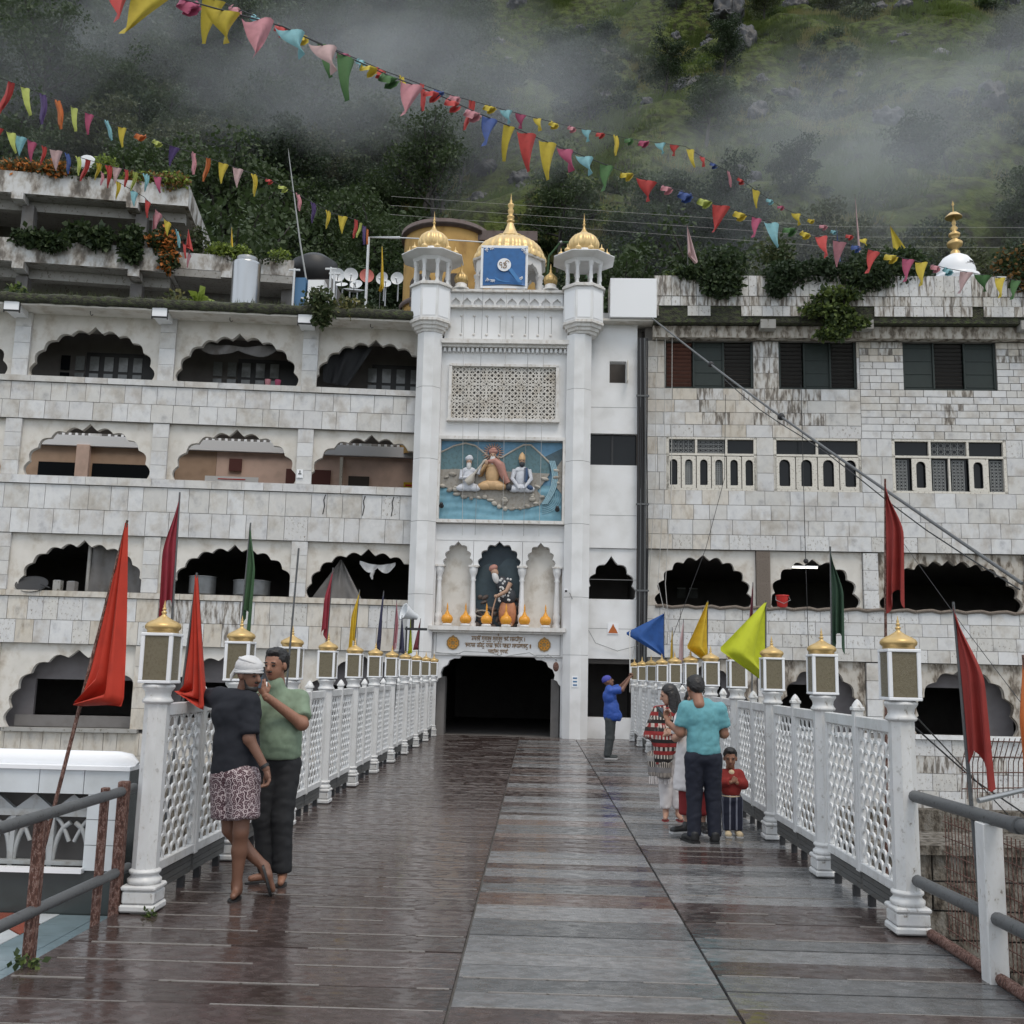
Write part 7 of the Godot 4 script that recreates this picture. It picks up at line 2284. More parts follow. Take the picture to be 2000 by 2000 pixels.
	var rocks := [[29.7, -155.5, 7.0, 1.6, "rock", "tall dark wet rock face at the top, right of centre"], [27.3, -132.2, 4.5, 1.6, "rock", "dark rock buttress below the wet rock face"], [18.8, -126.0, 4.6, 1.0, "rock", "rounded dark overhanging rock in the middle of the slope"], [40.8, -155.8, 5.0, 1.0, "rock", "dark ledge at the top right of the slope"], [22.5, -101.8, 3.0, 1.2, "rock", "dark block with pale streaks in the mist"], [50.3, -122.2, 2.2, 0.8, "pale_rock", "pale jutting stone on the misty right slope"], [47.8, -127.5, 3.0, 0.5, "pale_rock", "flat pale slab on the upper right slope"], [39.9, -122.5, 1.6, 0.9, "pale_rock", "small pale stone below the flat slab"], [33.7, -125.8, 1.8, 0.9, "rock", "grey stone right of the rounded overhang"], [35.1, -99.0, 4.2, 0.8, "rock", "broad grey outcrop in thick mist"], [46.4, -100.8, 4.0, 1.4, "rock", "tall shadowy outcrop at the far right"], [38.9, -118.5, 2.6, 0.9, "rock", "grey boulder in the middle of the misty slope"], [-8.3, -156.2, 3.0, 0.7, "pale_rock", "pale boulder among the grass above the domes"], [-6.2, -145.2, 2.4, 0.6, "pale_rock", "second pale boulder just below the first above the domes"], [3.6, -139.2, 3.0, 1.2, "rock", "grey rock rib in the grass, left of the rounded overhang"], [5.4, -164.0, 2.2, 0.7, "rock", "small grey stone high in the green grass"], [20.7, -153.3, 2.4, 1.3, "rock", "narrow grey rock left of the wet rock face"], [-18.2, -177.5, 7.0, 0.8, "rock", "dark crag at the top edge left of centre"], [-5.6, -171.8, 4.5, 0.9, "rock", "dark notch of rock at the top edge centre"], [16.3, -102.0, 2.6, 1.3, "pale_rock", "pale streaked cliff foot under the dark block"], [48.7, -156.2, 4.0, 0.8, "rock", "shaded crag near the top right corner"], [77.0, -159.2, 5.0, 0.7, "rock", "grey crag in the top right corner"]]
	var scat := []
	r.seed = 68
	for i in 900:
		var x := r.randf_range(-30.0, 85.0)
		var z := r.randf_range(-190.0, -75.0)
		var n := sin(x * 0.21 + z * 0.07) * sin(z * 0.16 - x * 0.04 + 1.0)
		if n < 0.25 or x < -22.0 - (z + 150.0) * 0.1:
			continue
		var s := pow(r.randf(), 3.0) * 2.6 + 0.35
		scat.append(Transform3D(Basis(Vector3.UP, r.randf() * TAU) * Basis.from_scale(Vector3(s * 1.3, s * r.randf_range(0.6, 1.3), s)), Vector3(x, hill(x, z) + 0.5, z)))
	multi("hill_rocks", rm[1], scat, "loose dark rocks breaking through the grass of the slope", "rocks", M.rock)
	for q in rocks:
		var t := thing("rock_outcrop", q[5], "rock", Vector3(q[0], hill(q[0], q[1]) + q[2] * 0.1, q[1]), q[0], "rocks on the hillside")
		part("boulder", rm[int(absf(q[0])) % 3], M[q[4]], t, Vector3.ZERO, Basis.from_scale(Vector3(q[2], q[2] * q[3], q[2] * 0.8)))
		part("ledge", rm[int(absf(q[1])) % 3], M[q[4]], t, Vector3(q[2] * 0.7, -q[2] * 0.45, q[2] * 0.2), Basis(Vector3.UP, 1.0) * Basis.from_scale(Vector3(q[2], q[2] * 0.6, q[2]) * 0.6))

func multi(called: String, mesh: Mesh, list: Array, label: String, cat: String, over: Material = null) -> void:
	if list.is_empty():
		return
	var mm := MultiMesh.new()
	mm.transform_format = MultiMesh.TRANSFORM_3D
	mm.mesh = mesh
	mm.instance_count = list.size()
	for i in list.size():
		mm.set_instance_transform(i, list[i])
	var o := MultiMeshInstance3D.new()
	o.name = numbered(called)
	o.multimesh = mm
	if over:
		o.material_override = over
	o.set_meta("kind", "stuff")
	add_child(o)
	tag(o, label, cat)

# ------------------------------------------------------------------ drifting mist
func build_mist() -> void:
	var r := RandomNumberGenerator.new()
	r.seed = 5
	for k in 110:
		var left := k < 56
		var x := r.randf_range(-54.0, 4.0) if left else r.randf_range(8.0, 66.0)
		var y := (r.randf_range(34.0, 66.0) - x * 0.12) if left else r.randf_range(26.0, 32.0 + x * 0.72)
		var v := FogVolume.new()
		v.name = numbered("mist")
		v.shape = RenderingServer.FOG_VOLUME_SHAPE_ELLIPSOID
		var s := pow(r.randf(), 1.5) * 1.3 + 0.45
		v.size = Vector3(r.randf_range(11.0, 24.0), r.randf_range(4.0, 9.0), r.randf_range(7.0, 11.0)) * s
		v.position = Vector3(x, y, -41.0 - y / 0.95 + r.randf_range(9.0, 19.0))
		v.rotation = Vector3(0, 0, r.randf_range(-0.2, 0.9))
		var fm := FogMaterial.new()
		fm.density = r.randf_range(0.0035, 0.008) / s
		fm.albedo = Color(0.95, 0.97, 0.99)
		v.material = fm
		v.set_meta("kind", "stuff")
		add_child(v)

# ------------------------------------------------------------------ flags on poles along the bridge
# cloth hanging from a pole: a, b ends of the hoist; c, d ends of the loose edge
func flag_cloth(a: Vector3, b: Vector3, tip: Vector3, folds: float, amp: float, sd: float) -> ArrayMesh:
	var m := MB.new()
	var rows := []
	var side := (b - a).cross(tip - a).normalized()
	if side.length() < 0.5:
		side = Vector3.BACK
	for j in 25:
		var q := j / 24.0
		var row := PackedVector3Array()
		var h := a.lerp(b, q)
		# the loose edge runs from a to tip and back to b
		var e: Vector3
		var k := 0.78
		if folds >= 3.0 and amp < 0.045:
			# furled: a strip of nearly even width, ragged below
			e = h + (tip - b) * smoothstep(0.0, 0.45, q) * Vector3(0.62, 1, 1)
		elif q < k:
			e = a.lerp(tip, pow(q / k, 1.15))
		else:
			e = tip.lerp(b, (q - k) / (1.0 - k))
		for i in 15:
			var u := i / 14.0
			var p := h.lerp(e, u)
			p += side * (sin(u * folds * 1.5 * PI + q * 1.2 + sd) * amp * 1.3 * minf(1.0, u * 2.5) * (0.25 + 0.75 * q))
			p += side * sin(u * 21.0 + q * 5.0 + sd) * amp * 0.22 * q + (b - a).normalized() * sin(u * 9.0 + sd) * 0.02 * q * u
			if folds >= 3.0 and amp < 0.045:
				p += (b - a).normalized() * 0.10 * pow(q, 8.0) * sin(u * 5.5 + sd * 3.0)
			row.append(p)
		rows.append(row)
	m.sheet(rows)
	return m.mesh()

func flag(label: String, mat_name: String, foot: Vector3, top: Vector3, hoist: float, tip: Vector3, folds := 3.0, amp := 0.035, sd := 0.0, pole := "grey_pipe") -> void:
	var t := thing("flag", label, "flag", foot, 0.0, "pennant flags along the bridge")
	var up := (top - foot).normalized()
	var l := (top - foot).length()
	part("pole", tube_mesh([Vector3.ZERO, up * l * 0.5, up * l], [0.013, 0.012, 0.008], 6), M[pole], t)
	var a := up * (l - 0.02)
	var b := up * (l - hoist)
	part("cloth", flag_cloth(a, b, tip - foot, folds, amp, sd), M["cloth_" + mat_name], t)

func build_flags() -> void:
	var Z := func(x: float, y: float, z: float) -> Vector3: return Vector3(x, y, z)
	# left side, near to far
	flag("large bright red flag on a leaning pole tied to the left pipe railing", "red", Vector3(-3.06, 0.30, -6.5), Vector3(-2.70, 2.63, -6.6), 1.20, Vector3(-2.60, 1.44, -6.45), 3.5, 0.05, 0.4, "rust")
	flag("tall narrow crimson flag behind the first left lantern post", "crimson", Vector3(-3.08, 0.0, -8.7), Vector3(-3.12, 3.18, -8.7), 1.0, Vector3(-3.24, 2.06, -8.6), 3.0, 0.03, 1.0)
	flag("red flag falling over the left railing beside the man in the black shirt", "red", Vector3(-2.85, 0.4, -8.15), Vector3(-2.72, 2.43, -8.1), 0.95, Vector3(-2.52, 1.34, -7.95), 4.0, 0.05, 2.0)
	flag("dark green flag furled on its pole above the second left lantern", "green", Vector3(-2.88, 0.0, -9.8), Vector3(-2.80, 3.08, -9.8), 0.92, Vector3(-2.64, 2.08, -9.7), 3.0, 0.03, 0.7)
	flag("furled dark pink flag above the fourth left lantern", "crimson", Vector3(-2.84, 0.0, -13.6), Vector3(-2.74, 3.03, -13.6), 0.85, Vector3(-2.86, 2.1, -13.5), 3.0, 0.03, 0.2)
	flag("furled yellow flag above the fifth left lantern", "yellow", Vector3(-2.86, 0.0, -15.6), Vector3(-2.72, 2.90, -15.6), 0.85, Vector3(-2.87, 1.98, -15.5), 3.0, 0.03, 0.9)
	flag("furled navy flag above the sixth left lantern", "navy", Vector3(-2.80, 0.0, -17.6), Vector3(-2.65, 3.04, -17.6), 0.92, Vector3(-2.70, 2.08, -17.54), 3.0, 0.03, 1.9)
	flag("faded pink flag above the seventh left lantern", "pink", Vector3(-2.80, 0.0, -19.5), Vector3(-2.68, 3.03, -19.5), 0.85, Vector3(-2.60, 2.08, -19.45), 3.0, 0.04, 0.3)
	flag("navy flag hanging against the faded pink one on the left", "navy", Vector3(-2.74, 0.0, -19.9), Vector3(-2.62, 2.75, -19.9), 0.7, Vector3(-2.55, 1.98, -19.85), 2.0, 0.03, 1.1)
	flag("bright yellow flag below the loudspeaker on the left", "lime", Vector3(-2.75, 0.0, -21.6), Vector3(-2.66, 2.85, -21.6), 0.8, Vector3(-2.60, 2.05, -21.55), 2.5, 0.03, 0.5)
	flag("small maroon flag last on the left before the doorway", "maroon_cloth", Vector3(-2.76, 0.0, -23.6), Vector3(-2.68, 2.88, -23.6), 0.7, Vector3(-2.82, 2.15, -23.55), 1.5, 0.03, 0.5)
	var bp := thing("bare_pole", "bare thin pole standing above the third left lantern", "pole", Vector3(-2.70, 0.0, -11.0))
	part("pole", tube_mesh([Vector3.ZERO, Vector3(0.1, 2.98, 0)], 0.011, 6), M.grey_pipe, bp)
	part("collar", tube_mesh([Vector3(0.04, 1.2, 0), Vector3(0.042, 1.26, 0)], 0.03, 6), M.rust, bp)
	# right side
	flag("royal blue flag flying to the left above the worker", "blue", Vector3(2.80, 0.0, -23.0), Vector3(2.82, 3.10, -23.0), 0.98, Vector3(1.94, 2.62, -22.9), 1.2, 0.06, 0.0)
	flag("thin yellow flag just right of the blue flag", "yellow", Vector3(2.90, 0.0, -21.8), Vector3(2.84, 2.72, -21.8), 0.75, Vector3(2.78, 2.0, -21.75), 2.0, 0.02, 0.6)
	flag("striped faded pink flag between the blue and yellow flags", "pale_pink", Vector3(2.84, 0.0, -20.4), Vector3(2.88, 2.82, -20.4), 0.85, Vector3(2.76, 1.88, -20.35), 4.0, 0.04, 0.9)
	flag("golden yellow flag flying over the right railing", "yellow", Vector3(2.84, 0.0, -17.5), Vector3(2.88, 2.98, -17.5), 1.02, Vector3(2.46, 2.18, -17.35), 2.0, 0.07, 0.2)
	flag("narrow maroon flag behind the lime flag", "maroon_cloth", Vector3(3.16, 0.0, -15.5), Vector3(3.23, 3.12, -15.5), 0.9, Vector3(3.12, 2.25, -15.45), 2.0, 0.03, 0.8)
	flag("large lime green flag flying over the right railing", "lime", Vector3(2.62, 0.0, -12.1), Vector3(2.67, 2.60, -12.1), 0.92, Vector3(2.10, 2.02, -11.9), 1.6, 0.06, 0.1)
	flag("dark green furled flag above the second right lantern", "dark_green", Vector3(2.78, 0.0, -9.9), Vector3(2.81, 2.97, -9.9), 0.90, Vector3(2.95, 2.0, -9.8), 3.0, 0.035, 0.5)
	flag("tall deep crimson flag on a dark pole beside the first right lantern", "deep_red", Vector3(2.72, 0.2, -8.3), Vector3(2.78, 3.31, -8.2), 0.98, Vector3(2.93, 2.30, -8.1), 3.0, 0.04, 0.4, "rust")
	flag("long red furled flag tied to the right pipe railing", "deep_red", Vector3(2.70, 0.45, -6.55), Vector3(2.60, 2.20, -6.5), 0.98, Vector3(2.80, 1.16, -6.38), 3.0, 0.03, 0.9)
	flag("orange flag with dark print cut by the right edge of the picture", "orange", Vector3(2.78, 0.4, -5.8), Vector3(2.69, 1.86, -5.8), 0.62, Vector3(2.62, 1.14, -5.74), 3.0, 0.03, 0.3, "rust")
	# flags on the roofs
	flag("plain yellow flag standing on the right roof among the bushes", "bunting_yellow", Vector3(11.0, 12.9, -30.5), Vector3(10.75, 15.75, -30.5), 1.15, Vector3(11.35, 14.65, -30.4), 1.5, 0.05, 0.2)
	flag("dark blue flag furled on a thin pole above the right creeper", "bunting_blue", Vector3(9.1, 12.9, -30.5), Vector3(9.1, 15.7, -30.5), 1.3, Vector3(9.2, 14.35, -30.45), 2.0, 0.03, 0.2)
	flag("faded salmon flag on a tall mast in the mist, right of centre", "pale_pink", Vector3(10.6, 12.9, -33.0), Vector3(10.5, 18.0, -33.0), 2.6, Vector3(10.62, 15.3, -32.9), 2.0, 0.03, 0.2)
	flag("pale pink flag torn on a pole behind the right golden kiosk", "pale_pink", Vector3(4.4, 12.9, -29.8), Vector3(4.35, 15.4, -29.8), 1.0, Vector3(4.75, 13.9, -29.75), 2.0, 0.06, 0.2)
	flag("dull yellow furled flag before the satellite dishes", "yellow", Vector3(-5.05, 11.8, -30.2), Vector3(-5.05, 14.75, -30.2), 1.5, Vector3(-4.92, 13.3, -30.1), 3.0, 0.05, 0.2)
	flag("dark maroon pennant standing on the lower terrace corner", "maroon_cloth", Vector3(-13.95, 16.0, -34.2), Vector3(-13.95, 17.6, -34.2), 1.15, Vector3(-13.62, 16.42, -34.15), 1.0, 0.03, 0.2)
	flag("yellow furled flag above the bright shrub on the side terrace", "yellow", Vector3(-11.4, 16.2, -35.1), Vector3(-11.4, 17.55, -35.1), 0.95, Vector3(-11.28, 16.6, -35.05), 2.0, 0.03, 0.2)
	flag("small pink and red flag hanging at the side terrace", "bunting_red", Vector3(-12.9, 15.9, -34.6), Vector3(-12.8, 17.2, -34.6), 0.7, Vector3(-12.55, 16.3, -34.5), 2.0, 0.05, 0.2)

# ------------------------------------------------------------------ strings of bunting
func pennant_mesh(kind: int) -> ArrayMesh:
	# unit pennant, hanging from y = 0, one wide and one and a half long
	var m := MB.new()
	var rows := []
	for j in 9:
		var q := j / 8.0
		var row := PackedVector3Array()
		for i in 7:
			var u := i / 6.0 - 0.5
			var p: Vector3
			match kind:
				0:
					p = Vector3(u * (1.0 - q) + 0.10 * q, -1.5 * q, 0.10 * sin(u * 7.0 + q * 3.0))
				1:
					p = Vector3(u * (1.0 - q) - 0.35 * q * q, -1.35 * q, 0.14 * sin(u * 6.0 + q * 4.0))
				2:
					# gathered by the wind along the cord
					p = Vector3(u * (1.0 - 0.5 * q), -0.42 * q * (1.0 - 0.5 * absf(u)) - 0.08 * sin(u * 9.0), 0.2 * sin(u * 8.0 + q * 5.0))
				3:
					p = Vector3(u * 0.55 * (1.0 - q) + 0.05 * sin(q * 5.0), -1.6 * q, 0.12 * sin(u * 12.0 + q * 3.0))
				_:
					p = Vector3(u * (1.0 - q) + 0.30 * q, -0.9 * q, 0.16 * sin(u * 5.0 + q * 4.0))
			row.append(p)
		rows.append(row)
	m.sheet(rows, false, true)
	return m.mesh()

func bunting(label: String, pts: Array, gap: float, size: float, colors: Array, sd: int, shapes: Array) -> void:
	var t := thing("bunting_string", label, "bunting", Vector3.ZERO, 0.0, "strings of coloured pennants")
	part("cord", tube_mesh(pts, 0.010, 5), M.cable, t)
	var r := RandomNumberGenerator.new()
	r.seed = sd
	var k := 0
	var carry := gap * 0.5
	for i in pts.size() - 1:
		var a: Vector3 = pts[i]
		var b: Vector3 = pts[i + 1]
		var l := a.distance_to(b)
		while carry < l:
			var p := a.lerp(b, carry / l)
			var dir := (b - a).normalized()
			var yaw := atan2(-dir.z, dir.x)
			var kind: int = shapes[r.randi() % shapes.size()]
			var s := size * r.randf_range(0.85, 1.15)
			var bs := Basis(Vector3.UP, yaw + r.randf_range(-0.25, 0.25)) * rz(r.randf_range(-0.12, 0.12)) * Basis(Vector3.RIGHT, r.randf_range(-0.35, 0.35))
			# the head of the pennant follows the cord
			bs = bs * Basis(Vector3(1, dir.y, 0), Vector3(0, 1, 0), Vector3(0, 0, 1)) * Basis.from_scale(Vector3(s, s, s))
			part("pennant", penn[kind], M["cloth_" + colors[k % colors.size()]], t, p, bs)
			k += 1
			carry += gap * (r.randf_range(0.85, 1.2))
		carry -= l

var penn := []

func build_bunting() -> void:
	for k in 5:
		penn.append(pennant_mesh(k))
	var V := func(a: float, b: float, c: float) -> Vector3: return Vector3(a, b, c)
	var A := [V.call(-5.0, 9.2, -10.2), V.call(-4.5, 9.55, -11.0), V.call(-4.16, 9.93, -11.8), V.call(-3.59, 10.25, -12.6), V.call(-3.07, 10.48, -13.5), V.call(-2.48, 10.74, -14.5), V.call(-1.93, 11.08, -15.5), V.call(-1.21, 11.39, -16.7), V.call(-0.59, 11.62, -17.6), V.call(0.14, 11.79, -18.5), V.call(0.89, 11.93, -19.3), V.call(2.0, 12.03, -20.3), V.call(3.19, 12.18, -21.3), V.call(4.4, 12.21, -22.2), V.call(5.31, 12.27, -22.9), V.call(6.65, 12.37, -23.8), V.call(7.79, 12.41, -24.5), V.call(9.18, 12.47, -25.3), V.call(10.76, 12.55, -26.2), V.call(12.34, 12.66, -27.0), V.call(14.43, 12.82, -28.0)]
	bunting("longest string of large pennants crossing the whole picture from top left to right roof", A, 0.56, 0.43, ["bunting_red", "bunting_yellow", "magenta", "bunting_yellow", "pink", "sky_blue", "pale_pink", "bunting_green", "bunting_yellow", "bunting_green", "pink", "bunting_red", "bunting_red", "pink", "bunting_blue", "bunting_yellow", "bunting_red", "bunting_yellow", "magenta", "sky_blue", "bunting_green", "bunting_yellow", "bunting_red", "pink", "bunting_blue", "lime_pale", "bunting_red", "bunting_yellow", "magenta", "sky_blue", "bunting_green", "bunting_yellow", "bunting_red", "pink", "bunting_blue"], 1, [0, 1, 2, 2, 4, 2, 1])
	var B := [V.call(-4.87, 11.0, -13.0), V.call(-4.3, 12.43, -16.0), V.call(-3.26, 13.61, -19.0), V.call(-2.16, 14.6, -21.5), V.call(-1.32, 15.22, -23.0), V.call(-0.49, 15.67, -24.2), V.call(0.79, 16.38, -26.0), V.call(2.43, 17.17, -28.0), V.call(4.34, 18.04, -30.0), V.call(5.16, 18.14, -31.0), V.call(6.46, 18.12, -32.2), V.call(7.37, 17.94, -33.0), V.call(8.41, 17.89, -34.0), V.call(9.66, 17.96, -35.0), V.call(10.54, 17.97, -35.8), V.call(12.27, 18.09, -37.0)]
	bunting("string of smaller pennants running back over the domes into the mist", B, 0.75, 0.40, ["bunting_yellow", "pink", "sky_blue", "bunting_red", "bunting_yellow", "bunting_green", "magenta", "sky_blue", "bunting_red", "bunting_yellow", "bunting_red", "bunting_blue", "pink", "bunting_red", "bunting_yellow", "sky_blue", "magenta", "bunting_yellow"], 2, [0, 2, 4, 3, 2])
	var C := [V.call(-10.26, 12.3, -17.0), V.call(-10.17, 12.84, -18.5), V.call(-9.96, 13.32, -20.0), V.call(-9.64, 13.67, -21.3), V.call(-9.16, 14.03, -22.7), V.call(-8.26, 14.58, -24.8), V.call(-7.44, 14.87, -26.3), V.call(-6.85, 14.89, -27.3), V.call(-6.23, 14.87, -28.2), V.call(-5.62, 15.1, -29.2), V.call(-5.6, 15.45, -30.6)]
	bunting("string of pennants on the left running down to the white pipe frame", C, 0.55, 0.36, ["bunting_yellow", "bunting_red", "lime_pale", "purple", "orange", "lime_pale", "magenta", "sky_blue", "bunting_yellow", "orange", "lime_pale", "purple", "pink", "orange", "bunting_yellow", "pale_pink", "bunting_yellow", "bunting_red", "lime_pale", "pink", "purple", "bunting_yellow"], 3, [0, 0, 3, 2, 3])
	var D := [V.call(-14.7, 15.2, -23.2), V.call(-14.34, 15.27, -24.0), V.call(-13.93, 15.44, -25.0), V.call(-13.62, 15.49, -25.6), V.call(-13.24, 15.59, -26.2), V.call(-12.64, 15.84, -27.3), V.call(-12.22, 16.03, -28.0), V.call(-11.5, 16.28, -29.0)]
	bunting("short faded string of pennants in front of the upper terrace", D, 0.34, 0.36, ["bunting_yellow", "bunting_red", "pale_pink", "bunting_red", "lime_pale", "sky_blue", "magenta", "bunting_red", "pale_pink", "bunting_blue", "lime_pale", "bunting_red"], 4, [0, 3, 3, 0])
	var E := [V.call(-14.2, 17.1, -30.0), V.call(-13.2, 16.9, -31.5), V.call(-12.6, 16.4, -33.0), V.call(-12.4, 15.9, -34.0)]
	bunting("little torn string of pennants hanging at the terrace corner", E, 0.5, 0.34, ["pink", "bunting_yellow", "sky_blue", "bunting_red"], 5, [0, 3])

# ------------------------------------------------------------------ wires and pipes
func wire(called: String, label: String, pts: Array, r: float, mm: Material, extra := []) -> Node3D:
	var t := thing(called, label, "cable", Vector3.ZERO)
	var c := Curve3D.new()
	for p in pts:
		c.add_point(p)
	part("cable", tube_mesh(pts, r, 6), mm, t)
	for e in extra:
		part("clamp", blob_mesh([[e, Vector3(0.07, 0.07, 0.07)]], 7), M.cable, t)
	return t

func build_wires() -> void:
	var V := func(a: float, b: float, c: float) -> Vector3: return Vector3(a, b, c)
	var pts := []
	for k in 17:
		var q := k / 16.0
		var p: Vector3 = V.call(3.02, 11.51, -27.4).lerp(V.call(5.6, 2.85, -12.0), q)
		p += Vector3(0, -0.12 * sin(PI * q), 0)
		pts.append(p)
	wire("stay_cable", "thick grey cable slanting from the white roof box down past the right windows", pts, 0.022, M.grey_pipe, [pts[5], pts[9]])
	var p2 := []
	for p in pts:
		p2.append(p + Vector3(-0.04, -0.10 - 0.05 * sin(p.y * 2.0), 0.02))
	wire("stay_cable", "thin dark wire hanging just under the thick slanting cable", p2.slice(6), 0.009, M.cable)
	# bundle of cables and pipes down the corner of the right wing
	var t := thing("cable_bundle", "bundle of dark cables and pipes down the corner of the right wing", "cables", Vector3(2.80, 0, -28.22))
	for k in 7:
		var x := -0.06 + k * 0.042
		part("pipe", tube_mesh([Vector3(x, 11.2, 0), Vector3(x + 0.03 * sin(k * 2.0), 8.0, 0.01), Vector3(x + 0.02, 5.0, 0.02 * sin(k)), Vector3(x - 0.02 * cos(k), 2.4, 0), Vector3(x, -0.3, 0)], [0.03, 0.022, 0.028, 0.02, 0.028, 0.018, 0.02][k], 6), M.cable if k % 3 != 1 else M.grey_pipe, t)
	for y in [9.5, 6.4, 4.0]:
		part("bracket", boxes([[Vector3(0.06, y, 0.0), Vector3(0.36, 0.05, 0.08)]]), M.grey_pipe, t)
	for e in [[3.5, -0.4], [3.75, 0.5], [3.95, 0.2]]:
		wire("hanging_wire", ["pale thin wire hanging beside the cable bundle", "pale thin wire second from the cable bundle", "pale thin wire third from the cable bundle"][[3.5, 3.75, 3.95].find(e[0])], [V.call(e[0] - 0.25, 11.3, -28.3), V.call(e[0] - 0.27, 7.0, -28.35), V.call(e[0] - 0.45, 4.2, -28.3), V.call(e[0] - 0.5 + e[1], 2.2, -28.25)], 0.010, M.pale_rope)
	wire("hanging_wire", "long thin plumb wire hanging in front of the second cream window", [V.call(7.3, 9.9, -28.2), V.call(7.32, 5.3, -28.2), V.call(7.35, 2.3, -28.2)], 0.010, M.cable, [V.call(7.33, 4.9, -28.2)])
	wire("hanging_wire", "dark wire below the first shuttered window", [V.call(5.2, 9.6, -28.3), V.call(5.15, 7.2, -28.3), V.call(4.6, 5.2, -28.2), V.call(3.6, 2.6, -28.0)], 0.008, M.cable)
	wire("hanging_wire", "slack cable drooping across the white link bay", [V.call(0.85, 3.85, -27.6), V.call(1.15, 3.3, -28.0), V.call(1.6, 2.55, -28.3), V.call(2.2, 2.35, -28.34), V.call(2.75, 2.5, -28.2)], 0.010, M.grille)
	wire("hanging_wire", "lead looping over the doorway lettering", [V.call(-2.74, 2.2, -27.9), V.call(-2.2, 2.14, -27.88), V.call(-1.95, 2.24, -27.88), V.call(-1.3, 2.22, -27.86), V.call(-0.9, 2.12, -27.86), V.call(-0.2, 2.24, -27.86), V.call(0.1, 2.08, -27.86), V.call(0.3, 2.2, -27.86), V.call(0.55, 2.05, -27.88)], 0.012, M.grille)
	var bag := thing("hanging_charm", "small red charm hanging at the right of the doorway arch", "charm", Vector3(0.52, 1.78, -27.84))
	part("body", blob_mesh([[Vector3(0, 0.1, 0), Vector3(0.08, 0.13, 0.05)]], 8), M.rust, bag)
	part("cord", tube_mesh([Vector3(0, 0.2, 0), Vector3(0, 0.3, 0)], 0.008, 4), M.cable, bag)
	for e in [[0, "taut wire crossing the right arch behind the red furled flag", V.call(2.9, 1.42, -8.0), V.call(9.0, -1.5, -18.0)], [1, "pair line below the taut wire at the right lantern post", V.call(2.7, 1.40, -7.6), V.call(3.7, 0.7, -7.9)], [2, "wire from the cable down to the right corner", V.call(8.5, 4.9, -24.0), V.call(6.6, 0.6, -13.0)]]:
		wire("guy_wire", e[1], [e[2], e[2].lerp(e[3], 0.5) + Vector3(0, -0.05, 0), e[3]], 0.006, M.cable)
	for k in 3:
		wire("power_line", ["highest of three faint power lines across the hillside", "middle of three faint power lines across the hillside", "lowest of three faint power lines across the hillside"][k], [V.call(-8.0, 26.0 - k * 0.5, -50.0), V.call(15.0, 24.6 - k * 0.55, -50.0), V.call(42.0, 24.8 - k * 0.5, -50.0)], 0.008, M.pale_rope)

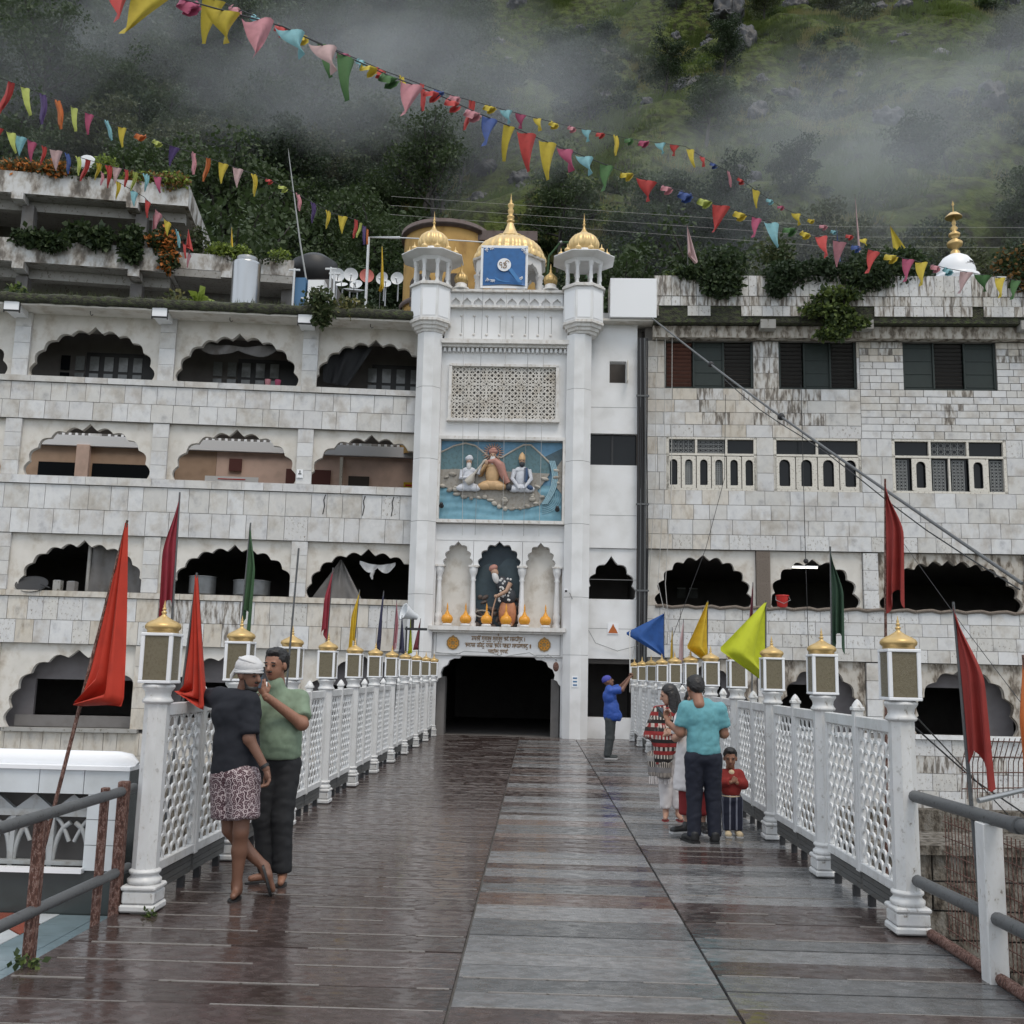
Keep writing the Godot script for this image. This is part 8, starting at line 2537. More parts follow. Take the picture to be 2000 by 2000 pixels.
# ------------------------------------------------------------------ people
# a distance field on a grid, meshed as surface nets
class Field:
	var lo: Vector3
	var cell: float
	var nx: int
	var ny: int
	var nz: int
	var f := PackedFloat32Array()
	func _init(a: Vector3, b: Vector3, c: float) -> void:
		lo = a
		cell = c
		nx = int((b.x - a.x) / c) + 2
		ny = int((b.y - a.y) / c) + 2
		nz = int((b.z - a.z) / c) + 2
		f.resize(nx * ny * nz)
		f.fill(1.0)
	func add(q: Array, k: float) -> void:
		var capsule := q.size() >= 8
		var a := Vector3(q[0], q[1], q[2])
		var b := a
		var ra := 0.0
		var rb := 0.0
		var e := Vector3.ONE
		var mn: Vector3
		var mx: Vector3
		if capsule:
			ra = q[3]
			b = Vector3(q[4], q[5], q[6])
			rb = q[7]
			var r := Vector3.ONE * (maxf(ra, rb) + k + cell * 2.0)
			mn = a.min(b) - r
			mx = a.max(b) + r
		else:
			e = Vector3(q[3], q[4], q[5])
			mn = a - e - Vector3.ONE * (k + cell * 2.0)
			mx = a + e + Vector3.ONE * (k + cell * 2.0)
		var flat: bool = q.size() > 8
		var ab := b - a
		var L := maxf(ab.length(), 1e-5)
		var i0 := maxi(0, int((mn.x - lo.x) / cell))
		var i1 := mini(nx - 1, int((mx.x - lo.x) / cell) + 1)
		var j0 := maxi(0, int((mn.y - lo.y) / cell))
		var j1 := mini(ny - 1, int((mx.y - lo.y) / cell) + 1)
		var k0 := maxi(0, int((mn.z - lo.z) / cell))
		var k1 := mini(nz - 1, int((mx.z - lo.z) / cell) + 1)
		for z in range(k0, k1 + 1):
			for y in range(j0, j1 + 1):
				var at := (z * ny + y) * nx
				for x in range(i0, i1 + 1):
					var p := lo + Vector3(x, y, z) * cell
					var d: float
					if capsule:
						var pa := p - a
						var h := pa.dot(ab) / (L * L)
						var hc := clampf(h, 0.0, 1.0)
						if flat and h > 1.0:
							d = maxf((pa - ab * h).length() - rb, (h - 1.0) * L)
						else:
							d = (pa - ab * hc).length() - lerpf(ra, rb, hc)
					else:
						var u := (p - a) / e
						var l0 := u.length()
						d = l0 * (l0 - 1.0) / maxf((u / e).length(), 1e-6)
					var o := f[at + x]
					var w := maxf(k - absf(d - o), 0.0) / k
					f[at + x] = minf(d, o) - w * w * k * 0.25
	func cut_below(yc: float) -> void:
		for z in nz:
			for y in ny:
				var v := yc - (lo.y + y * cell)
				if v > -cell * 3.0:
					for x in nx:
						var i := (z * ny + y) * nx + x
						f[i] = maxf(f[i], v)
	func cut_above(yc: float) -> void:
		for z in nz:
			for y in ny:
				var v := (lo.y + y * cell) - yc
				if v > -cell * 3.0:
					for x in nx:
						var i := (z * ny + y) * nx + x
						f[i] = maxf(f[i], v)
	func net(m: MB, tr := Transform3D.IDENTITY, wrinkle := 0.0) -> void:
		var idx := PackedInt32Array()
		idx.resize(nx * ny * nz)
		idx.fill(-1)
		var vs := PackedVector3Array()
		var off := [0, 1, nx, nx + 1, nx * ny, nx * ny + 1, nx * ny + nx, nx * ny + nx + 1]
		for z in nz - 1:
			for y in ny - 1:
				for x in nx - 1:
					var i := (z * ny + y) * nx + x
					var s := f[i] < 0.0
					if (f[i + 1] < 0.0) == s and (f[i + off[2]] < 0.0) == s and (f[i + off[3]] < 0.0) == s and (f[i + off[4]] < 0.0) == s and (f[i + off[5]] < 0.0) == s and (f[i + off[6]] < 0.0) == s and (f[i + off[7]] < 0.0) == s:
						continue
					var sum := Vector3.ZERO
					var n := 0
					for e in 12:
						var ax := e / 4
						var c0: int = [0, 2, 4, 6, 0, 1, 4, 5, 0, 1, 2, 3][e]
						var c1: int = c0 + [1, 2, 4][ax]
						var a := f[i + off[c0]]
						var b := f[i + off[c1]]
						if (a < 0.0) != (b < 0.0):
							var t := a / (a - b)
							var p := Vector3(c0 & 1, (c0 >> 1) & 1, c0 >> 2)
							p[ax] += t
							sum += p
							n += 1
					idx[i] = vs.size()
					vs.append(lo + (Vector3(x, y, z) + sum / n) * cell)
		var tris := PackedInt32Array()
		for z in range(1, nz - 1):
			for y in range(1, ny - 1):
				for x in range(1, nx - 1):
					var i := (z * ny + y) * nx + x
					var s := f[i] < 0.0
					for ax in 3:
						var st: int = [1, nx, nx * ny][ax]
						if (f[i + st] < 0.0) == s:
							continue
						var u: int = [nx, nx * ny, 1][ax]
						var w: int = [nx * ny, 1, nx][ax]
						var q := [idx[i], idx[i - u], idx[i - u - w], idx[i - w]]
						if q[0] < 0 or q[1] < 0 or q[2] < 0 or q[3] < 0:
							continue
						if s:
							tris.append_array([q[0], q[1], q[2], q[0], q[2], q[3]])
						else:
							tris.append_array([q[0], q[2], q[1], q[0], q[3], q[2]])
		var ns := PackedVector3Array()
		for pass_ in (2 if wrinkle > 0.0 else 1):
			ns = PackedVector3Array()
			ns.resize(vs.size())
			for i in range(0, tris.size(), 3):
				var c := (vs[tris[i + 1]] - vs[tris[i]]).cross(vs[tris[i + 2]] - vs[tris[i]])
				ns[tris[i]] += c
				ns[tris[i + 1]] += c
				ns[tris[i + 2]] += c
			if wrinkle > 0.0 and pass_ == 0:
				var fn := FastNoiseLite.new()
				fn.frequency = 4.0 if cell > 0.0095 else 24.0
				fn.fractal_octaves = 2
				fn.fractal_gain = 0.35
				fn.seed = int(lo.y * 1000.0) + vs.size()
				for i in vs.size():
					var p := vs[i]
					vs[i] += ns[i].normalized() * (0.15 + 0.55 * absf(fn.get_noise_3d(p.x * 1.2 + p.y * 1.1, p.y * 1.6 - p.x * 0.9, p.z * 1.2))) * wrinkle
		var base := m.v.size()
		for i in vs.size():
			m.v.append(tr * vs[i])
			m.n.append((tr.basis * ns[i]).normalized())
		for i in range(0, tris.size(), 3):
			m.ix.append_array([base + tris[i], base + tris[i + 2], base + tris[i + 1]])

func shape(bones: Array, cell: float, k: float, wrinkle := 0.0, low := -9.0, high := 9.0) -> ArrayMesh:
	var m := MB.new()
	net_into(m, bones, cell, k, Transform3D.IDENTITY, wrinkle, low, high)
	return m.mesh()

func net_into(m: MB, bones: Array, cell: float, k: float, tr: Transform3D, wrinkle := 0.0, low := -9.0, high := 9.0) -> void:
	var mn := Vector3.ONE * 99.0
	var mx := -mn
	for q in bones:
		var a := Vector3(q[0], q[1], q[2])
		if q.size() >= 8:
			var b := Vector3(q[4], q[5], q[6])
			var r := Vector3.ONE * maxf(q[3], q[7])
			mn = mn.min(a.min(b) - r)
			mx = mx.max(a.max(b) + r)
		else:
			var e := Vector3(q[3], q[4], q[5])
			mn = mn.min(a - e)
			mx = mx.max(a + e)
	var pad := Vector3.ONE * (cell * 3.0)
	var fd := Field.new(mn - pad, mx + pad, cell)
	for q in bones:
		fd.add(q, k)
	if low > -8.0:
		fd.cut_below(low)
	if high < 8.0:
		fd.cut_above(high)
	fd.net(m, tr, wrinkle)

const HEAD := [[0, 0.03, -0.012, 0.076, 0.090, 0.094], [0, -0.028, 0.022, 0.061, 0.083, 0.066], [0, -0.078, 0.034, 0.040, 0.032, 0.042], [0, 0.018, 0.080, 0.010, 0, -0.022, 0.102, 0.015], [-0.034, 0.024, 0.074, 0.013, 0.034, 0.024, 0.074, 0.013], [-0.078, -0.005, -0.004, 0.012, 0.030, 0.018], [0.078, -0.005, -0.004, 0.012, 0.030, 0.018], [0, -0.06, -0.02, 0.052, 0, -0.17, -0.035, 0.056]]

func add_head(skin: MB, t: Node3D, c: Vector3, b: Basis, s: float, hair: String, beard: String) -> void:
	var tr := Transform3D(b * Basis.from_scale(Vector3.ONE * s), c)
	net_into(skin, HEAD, 0.007, 0.014, tr)
	part("eyes", blob_mesh([[Vector3(-0.030, 0.008, 0.078), Vector3(0.014, 0.007, 0.010)], [Vector3(0.030, 0.008, 0.078), Vector3(0.014, 0.007, 0.010)]], 6), M.hair, t, tr.origin, tr.basis)
	part("eyebrows", blob_mesh([[Vector3(-0.032, 0.030, 0.084), Vector3(0.022, 0.005, 0.008), rz(0.12)], [Vector3(0.032, 0.030, 0.084), Vector3(0.022, 0.005, 0.008), rz(-0.12)]], 6), M.hair, t, tr.origin, tr.basis)
	part("lips", blob_mesh([[Vector3(0, -0.054, 0.080), Vector3(0.022, 0.007, 0.010)]], 6), M.lips, t, tr.origin, tr.basis)
	var hm := MB.new()
	match hair:
		"short":
			net_into(hm, [[0, 0.046, -0.028, 0.083, 0.086, 0.090], [0, 0.10, 0.02, 0.055, 0.03, 0.055], [0, 0.0, -0.06, 0.068, 0.06, 0.05]], 0.008, 0.02, tr, 0.018)
			part("hair", hm.mesh(), M.hair, t)
		"long":
			net_into(hm, [[0, 0.046, -0.026, 0.086, 0.088, 0.094], [0.06, 0.0, -0.03, 0.04, 0.08, -0.28, 0.02, 0.045], [-0.06, 0.0, -0.03, 0.04, -0.09, -0.30, 0.02, 0.05], [0, 0.0, -0.07, 0.06, 0, -0.34, -0.07, 0.07]], 0.009, 0.02, tr, 0.02)
			part("hair", hm.mesh(), M.hair, t)
		"wrap":
			net_into(hm, [[0, 0.062, -0.018, 0.090, 0.080, 0.104], [0, 0.03, -0.09, 0.05, 0.04, 0.04]], 0.008, 0.02, tr, 0.008, -9.0)
			for k in 5:
				var pts := []
				for i in 21:
					var a := TAU * i / 20.0
					pts.append(tr * Vector3(cos(a) * (0.089 - 0.004 * k), 0.022 + k * 0.020 + sin(a * 1.0 + k) * 0.014, -0.014 + sin(a) * (0.105 - 0.005 * k)))
				hm.tube(pts, 0.010 * s, 5, false)
			hm.tube([tr * Vector3(-0.03, 0.03, -0.11), tr * Vector3(-0.05, -0.02, -0.125), tr * Vector3(-0.06, -0.06, -0.12)], [0.02, 0.018, 0.006], 6)
			part("head_cloth", hm.mesh(), M.cloth_white_cloth, t)
		"cap":
			net_into(hm, [[0, 0.060, -0.018, 0.086, 0.076, 0.100], [0, 0.035, -0.02, 0.085, 0.035, 0.098]], 0.008, 0.02, tr, 0.004)
			part("cap", hm.mesh(), M.blue_cap, t)
	if beard != "":
		var bm := MB.new()
		var q := [[0, -0.036, 0.088, 0.026, 0.008, 0.014]]
		if beard == "full":
			q.append_array([[0, -0.088, 0.042, 0.048, 0.036, 0.048], [-0.05, -0.03, 0.02, 0.014, -0.035, -0.085, 0.04, 0.02], [0.05, -0.03, 0.02, 0.014, 0.035, -0.085, 0.04, 0.02]])
		net_into(bm, q, 0.006, 0.012, tr)
		part("beard" if beard == "full" else "moustache", bm.mesh(), M.hair, t)

# wrist, direction of the fingers, palm normal
func add_hand(skin: MB, w: Vector3, dir: Vector3, palm: Vector3, curl: float, left: bool, s := 1.0) -> void:
	var y := dir.normalized()
	var z := (palm - y * palm.dot(y)).normalized()
	var x := y.cross(z)
	var tr := Transform3D(Basis(x, y, z) * Basis.from_scale(Vector3.ONE * s), w)
	var q := [[0, -0.02, 0, 0.026, 0, 0.05, 0, 0.022], [0, 0.05, 0, 0.040, 0.042, 0.016]]
	for i in 4:
		var fx := -0.030 + 0.020 * i
		var c := curl * (1.0 + 0.1 * i)
		var l: float = [0.036, 0.042, 0.039, 0.031][i]
		var p0 := Vector3(fx, 0.078, 0)
		var p1 := p0 + Vector3(fx * 0.12, cos(c), sin(c)) * l
		var p2 := p1 + Vector3(0, cos(c * 2.1), sin(c * 2.1)) * l * 0.85
		q.append([p0.x, p0.y, p0.z, 0.0105, p1.x, p1.y, p1.z, 0.0095])
		q.append([p1.x, p1.y, p1.z, 0.0095, p2.x, p2.y, p2.z, 0.008])
	var sx := 1.0 if left else -1.0
	q.append([sx * 0.028, 0.025, 0.008, 0.014, sx * 0.052, 0.055, 0.02, 0.011])
	q.append([sx * 0.052, 0.055, 0.02, 0.011, sx * 0.048, 0.085, 0.032, 0.009])
	net_into(skin, q, 0.006, 0.006, tr)

func sandal(t: Node3D, heel: Vector3, toe: Vector3, mm: Material, w := 0.045) -> void:
	var d := (toe - heel)
	var l := d.length()
	var y := d.normalized()
	var x := y.cross(Vector3.UP).normalized()
	if x.length() < 0.5:
		x = Vector3.RIGHT
	var n := x.cross(y).normalized()
	var m := MB.new()
	var poly := PackedVector2Array()
	for k in 20:
		var a := TAU * k / 20.0
		poly.append(Vector2(cos(a) * w * (1.0 + 0.18 * sin(a)), l * 0.5 + sin(a) * (l * 0.5 + 0.035)))
	m.prism(poly, -0.012, 0.006)
	part("sandal", m.mesh(), mm, t, heel - n * 0.022, Basis(x, y, n))

func shoe(t: Node3D, heel: Vector3, toe: Vector3, mm: Material, sole: Material) -> void:
	var up := Vector3(0, 0.045, 0)
	part("shoe", shape([[heel.x, 0.05, heel.z, 0.045, heel.x, 0.09, heel.z, 0.05], [heel.x, 0.045, heel.z, 0.042, toe.x, 0.038, toe.z, 0.036], [toe.x, 0.03, toe.z, 0.04, 0.028, 0.04]], 0.010, 0.03, 0.0, 0.012), mm, t)
	var d := (toe - heel).normalized()
	part("sole", boxes([[Vector3.ZERO, Vector3(0.088, 0.022, (toe - heel).length() + 0.085)]]), sole, t, Vector3((heel.x + toe.x) * 0.5, 0.011, (heel.z + toe.z) * 0.5), Basis(Vector3.UP, atan2(d.x, d.z)))

func person(label: String, at: Vector3) -> Node3D:
	return thing("person", label, "person", at, 0.0, "people on the bridge")

func stripes_tex(rows: Array, vertical := false) -> ImageTexture:
	var im := Image.create(128, 128, false, Image.FORMAT_RGB8)
	for i in 128:
		for k in 128:
			var a := k if vertical else i
			var e: Array = rows[int(a * rows.size() / 128.0)]
			var on: bool = e.size() == 1 or (((k if not vertical else i) / int(e[2])) % 2 == 0)
			im.set_pixel(k, i, e[0] if on else e[1])
	return ImageTexture.create_from_image(im)

func build_people() -> void:
	var print_tex := ntex(91, 0.055, [[0.0, lin(0.55, 0.50, 0.50)], [0.22, lin(0.06, 0.025, 0.035)], [0.38, lin(0.07, 0.03, 0.04)], [0.46, lin(0.55, 0.48, 0.48)], [0.60, lin(0.50, 0.43, 0.44)], [0.66, lin(0.05, 0.02, 0.03)], [1.0, lin(0.05, 0.02, 0.03)]], {"type": FastNoiseLite.TYPE_CELLULAR, "fractal": FastNoiseLite.FRACTAL_NONE, "cell": FastNoiseLite.RETURN_DISTANCE, "size": 256})
	mat("floral_shorts", Color.WHITE, 0.8, {"tex": print_tex, "scale": Vector3(2.6, 2.6, 2.6), "world": false})
	var red := lin(0.24, 0.02, 0.02)
	var blk := lin(0.015, 0.012, 0.012)
	var crm := lin(0.5, 0.45, 0.4)
	mat("shawl", Color.WHITE, 0.9, {"tex": stripes_tex([[red], [blk, crm, 8], [red], [crm, blk, 5], [blk], [red, crm, 12], [blk], [red], [crm, red, 6], [blk]]), "scale": Vector3(2.2, 2.2, 2.2), "world": false})
	mat("shawl_end", Color.WHITE, 0.9, {"tex": stripes_tex([[lin(0.3, 0.29, 0.28)], [blk, crm, 6], [lin(0.2, 0.19, 0.19)], [crm, blk, 4]]), "scale": Vector3(4, 4, 4), "world": false})
	mat("striped_trousers", Color.WHITE, 0.85, {"tex": stripes_tex([[lin(0.014, 0.016, 0.035)], [lin(0.014, 0.016, 0.035)], [lin(0.2, 0.21, 0.26)], [lin(0.014, 0.016, 0.035)]], true), "scale": Vector3(14, 14, 14), "world": false})

	# ---- man in a black T-shirt leaning on the left railing
	var t := person("man in black T-shirt, patterned shorts and white head cloth leaning on the railing", Vector3(-2.15, 0, -7.95))
	var s := MB.new()
	net_into(s, [[-0.04, 0.86, 0.03, 0.088, -0.035, 0.48, 0.05, 0.056], [-0.035, 0.48, 0.05, 0.054, -0.045, 0.34, 0.02, 0.056], [-0.045, 0.34, 0.02, 0.056, -0.052, 0.10, 0.02, 0.036], [-0.052, 0.09, 0.01, 0.038, -0.052, 0.04, -0.01, 0.034], [-0.052, 0.05, 0.0, 0.034, -0.042, 0.032, 0.13, 0.024],
		[-0.20, 0.86, -0.03, 0.088, -0.15, 0.48, -0.06, 0.056], [-0.15, 0.48, -0.06, 0.054, -0.06, 0.36, -0.09, 0.056], [-0.06, 0.36, -0.09, 0.056, 0.12, 0.20, -0.11, 0.036], [0.12, 0.20, -0.11, 0.036, 0.145, 0.15, -0.09, 0.034], [0.145, 0.15, -0.09, 0.034, 0.19, 0.04, -0.11, 0.024],
		[-0.12, 0.95, 0.0, 0.09, -0.13, 1.36, 0.0, 0.10], [-0.28, 1.46, -0.02, 0.04, -0.04, 1.45, 0.05, 0.04],
		[-0.28, 1.455, -0.02, 0.044, -0.46, 1.455, -0.20, 0.042], [-0.46, 1.455, -0.20, 0.040, -0.53, 1.45, -0.42, 0.028],
		[-0.02, 1.42, 0.06, 0.048, 0.0, 1.165, 0.11, 0.044], [0.0, 1.165, 0.11, 0.042, 0.145, 0.945, 0.12, 0.029]], 0.014, 0.03, Transform3D.IDENTITY)
	add_hand(s, Vector3(0.15, 0.935, 0.12), Vector3(0.12, -0.35, 0.05), Vector3(-0.6, -0.1, 0.3), 0.7, true)
	add_hand(s, Vector3(-0.53, 1.45, -0.42), Vector3(-0.1, -0.05, -0.3), Vector3(0, -1, 0), 0.3, false)
	add_head(s, t, Vector3(-0.05, 1.632, 0.02), Basis(Vector3.UP, 1.05) * Basis(Vector3.RIGHT, 0.14), 1.06, "wrap", "full")
	part("body", s.mesh(), M.skin_dark, t)
	part("shirt", shape([[-0.14, 1.34, 0.0, 0.185, 0.17, 0.125], [-0.125, 1.10, 0.0, 0.172, 0.24, 0.13], [-0.125, 0.93, 0.0, 0.175, 0.16, 0.13], [-0.27, 1.465, -0.02, 0.066, -0.04, 1.45, 0.05, 0.068], [-0.28, 1.46, -0.02, 0.066, -0.41, 1.455, -0.14, 0.068, 1], [-0.03, 1.43, 0.06, 0.068, 0.0, 1.20, 0.10, 0.070, 1]], 0.014, 0.045, 0.022, 0.89), M.black_tee, t)
	part("shorts", shape([[-0.12, 0.90, 0.0, 0.165, 0.12, 0.135], [-0.05, 0.86, 0.03, 0.125, -0.02, 0.58, 0.05, 0.112, 1], [-0.19, 0.86, -0.02, 0.12, -0.165, 0.58, -0.05, 0.125, 1]], 0.013, 0.03, 0.02), M.floral_shorts, t)
	sandal(t, Vector3(-0.052, 0.022, -0.03), Vector3(-0.042, 0.022, 0.14), M.shoe_black)
	sandal(t, Vector3(0.15, 0.20, -0.065), Vector3(0.20, 0.03, -0.085), M.shoe_black)
	part("glasses", tube_mesh([Vector3(0.025, 1.64, -0.06), Vector3(0.05, 1.642, 0.02), Vector3(0.045, 1.642, 0.055), Vector3(0.015, 1.645, 0.085), Vector3(-0.07, 1.65, 0.11)], 0.006, 5), M.glasses, t)
	part("wristband", tube_mesh([Vector3(0.125, 0.975, 0.118), Vector3(0.138, 0.957, 0.119)], 0.036, 10), M.shoe_black, t)
	# ---- man in a sage polo taking a picture
	t = person("man in sage green polo and black trousers holding a phone before his face", Vector3(-1.95, 0, -8.5))
	s = MB.new()
	net_into(s, [[-0.13, 1.0, 0.0, 0.09, -0.13, 1.36, 0.0, 0.10], [-0.27, 1.44, 0.0, 0.04, 0.0, 1.44, 0.0, 0.04], [-0.05, 0.92, 0.0, 0.08, -0.064, 0.5, 0.03, 0.055], [-0.064, 0.5, 0.03, 0.055, -0.047, 0.09, 0.0, 0.038], [-0.21, 0.92, 0.0, 0.08, -0.226, 0.49, 0.0, 0.055], [-0.226, 0.49, 0.0, 0.055, -0.18, 0.09, -0.03, 0.038],
		[-0.047, 0.05, 0.0, 0.036, -0.025, 0.030, 0.14, 0.026], [-0.18, 0.05, -0.03, 0.036, -0.29, 0.035, 0.03, 0.026],
		[0.015, 1.43, 0.0, 0.046, 0.075, 1.255, 0.13, 0.05], [0.075, 1.255, 0.13, 0.050, -0.19, 1.475, 0.30, 0.031],
		[-0.28, 1.43, 0.0, 0.046, -0.37, 1.22, 0.14, 0.045], [-0.37, 1.22, 0.14, 0.045, -0.315, 1.37, 0.30, 0.03]], 0.014, 0.03, Transform3D.IDENTITY)
	add_hand(s, Vector3(-0.19, 1.475, 0.30), Vector3(-0.25, 0.55, 0.0), Vector3(0, 0.1, -1), 0.5, false)
	add_hand(s, Vector3(-0.315, 1.37, 0.30), Vector3(0.15, 0.6, 0.1), Vector3(0.4, 0.1, -1), 0.55, true)
	add_head(s, t, Vector3(-0.19, 1.712, 0.03), Basis(Vector3.UP, -0.30) * Basis(Vector3.RIGHT, 0.10), 1.10, "short", "moustache")
	part("body", s.mesh(), M.skin, t)
	part("polo_shirt", shape([[-0.13, 1.34, 0.0, 0.182, 0.17, 0.125], [-0.12, 1.14, 0.03, 0.172, 0.22, 0.165], [-0.125, 1.02, 0.01, 0.172, 0.14, 0.145], [-0.28, 1.44, 0.0, 0.066, 0.01, 1.45, 0.0, 0.066], [0.02, 1.44, 0.0, 0.068, 0.068, 1.30, 0.10, 0.074, 1], [-0.29, 1.44, 0.0, 0.068, -0.35, 1.28, 0.10, 0.072, 1], [-0.16, 1.50, 0.02, 0.068, -0.18, 1.56, 0.03, 0.066]], 0.014, 0.04, 0.018, 0.975), M.sage_polo, t)
	part("trousers", shape([[-0.125, 0.96, 0.0, 0.155, 0.11, 0.125], [-0.055, 0.92, 0.0, 0.108, -0.064, 0.5, 0.03, 0.078], [-0.064, 0.5, 0.03, 0.078, -0.047, 0.09, 0.005, 0.070, 1], [-0.20, 0.92, 0.0, 0.108, -0.226, 0.49, 0.0, 0.078], [-0.226, 0.49, 0.0, 0.078, -0.18, 0.09, -0.03, 0.070, 1]], 0.014, 0.03, 0.02), M.charcoal, t)
	part("belt", shape([[-0.125, 0.98, 0.005, 0.168, 0.10, 0.140]], 0.014, 0.02, 0.0, 0.955, 0.995), M.shoe_black, t)
	sandal(t, Vector3(-0.05, 0.022, -0.03), Vector3(-0.025, 0.022, 0.15), M.shoe_black)
	sandal(t, Vector3(-0.16, 0.022, -0.05), Vector3(-0.30, 0.022, 0.04), M.shoe_black)
	var ph := thing("smartphone", "grey-blue smartphone held up by the man in the sage polo", "phone", Vector3(-2.20, 1.61, -8.19))
	var pm := MB.new()
	pm.cbox(Vector3.ZERO, Vector3(0.075, 0.15, 0.010), 0.003, Basis(Vector3.UP, -0.35) * rz(-0.12))
	part("case", pm.mesh(), M.phone_back, ph)
	part("camera_bump", boxes([[Vector3(0.015, 0.045, 0.010), Vector3(0.022, 0.03, 0.004)]]), M.phone, ph)
	# ---- man in a teal T-shirt seen from behind
	t = person("man in teal T-shirt and dark jeans standing with his back to the camera", Vector3(1.75, 0, -11.1))
	s = MB.new()
	net_into(s, [[0.02, 0.95, 0.0, 0.09, 0.015, 1.29, 0.0, 0.09], [-0.14, 1.37, 0.0, 0.035, 0.17, 1.36, 0.0, 0.035], [-0.07, 0.88, 0.0, 0.08, -0.074, 0.475, -0.02, 0.055], [-0.074, 0.475, -0.02, 0.055, -0.082, 0.09, 0.0, 0.038], [0.11, 0.88, 0.0, 0.08, 0.122, 0.48, -0.02, 0.055], [0.122, 0.48, -0.02, 0.055, 0.131, 0.09, 0.0, 0.038],
		[-0.172, 1.36, 0.0, 0.044, -0.215, 1.11, -0.02, 0.046], [-0.215, 1.11, -0.02, 0.046, -0.33, 1.21, -0.19, 0.03], [0.205, 1.35, 0.0, 0.044, 0.245, 1.11, -0.03, 0.046], [0.245, 1.11, -0.03, 0.045, 0.13, 1.10, -0.27, 0.03]], 0.014, 0.03, Transform3D.IDENTITY)
	add_hand(s, Vector3(-0.33, 1.21, -0.19), Vector3(-0.12, 0.5, -0.2), Vector3(0.5, 0.2, 0.5), 0.6, true)
	add_hand(s, Vector3(0.13, 1.10, -0.27), Vector3(-0.3, 0.3, -0.2), Vector3(0, 0, 1), 0.6, false)
	add_head(s, t, Vector3(-0.06, 1.572, -0.03), Basis(Vector3.UP, PI + 0.35) * Basis(Vector3.RIGHT, 0.32), 1.06, "short", "")
	part("body", s.mesh(), M.skin, t)
	part("shirt", shape([[0.015, 1.27, 0.0, 0.185, 0.18, 0.12], [0.02, 1.05, 0.0, 0.168, 0.22, 0.125], [0.022, 0.93, 0.0, 0.172, 0.12, 0.128], [-0.155, 1.38, 0.0, 0.060, 0.185, 1.37, 0.0, 0.060], [-0.04, 1.41, 0.0, 0.065, 0.05, 1.41, 0.0, 0.065], [-0.17, 1.37, 0.0, 0.064, -0.21, 1.185, -0.015, 0.068, 1], [0.20, 1.365, 0.0, 0.064, 0.24, 1.185, -0.02, 0.068, 1]], 0.014, 0.04, 0.020, 0.90), M.teal_tee, t)
	part("jeans", shape([[0.02, 0.88, 0.0, 0.165, 0.12, 0.125], [-0.065, 0.85, 0.0, 0.112, -0.074, 0.475, -0.02, 0.076], [-0.074, 0.475, -0.02, 0.076, -0.082, 0.07, 0.0, 0.066, 1], [0.105, 0.85, 0.0, 0.112, 0.122, 0.48, -0.02, 0.076], [0.122, 0.48, -0.02, 0.076, 0.131, 0.07, 0.0, 0.066, 1]], 0.014, 0.03, 0.02), M.navy_jeans, t)
	shoe(t, Vector3(-0.08, 0, 0.03), Vector3(-0.15, 0, -0.14), M.shoe_black, M.shoe_black)
	shoe(t, Vector3(0.131, 0, 0.03), Vector3(0.15, 0, -0.15), M.shoe_black, M.shoe_black)
	ph = thing("smartphone", "black smartphone in the raised hand of the man in teal", "phone", Vector3(1.355, 1.31, -11.36))
	pm = MB.new()
	pm.cbox(Vector3.ZERO, Vector3(0.074, 0.15, 0.010), 0.003, Basis(Vector3.UP, 0.9) * Basis(Vector3.RIGHT, -0.6))
	part("case", pm.mesh(), M.phone, ph)
	part("screen", boxes([[Vector3(0.0, 0.0, -0.008), Vector3(0.05, 0.10, 0.004)]]), M.phone_back, ph)
	# ---- woman in white kurta, mostly hidden behind him
	t = person("woman in white kurta and red trousers half hidden behind the man in teal", Vector3(1.76, 0, -11.75))
	s = MB.new()
	net_into(s, [[0.0, 0.85, 0.0, 0.08, 0.0, 1.2, 0.0, 0.08], [-0.14, 1.27, 0.0, 0.045, 0.14, 1.27, 0.0, 0.045], [-0.08, 0.85, 0.0, 0.08, -0.07, 0.10, 0.0, 0.035], [0.09, 0.85, 0.0, 0.08, 0.10, 0.10, 0.0, 0.035], [-0.15, 1.26, 0.0, 0.045, -0.20, 1.02, 0.06, 0.038], [-0.20, 1.02, 0.06, 0.038, -0.10, 1.10, 0.26, 0.026], [0.15, 1.26, 0.0, 0.045, 0.20, 1.0, 0.04, 0.038], [0.20, 1.0, 0.04, 0.038, 0.12, 0.92, 0.22, 0.026]], 0.016, 0.03, Transform3D.IDENTITY)
	add_hand(s, Vector3(-0.10, 1.10, 0.26), Vector3(0.1, 0.5, 0.1), Vector3(0.3, 0, -1), 0.5, true, 0.9)
	add_hand(s, Vector3(0.12, 0.92, 0.22), Vector3(-0.2, 0.1, 0.3), Vector3(0, 1, 0), 0.5, false, 0.9)
	add_head(s, t, Vector3(0.0, 1.44, 0.03), Basis(Vector3.UP, -0.2) * Basis(Vector3.RIGHT, 0.15), 0.98, "long", "")
	part("body", s.mesh(), M.skin_pale, t)
	part("kurta", shape([[0.0, 1.16, 0.0, 0.165, 0.17, 0.12], [0.0, 0.95, 0.0, 0.15, 0.2, 0.115], [-0.05, 0.9, 0.0, 0.13, -0.07, 0.46, 0.0, 0.15, 1], [0.05, 0.9, 0.0, 0.13, 0.07, 0.46, 0.0, 0.15, 1], [-0.14, 1.25, 0.0, 0.06, -0.19, 1.06, 0.04, 0.06, 1], [0.14, 1.25, 0.0, 0.06, 0.19, 1.06, 0.04, 0.06, 1]], 0.015, 0.05, 0.02, 0.45), M.white_kurta, t)
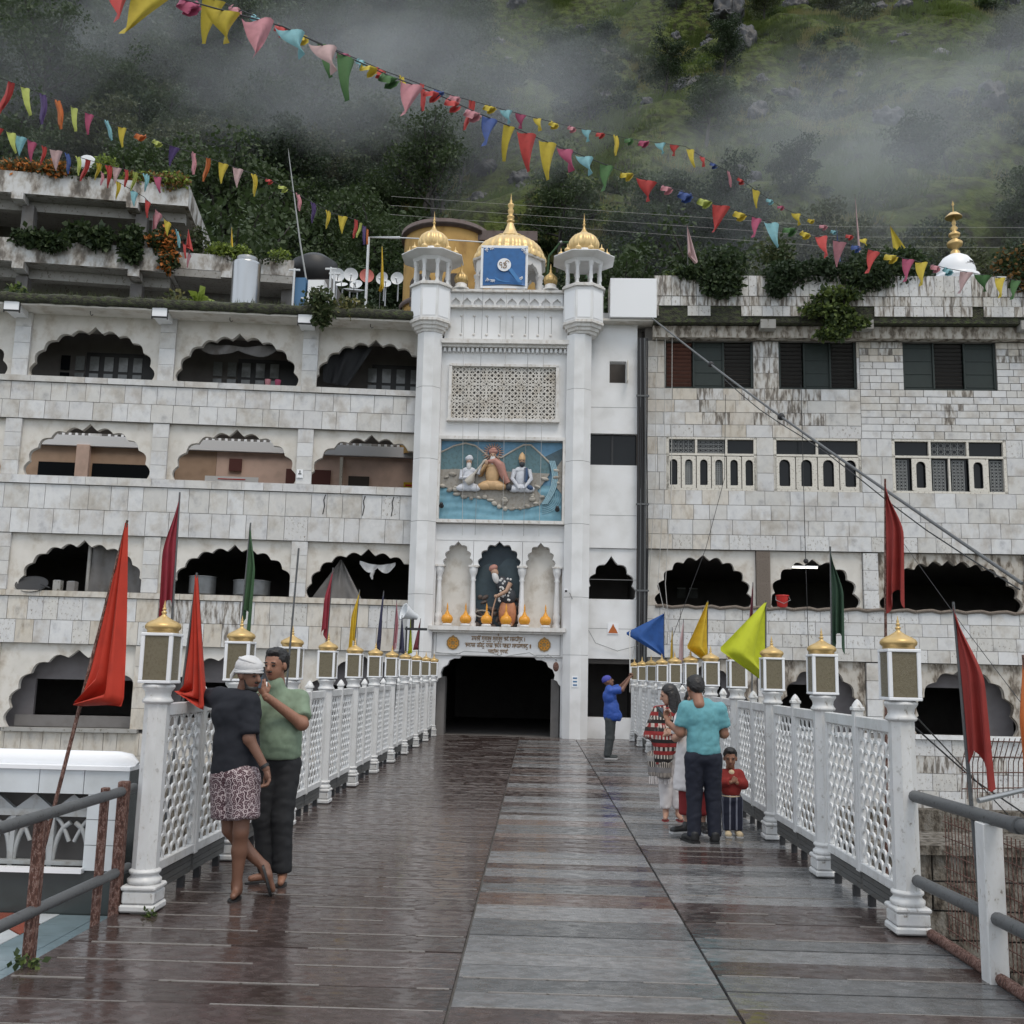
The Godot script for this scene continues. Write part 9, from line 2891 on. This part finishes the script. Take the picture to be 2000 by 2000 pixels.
	part("trousers", shape([[-0.075, 0.7, 0.0, 0.09, -0.07, 0.20, 0.0, 0.085, 1], [0.085, 0.7, 0.0, 0.09, 0.10, 0.20, 0.0, 0.085, 1]], 0.015, 0.02, 0.015, 0.2), M.red_trousers, t)
	shoe(t, Vector3(-0.07, 0, 0.0), Vector3(-0.22, 0, 0.06), M.shoe_black, M.sole_white)
	shoe(t, Vector3(0.10, 0, 0.0), Vector3(0.12, 0, 0.16), M.shoe_black, M.sole_white)
	# ---- woman in a woven shawl behind her
	t = person("woman with long dark hair wrapped in a red and black woven shawl", Vector3(1.63, 0, -12.75))
	s = MB.new()
	net_into(s, [[0.0, 0.85, 0.0, 0.08, 0.0, 1.2, 0.0, 0.08], [-0.14, 1.30, 0.0, 0.045, 0.14, 1.30, 0.0, 0.045], [-0.06, 0.85, 0.0, 0.08, -0.05, 0.10, 0.0, 0.035], [0.09, 0.85, 0.0, 0.08, 0.10, 0.10, 0.0, 0.035], [-0.05, 0.06, 0.0, 0.035, -0.07, 0.03, 0.12, 0.025], [0.10, 0.06, 0.0, 0.035, 0.12, 0.03, 0.12, 0.025], [-0.15, 1.28, 0.0, 0.045, -0.22, 1.04, 0.04, 0.038], [-0.22, 1.04, 0.04, 0.038, -0.10, 1.0, 0.2, 0.026]], 0.016, 0.03, Transform3D.IDENTITY)
	add_hand(s, Vector3(-0.10, 1.0, 0.2), Vector3(0.3, 0.2, 0.1), Vector3(0, 0, -1), 0.6, true, 0.9)
	add_head(s, t, Vector3(-0.02, 1.47, 0.02), Basis(Vector3.UP, -1.5) * Basis(Vector3.RIGHT, 0.25), 0.98, "long", "")
	part("body", s.mesh(), M.skin_pale, t)
	part("shawl", shape([[0.0, 1.2, 0.0, 0.18, 0.16, 0.14], [-0.02, 0.95, 0.01, 0.185, 0.24, 0.15], [-0.14, 1.26, 0.0, 0.075, -0.23, 0.95, 0.04, 0.10, 1], [-0.10, 1.0, 0.10, 0.11, -0.09, 0.62, 0.10, 0.10, 1], [0.13, 1.26, 0.0, 0.075, 0.2, 0.95, 0.04, 0.10, 1]], 0.015, 0.05, 0.03, 0.66), M.shawl, t)
	part("shawl_end", shape([[-0.09, 0.70, 0.10, 0.10, -0.09, 0.50, 0.10, 0.09, 1], [-0.21, 0.74, 0.05, 0.07, -0.2, 0.52, 0.05, 0.06, 1]], 0.014, 0.02, 0.02, 0.5), M.shawl_end, t)
	var fm := MB.new()
	for k in 16:
		var x := -0.26 + k * 0.017
		fm.tube([Vector3(x, 0.52, 0.15), Vector3(x + 0.01 * sin(k * 2.0), 0.43, 0.15 + 0.01 * cos(k * 3.0))], 0.005, 4)
	part("fringe", fm.mesh(), M.white_kurta, t)
	part("leggings", shape([[0.0, 0.82, 0.0, 0.15, 0.12, 0.12], [-0.055, 0.8, 0.0, 0.10, -0.05, 0.14, 0.0, 0.06, 1], [0.09, 0.8, 0.0, 0.10, 0.10, 0.14, 0.0, 0.06, 1]], 0.015, 0.03, 0.02), M.white_kurta, t)
	sandal(t, Vector3(-0.05, 0.022, -0.03), Vector3(-0.07, 0.022, 0.13), M.red_trousers)
	sandal(t, Vector3(0.10, 0.022, -0.03), Vector3(0.12, 0.022, 0.13), M.red_trousers)
	# ---- child in a red cardigan
	t = person("small child in red cardigan and striped trousers by the right railing", Vector3(2.15, 0, -11.6))
	s = MB.new()
	net_into(s, [[0.0, 0.45, 0.0, 0.06, 0.0, 0.62, 0.0, 0.055], [-0.07, 0.68, 0.0, 0.032, 0.085, 0.68, 0.0, 0.032], [-0.04, 0.42, 0.0, 0.05, -0.04, 0.06, 0.0, 0.026], [0.055, 0.42, 0.0, 0.05, 0.062, 0.06, 0.0, 0.026], [-0.075, 0.67, 0.0, 0.03, -0.105, 0.56, 0.03, 0.028], [-0.105, 0.56, 0.03, 0.028, -0.02, 0.58, 0.11, 0.020], [0.09, 0.67, 0.0, 0.03, 0.125, 0.555, 0.03, 0.028], [0.125, 0.555, 0.03, 0.028, 0.04, 0.575, 0.11, 0.020]], 0.010, 0.02, Transform3D.IDENTITY)
	add_hand(s, Vector3(-0.02, 0.58, 0.11), Vector3(0.3, 0.15, 0.1), Vector3(0, 0, -1), 0.6, true, 0.55)
	add_hand(s, Vector3(0.04, 0.575, 0.11), Vector3(-0.2, 0.3, 0.1), Vector3(0, 0, -1), 0.5, false, 0.55)
	add_head(s, t, Vector3(-0.01, 0.825, 0.02), Basis(Vector3.UP, -0.15) * Basis(Vector3.RIGHT, 0.2), 0.86, "short", "")
	part("body", s.mesh(), M.skin, t)
	part("cardigan", shape([[0.0, 0.61, 0.0, 0.105, 0.105, 0.085], [0.0, 0.50, 0.0, 0.105, 0.10, 0.09], [-0.075, 0.665, 0.0, 0.045, -0.11, 0.56, 0.03, 0.045], [-0.11, 0.56, 0.03, 0.045, -0.04, 0.58, 0.10, 0.036, 1], [0.09, 0.665, 0.0, 0.045, 0.13, 0.555, 0.03, 0.045], [0.13, 0.555, 0.03, 0.045, 0.06, 0.575, 0.10, 0.036, 1]], 0.010, 0.03, 0.012, 0.43), M.red_cardigan, t)
	part("shirt_hem", shape([[0.0, 0.46, 0.0, 0.112, 0.09, 0.096]], 0.010, 0.02, 0.0, 0.405, 0.432), M.cream, t)
	part("shirt_collar", shape([[-0.005, 0.675, 0.05, 0.035, 0.035, 0.03]], 0.008, 0.02), M.cream, t)
	part("trousers", shape([[0.0, 0.40, 0.0, 0.10, 0.07, 0.085], [-0.04, 0.38, 0.0, 0.068, -0.04, 0.07, 0.0, 0.055, 1], [0.055, 0.38, 0.0, 0.068, 0.062, 0.07, 0.0, 0.055, 1]], 0.010, 0.02, 0.012), M.striped_trousers, t)
	for e in [-0.04, 0.064]:
		part("shoe", shape([[e, 0.04, 0.0, 0.032, e * 1.2, 0.03, 0.08, 0.030], [e * 1.2, 0.026, 0.07, 0.034, 0.024, 0.04]], 0.009, 0.02, 0.0, 0.008), M.cream, t)
		part("sole", boxes([[Vector3(e * 1.1, 0.006, 0.035), Vector3(0.07, 0.012, 0.16)]]), M.sole_white, t)
	# ---- worker in blue hauling a rope
	t = person("man in blue jacket and cap pulling a rope with raised arms", Vector3(1.53, 0, -21.6))
	s = MB.new()
	net_into(s, [[0.0, 0.85, 0.0, 0.08, -0.02, 1.28, 0.0, 0.08], [-0.02, 1.38, 0.13, 0.05, -0.02, 1.38, -0.13, 0.05], [0.0, 0.82, 0.07, 0.075, -0.01, 0.42, 0.05, 0.05], [-0.01, 0.42, 0.05, 0.05, -0.06, 0.08, 0.05, 0.035], [0.03, 0.82, -0.07, 0.075, 0.02, 0.42, -0.06, 0.05], [0.02, 0.42, -0.06, 0.05, -0.03, 0.08, -0.07, 0.035], [0.0, 1.38, 0.14, 0.052, 0.235, 1.40, 0.12, 0.044], [0.235, 1.40, 0.12, 0.042, 0.39, 1.62, 0.05, 0.028], [0.0, 1.38, -0.14, 0.052, 0.22, 1.45, -0.12, 0.044], [0.22, 1.45, -0.12, 0.042, 0.40, 1.66, -0.03, 0.028]], 0.014, 0.03, Transform3D.IDENTITY)
	add_hand(s, Vector3(0.39, 1.62, 0.05), Vector3(0.12, 0.3, -0.1), Vector3(0.6, 0.0, -0.6), 1.0, true)
	add_hand(s, Vector3(0.40, 1.66, -0.03), Vector3(0.1, 0.3, 0.05), Vector3(0.6, 0.0, 0.6), 1.0, false)
	add_head(s, t, Vector3(-0.035, 1.56, 0.0), Basis(Vector3.UP, 1.35) * Basis(Vector3.RIGHT, -0.42), 1.02, "cap", "moustache")
	part("body", s.mesh(), M.skin_dark, t)
	part("jacket", shape([[-0.01, 1.25, 0.0, 0.135, 0.18, 0.19], [0.03, 1.0, 0.0, 0.155, 0.24, 0.185], [0.06, 0.86, 0.0, 0.185, 0.16, 0.19], [0.0, 1.37, 0.13, 0.075, 0.21, 1.395, 0.12, 0.072, 1], [0.0, 1.37, -0.13, 0.075, 0.20, 1.44, -0.12, 0.072, 1], [-0.02, 1.42, 0.06, 0.07, -0.02, 1.42, -0.06, 0.07]], 0.014, 0.045, 0.022, 0.77), M.blue_jacket, t)
	part("trousers", shape([[0.02, 0.80, 0.0, 0.12, 0.10, 0.16], [0.0, 0.80, 0.07, 0.10, -0.01, 0.42, 0.05, 0.078], [-0.01, 0.42, 0.05, 0.078, -0.05, 0.06, 0.05, 0.068, 1], [0.03, 0.80, -0.07, 0.10, 0.02, 0.42, -0.06, 0.078], [0.02, 0.42, -0.06, 0.078, -0.03, 0.06, -0.07, 0.068, 1]], 0.014, 0.03, 0.018), M.grey_trousers, t)
	shoe(t, Vector3(-0.06, 0, 0.05), Vector3(0.10, 0, 0.07), M.grey_trousers, M.sole_white)
	shoe(t, Vector3(-0.03, 0, -0.07), Vector3(0.13, 0, -0.07), M.grey_trousers, M.sole_white)
	wire("halyard", "thin rope running up from the worker's hands to the blue flag", [Vector3(1.94, 1.35, -21.6), Vector3(1.94, 1.75, -21.6), Vector3(2.02, 2.62, -22.6), Vector3(2.06, 2.66, -22.9)], 0.012, M.pale_rope)
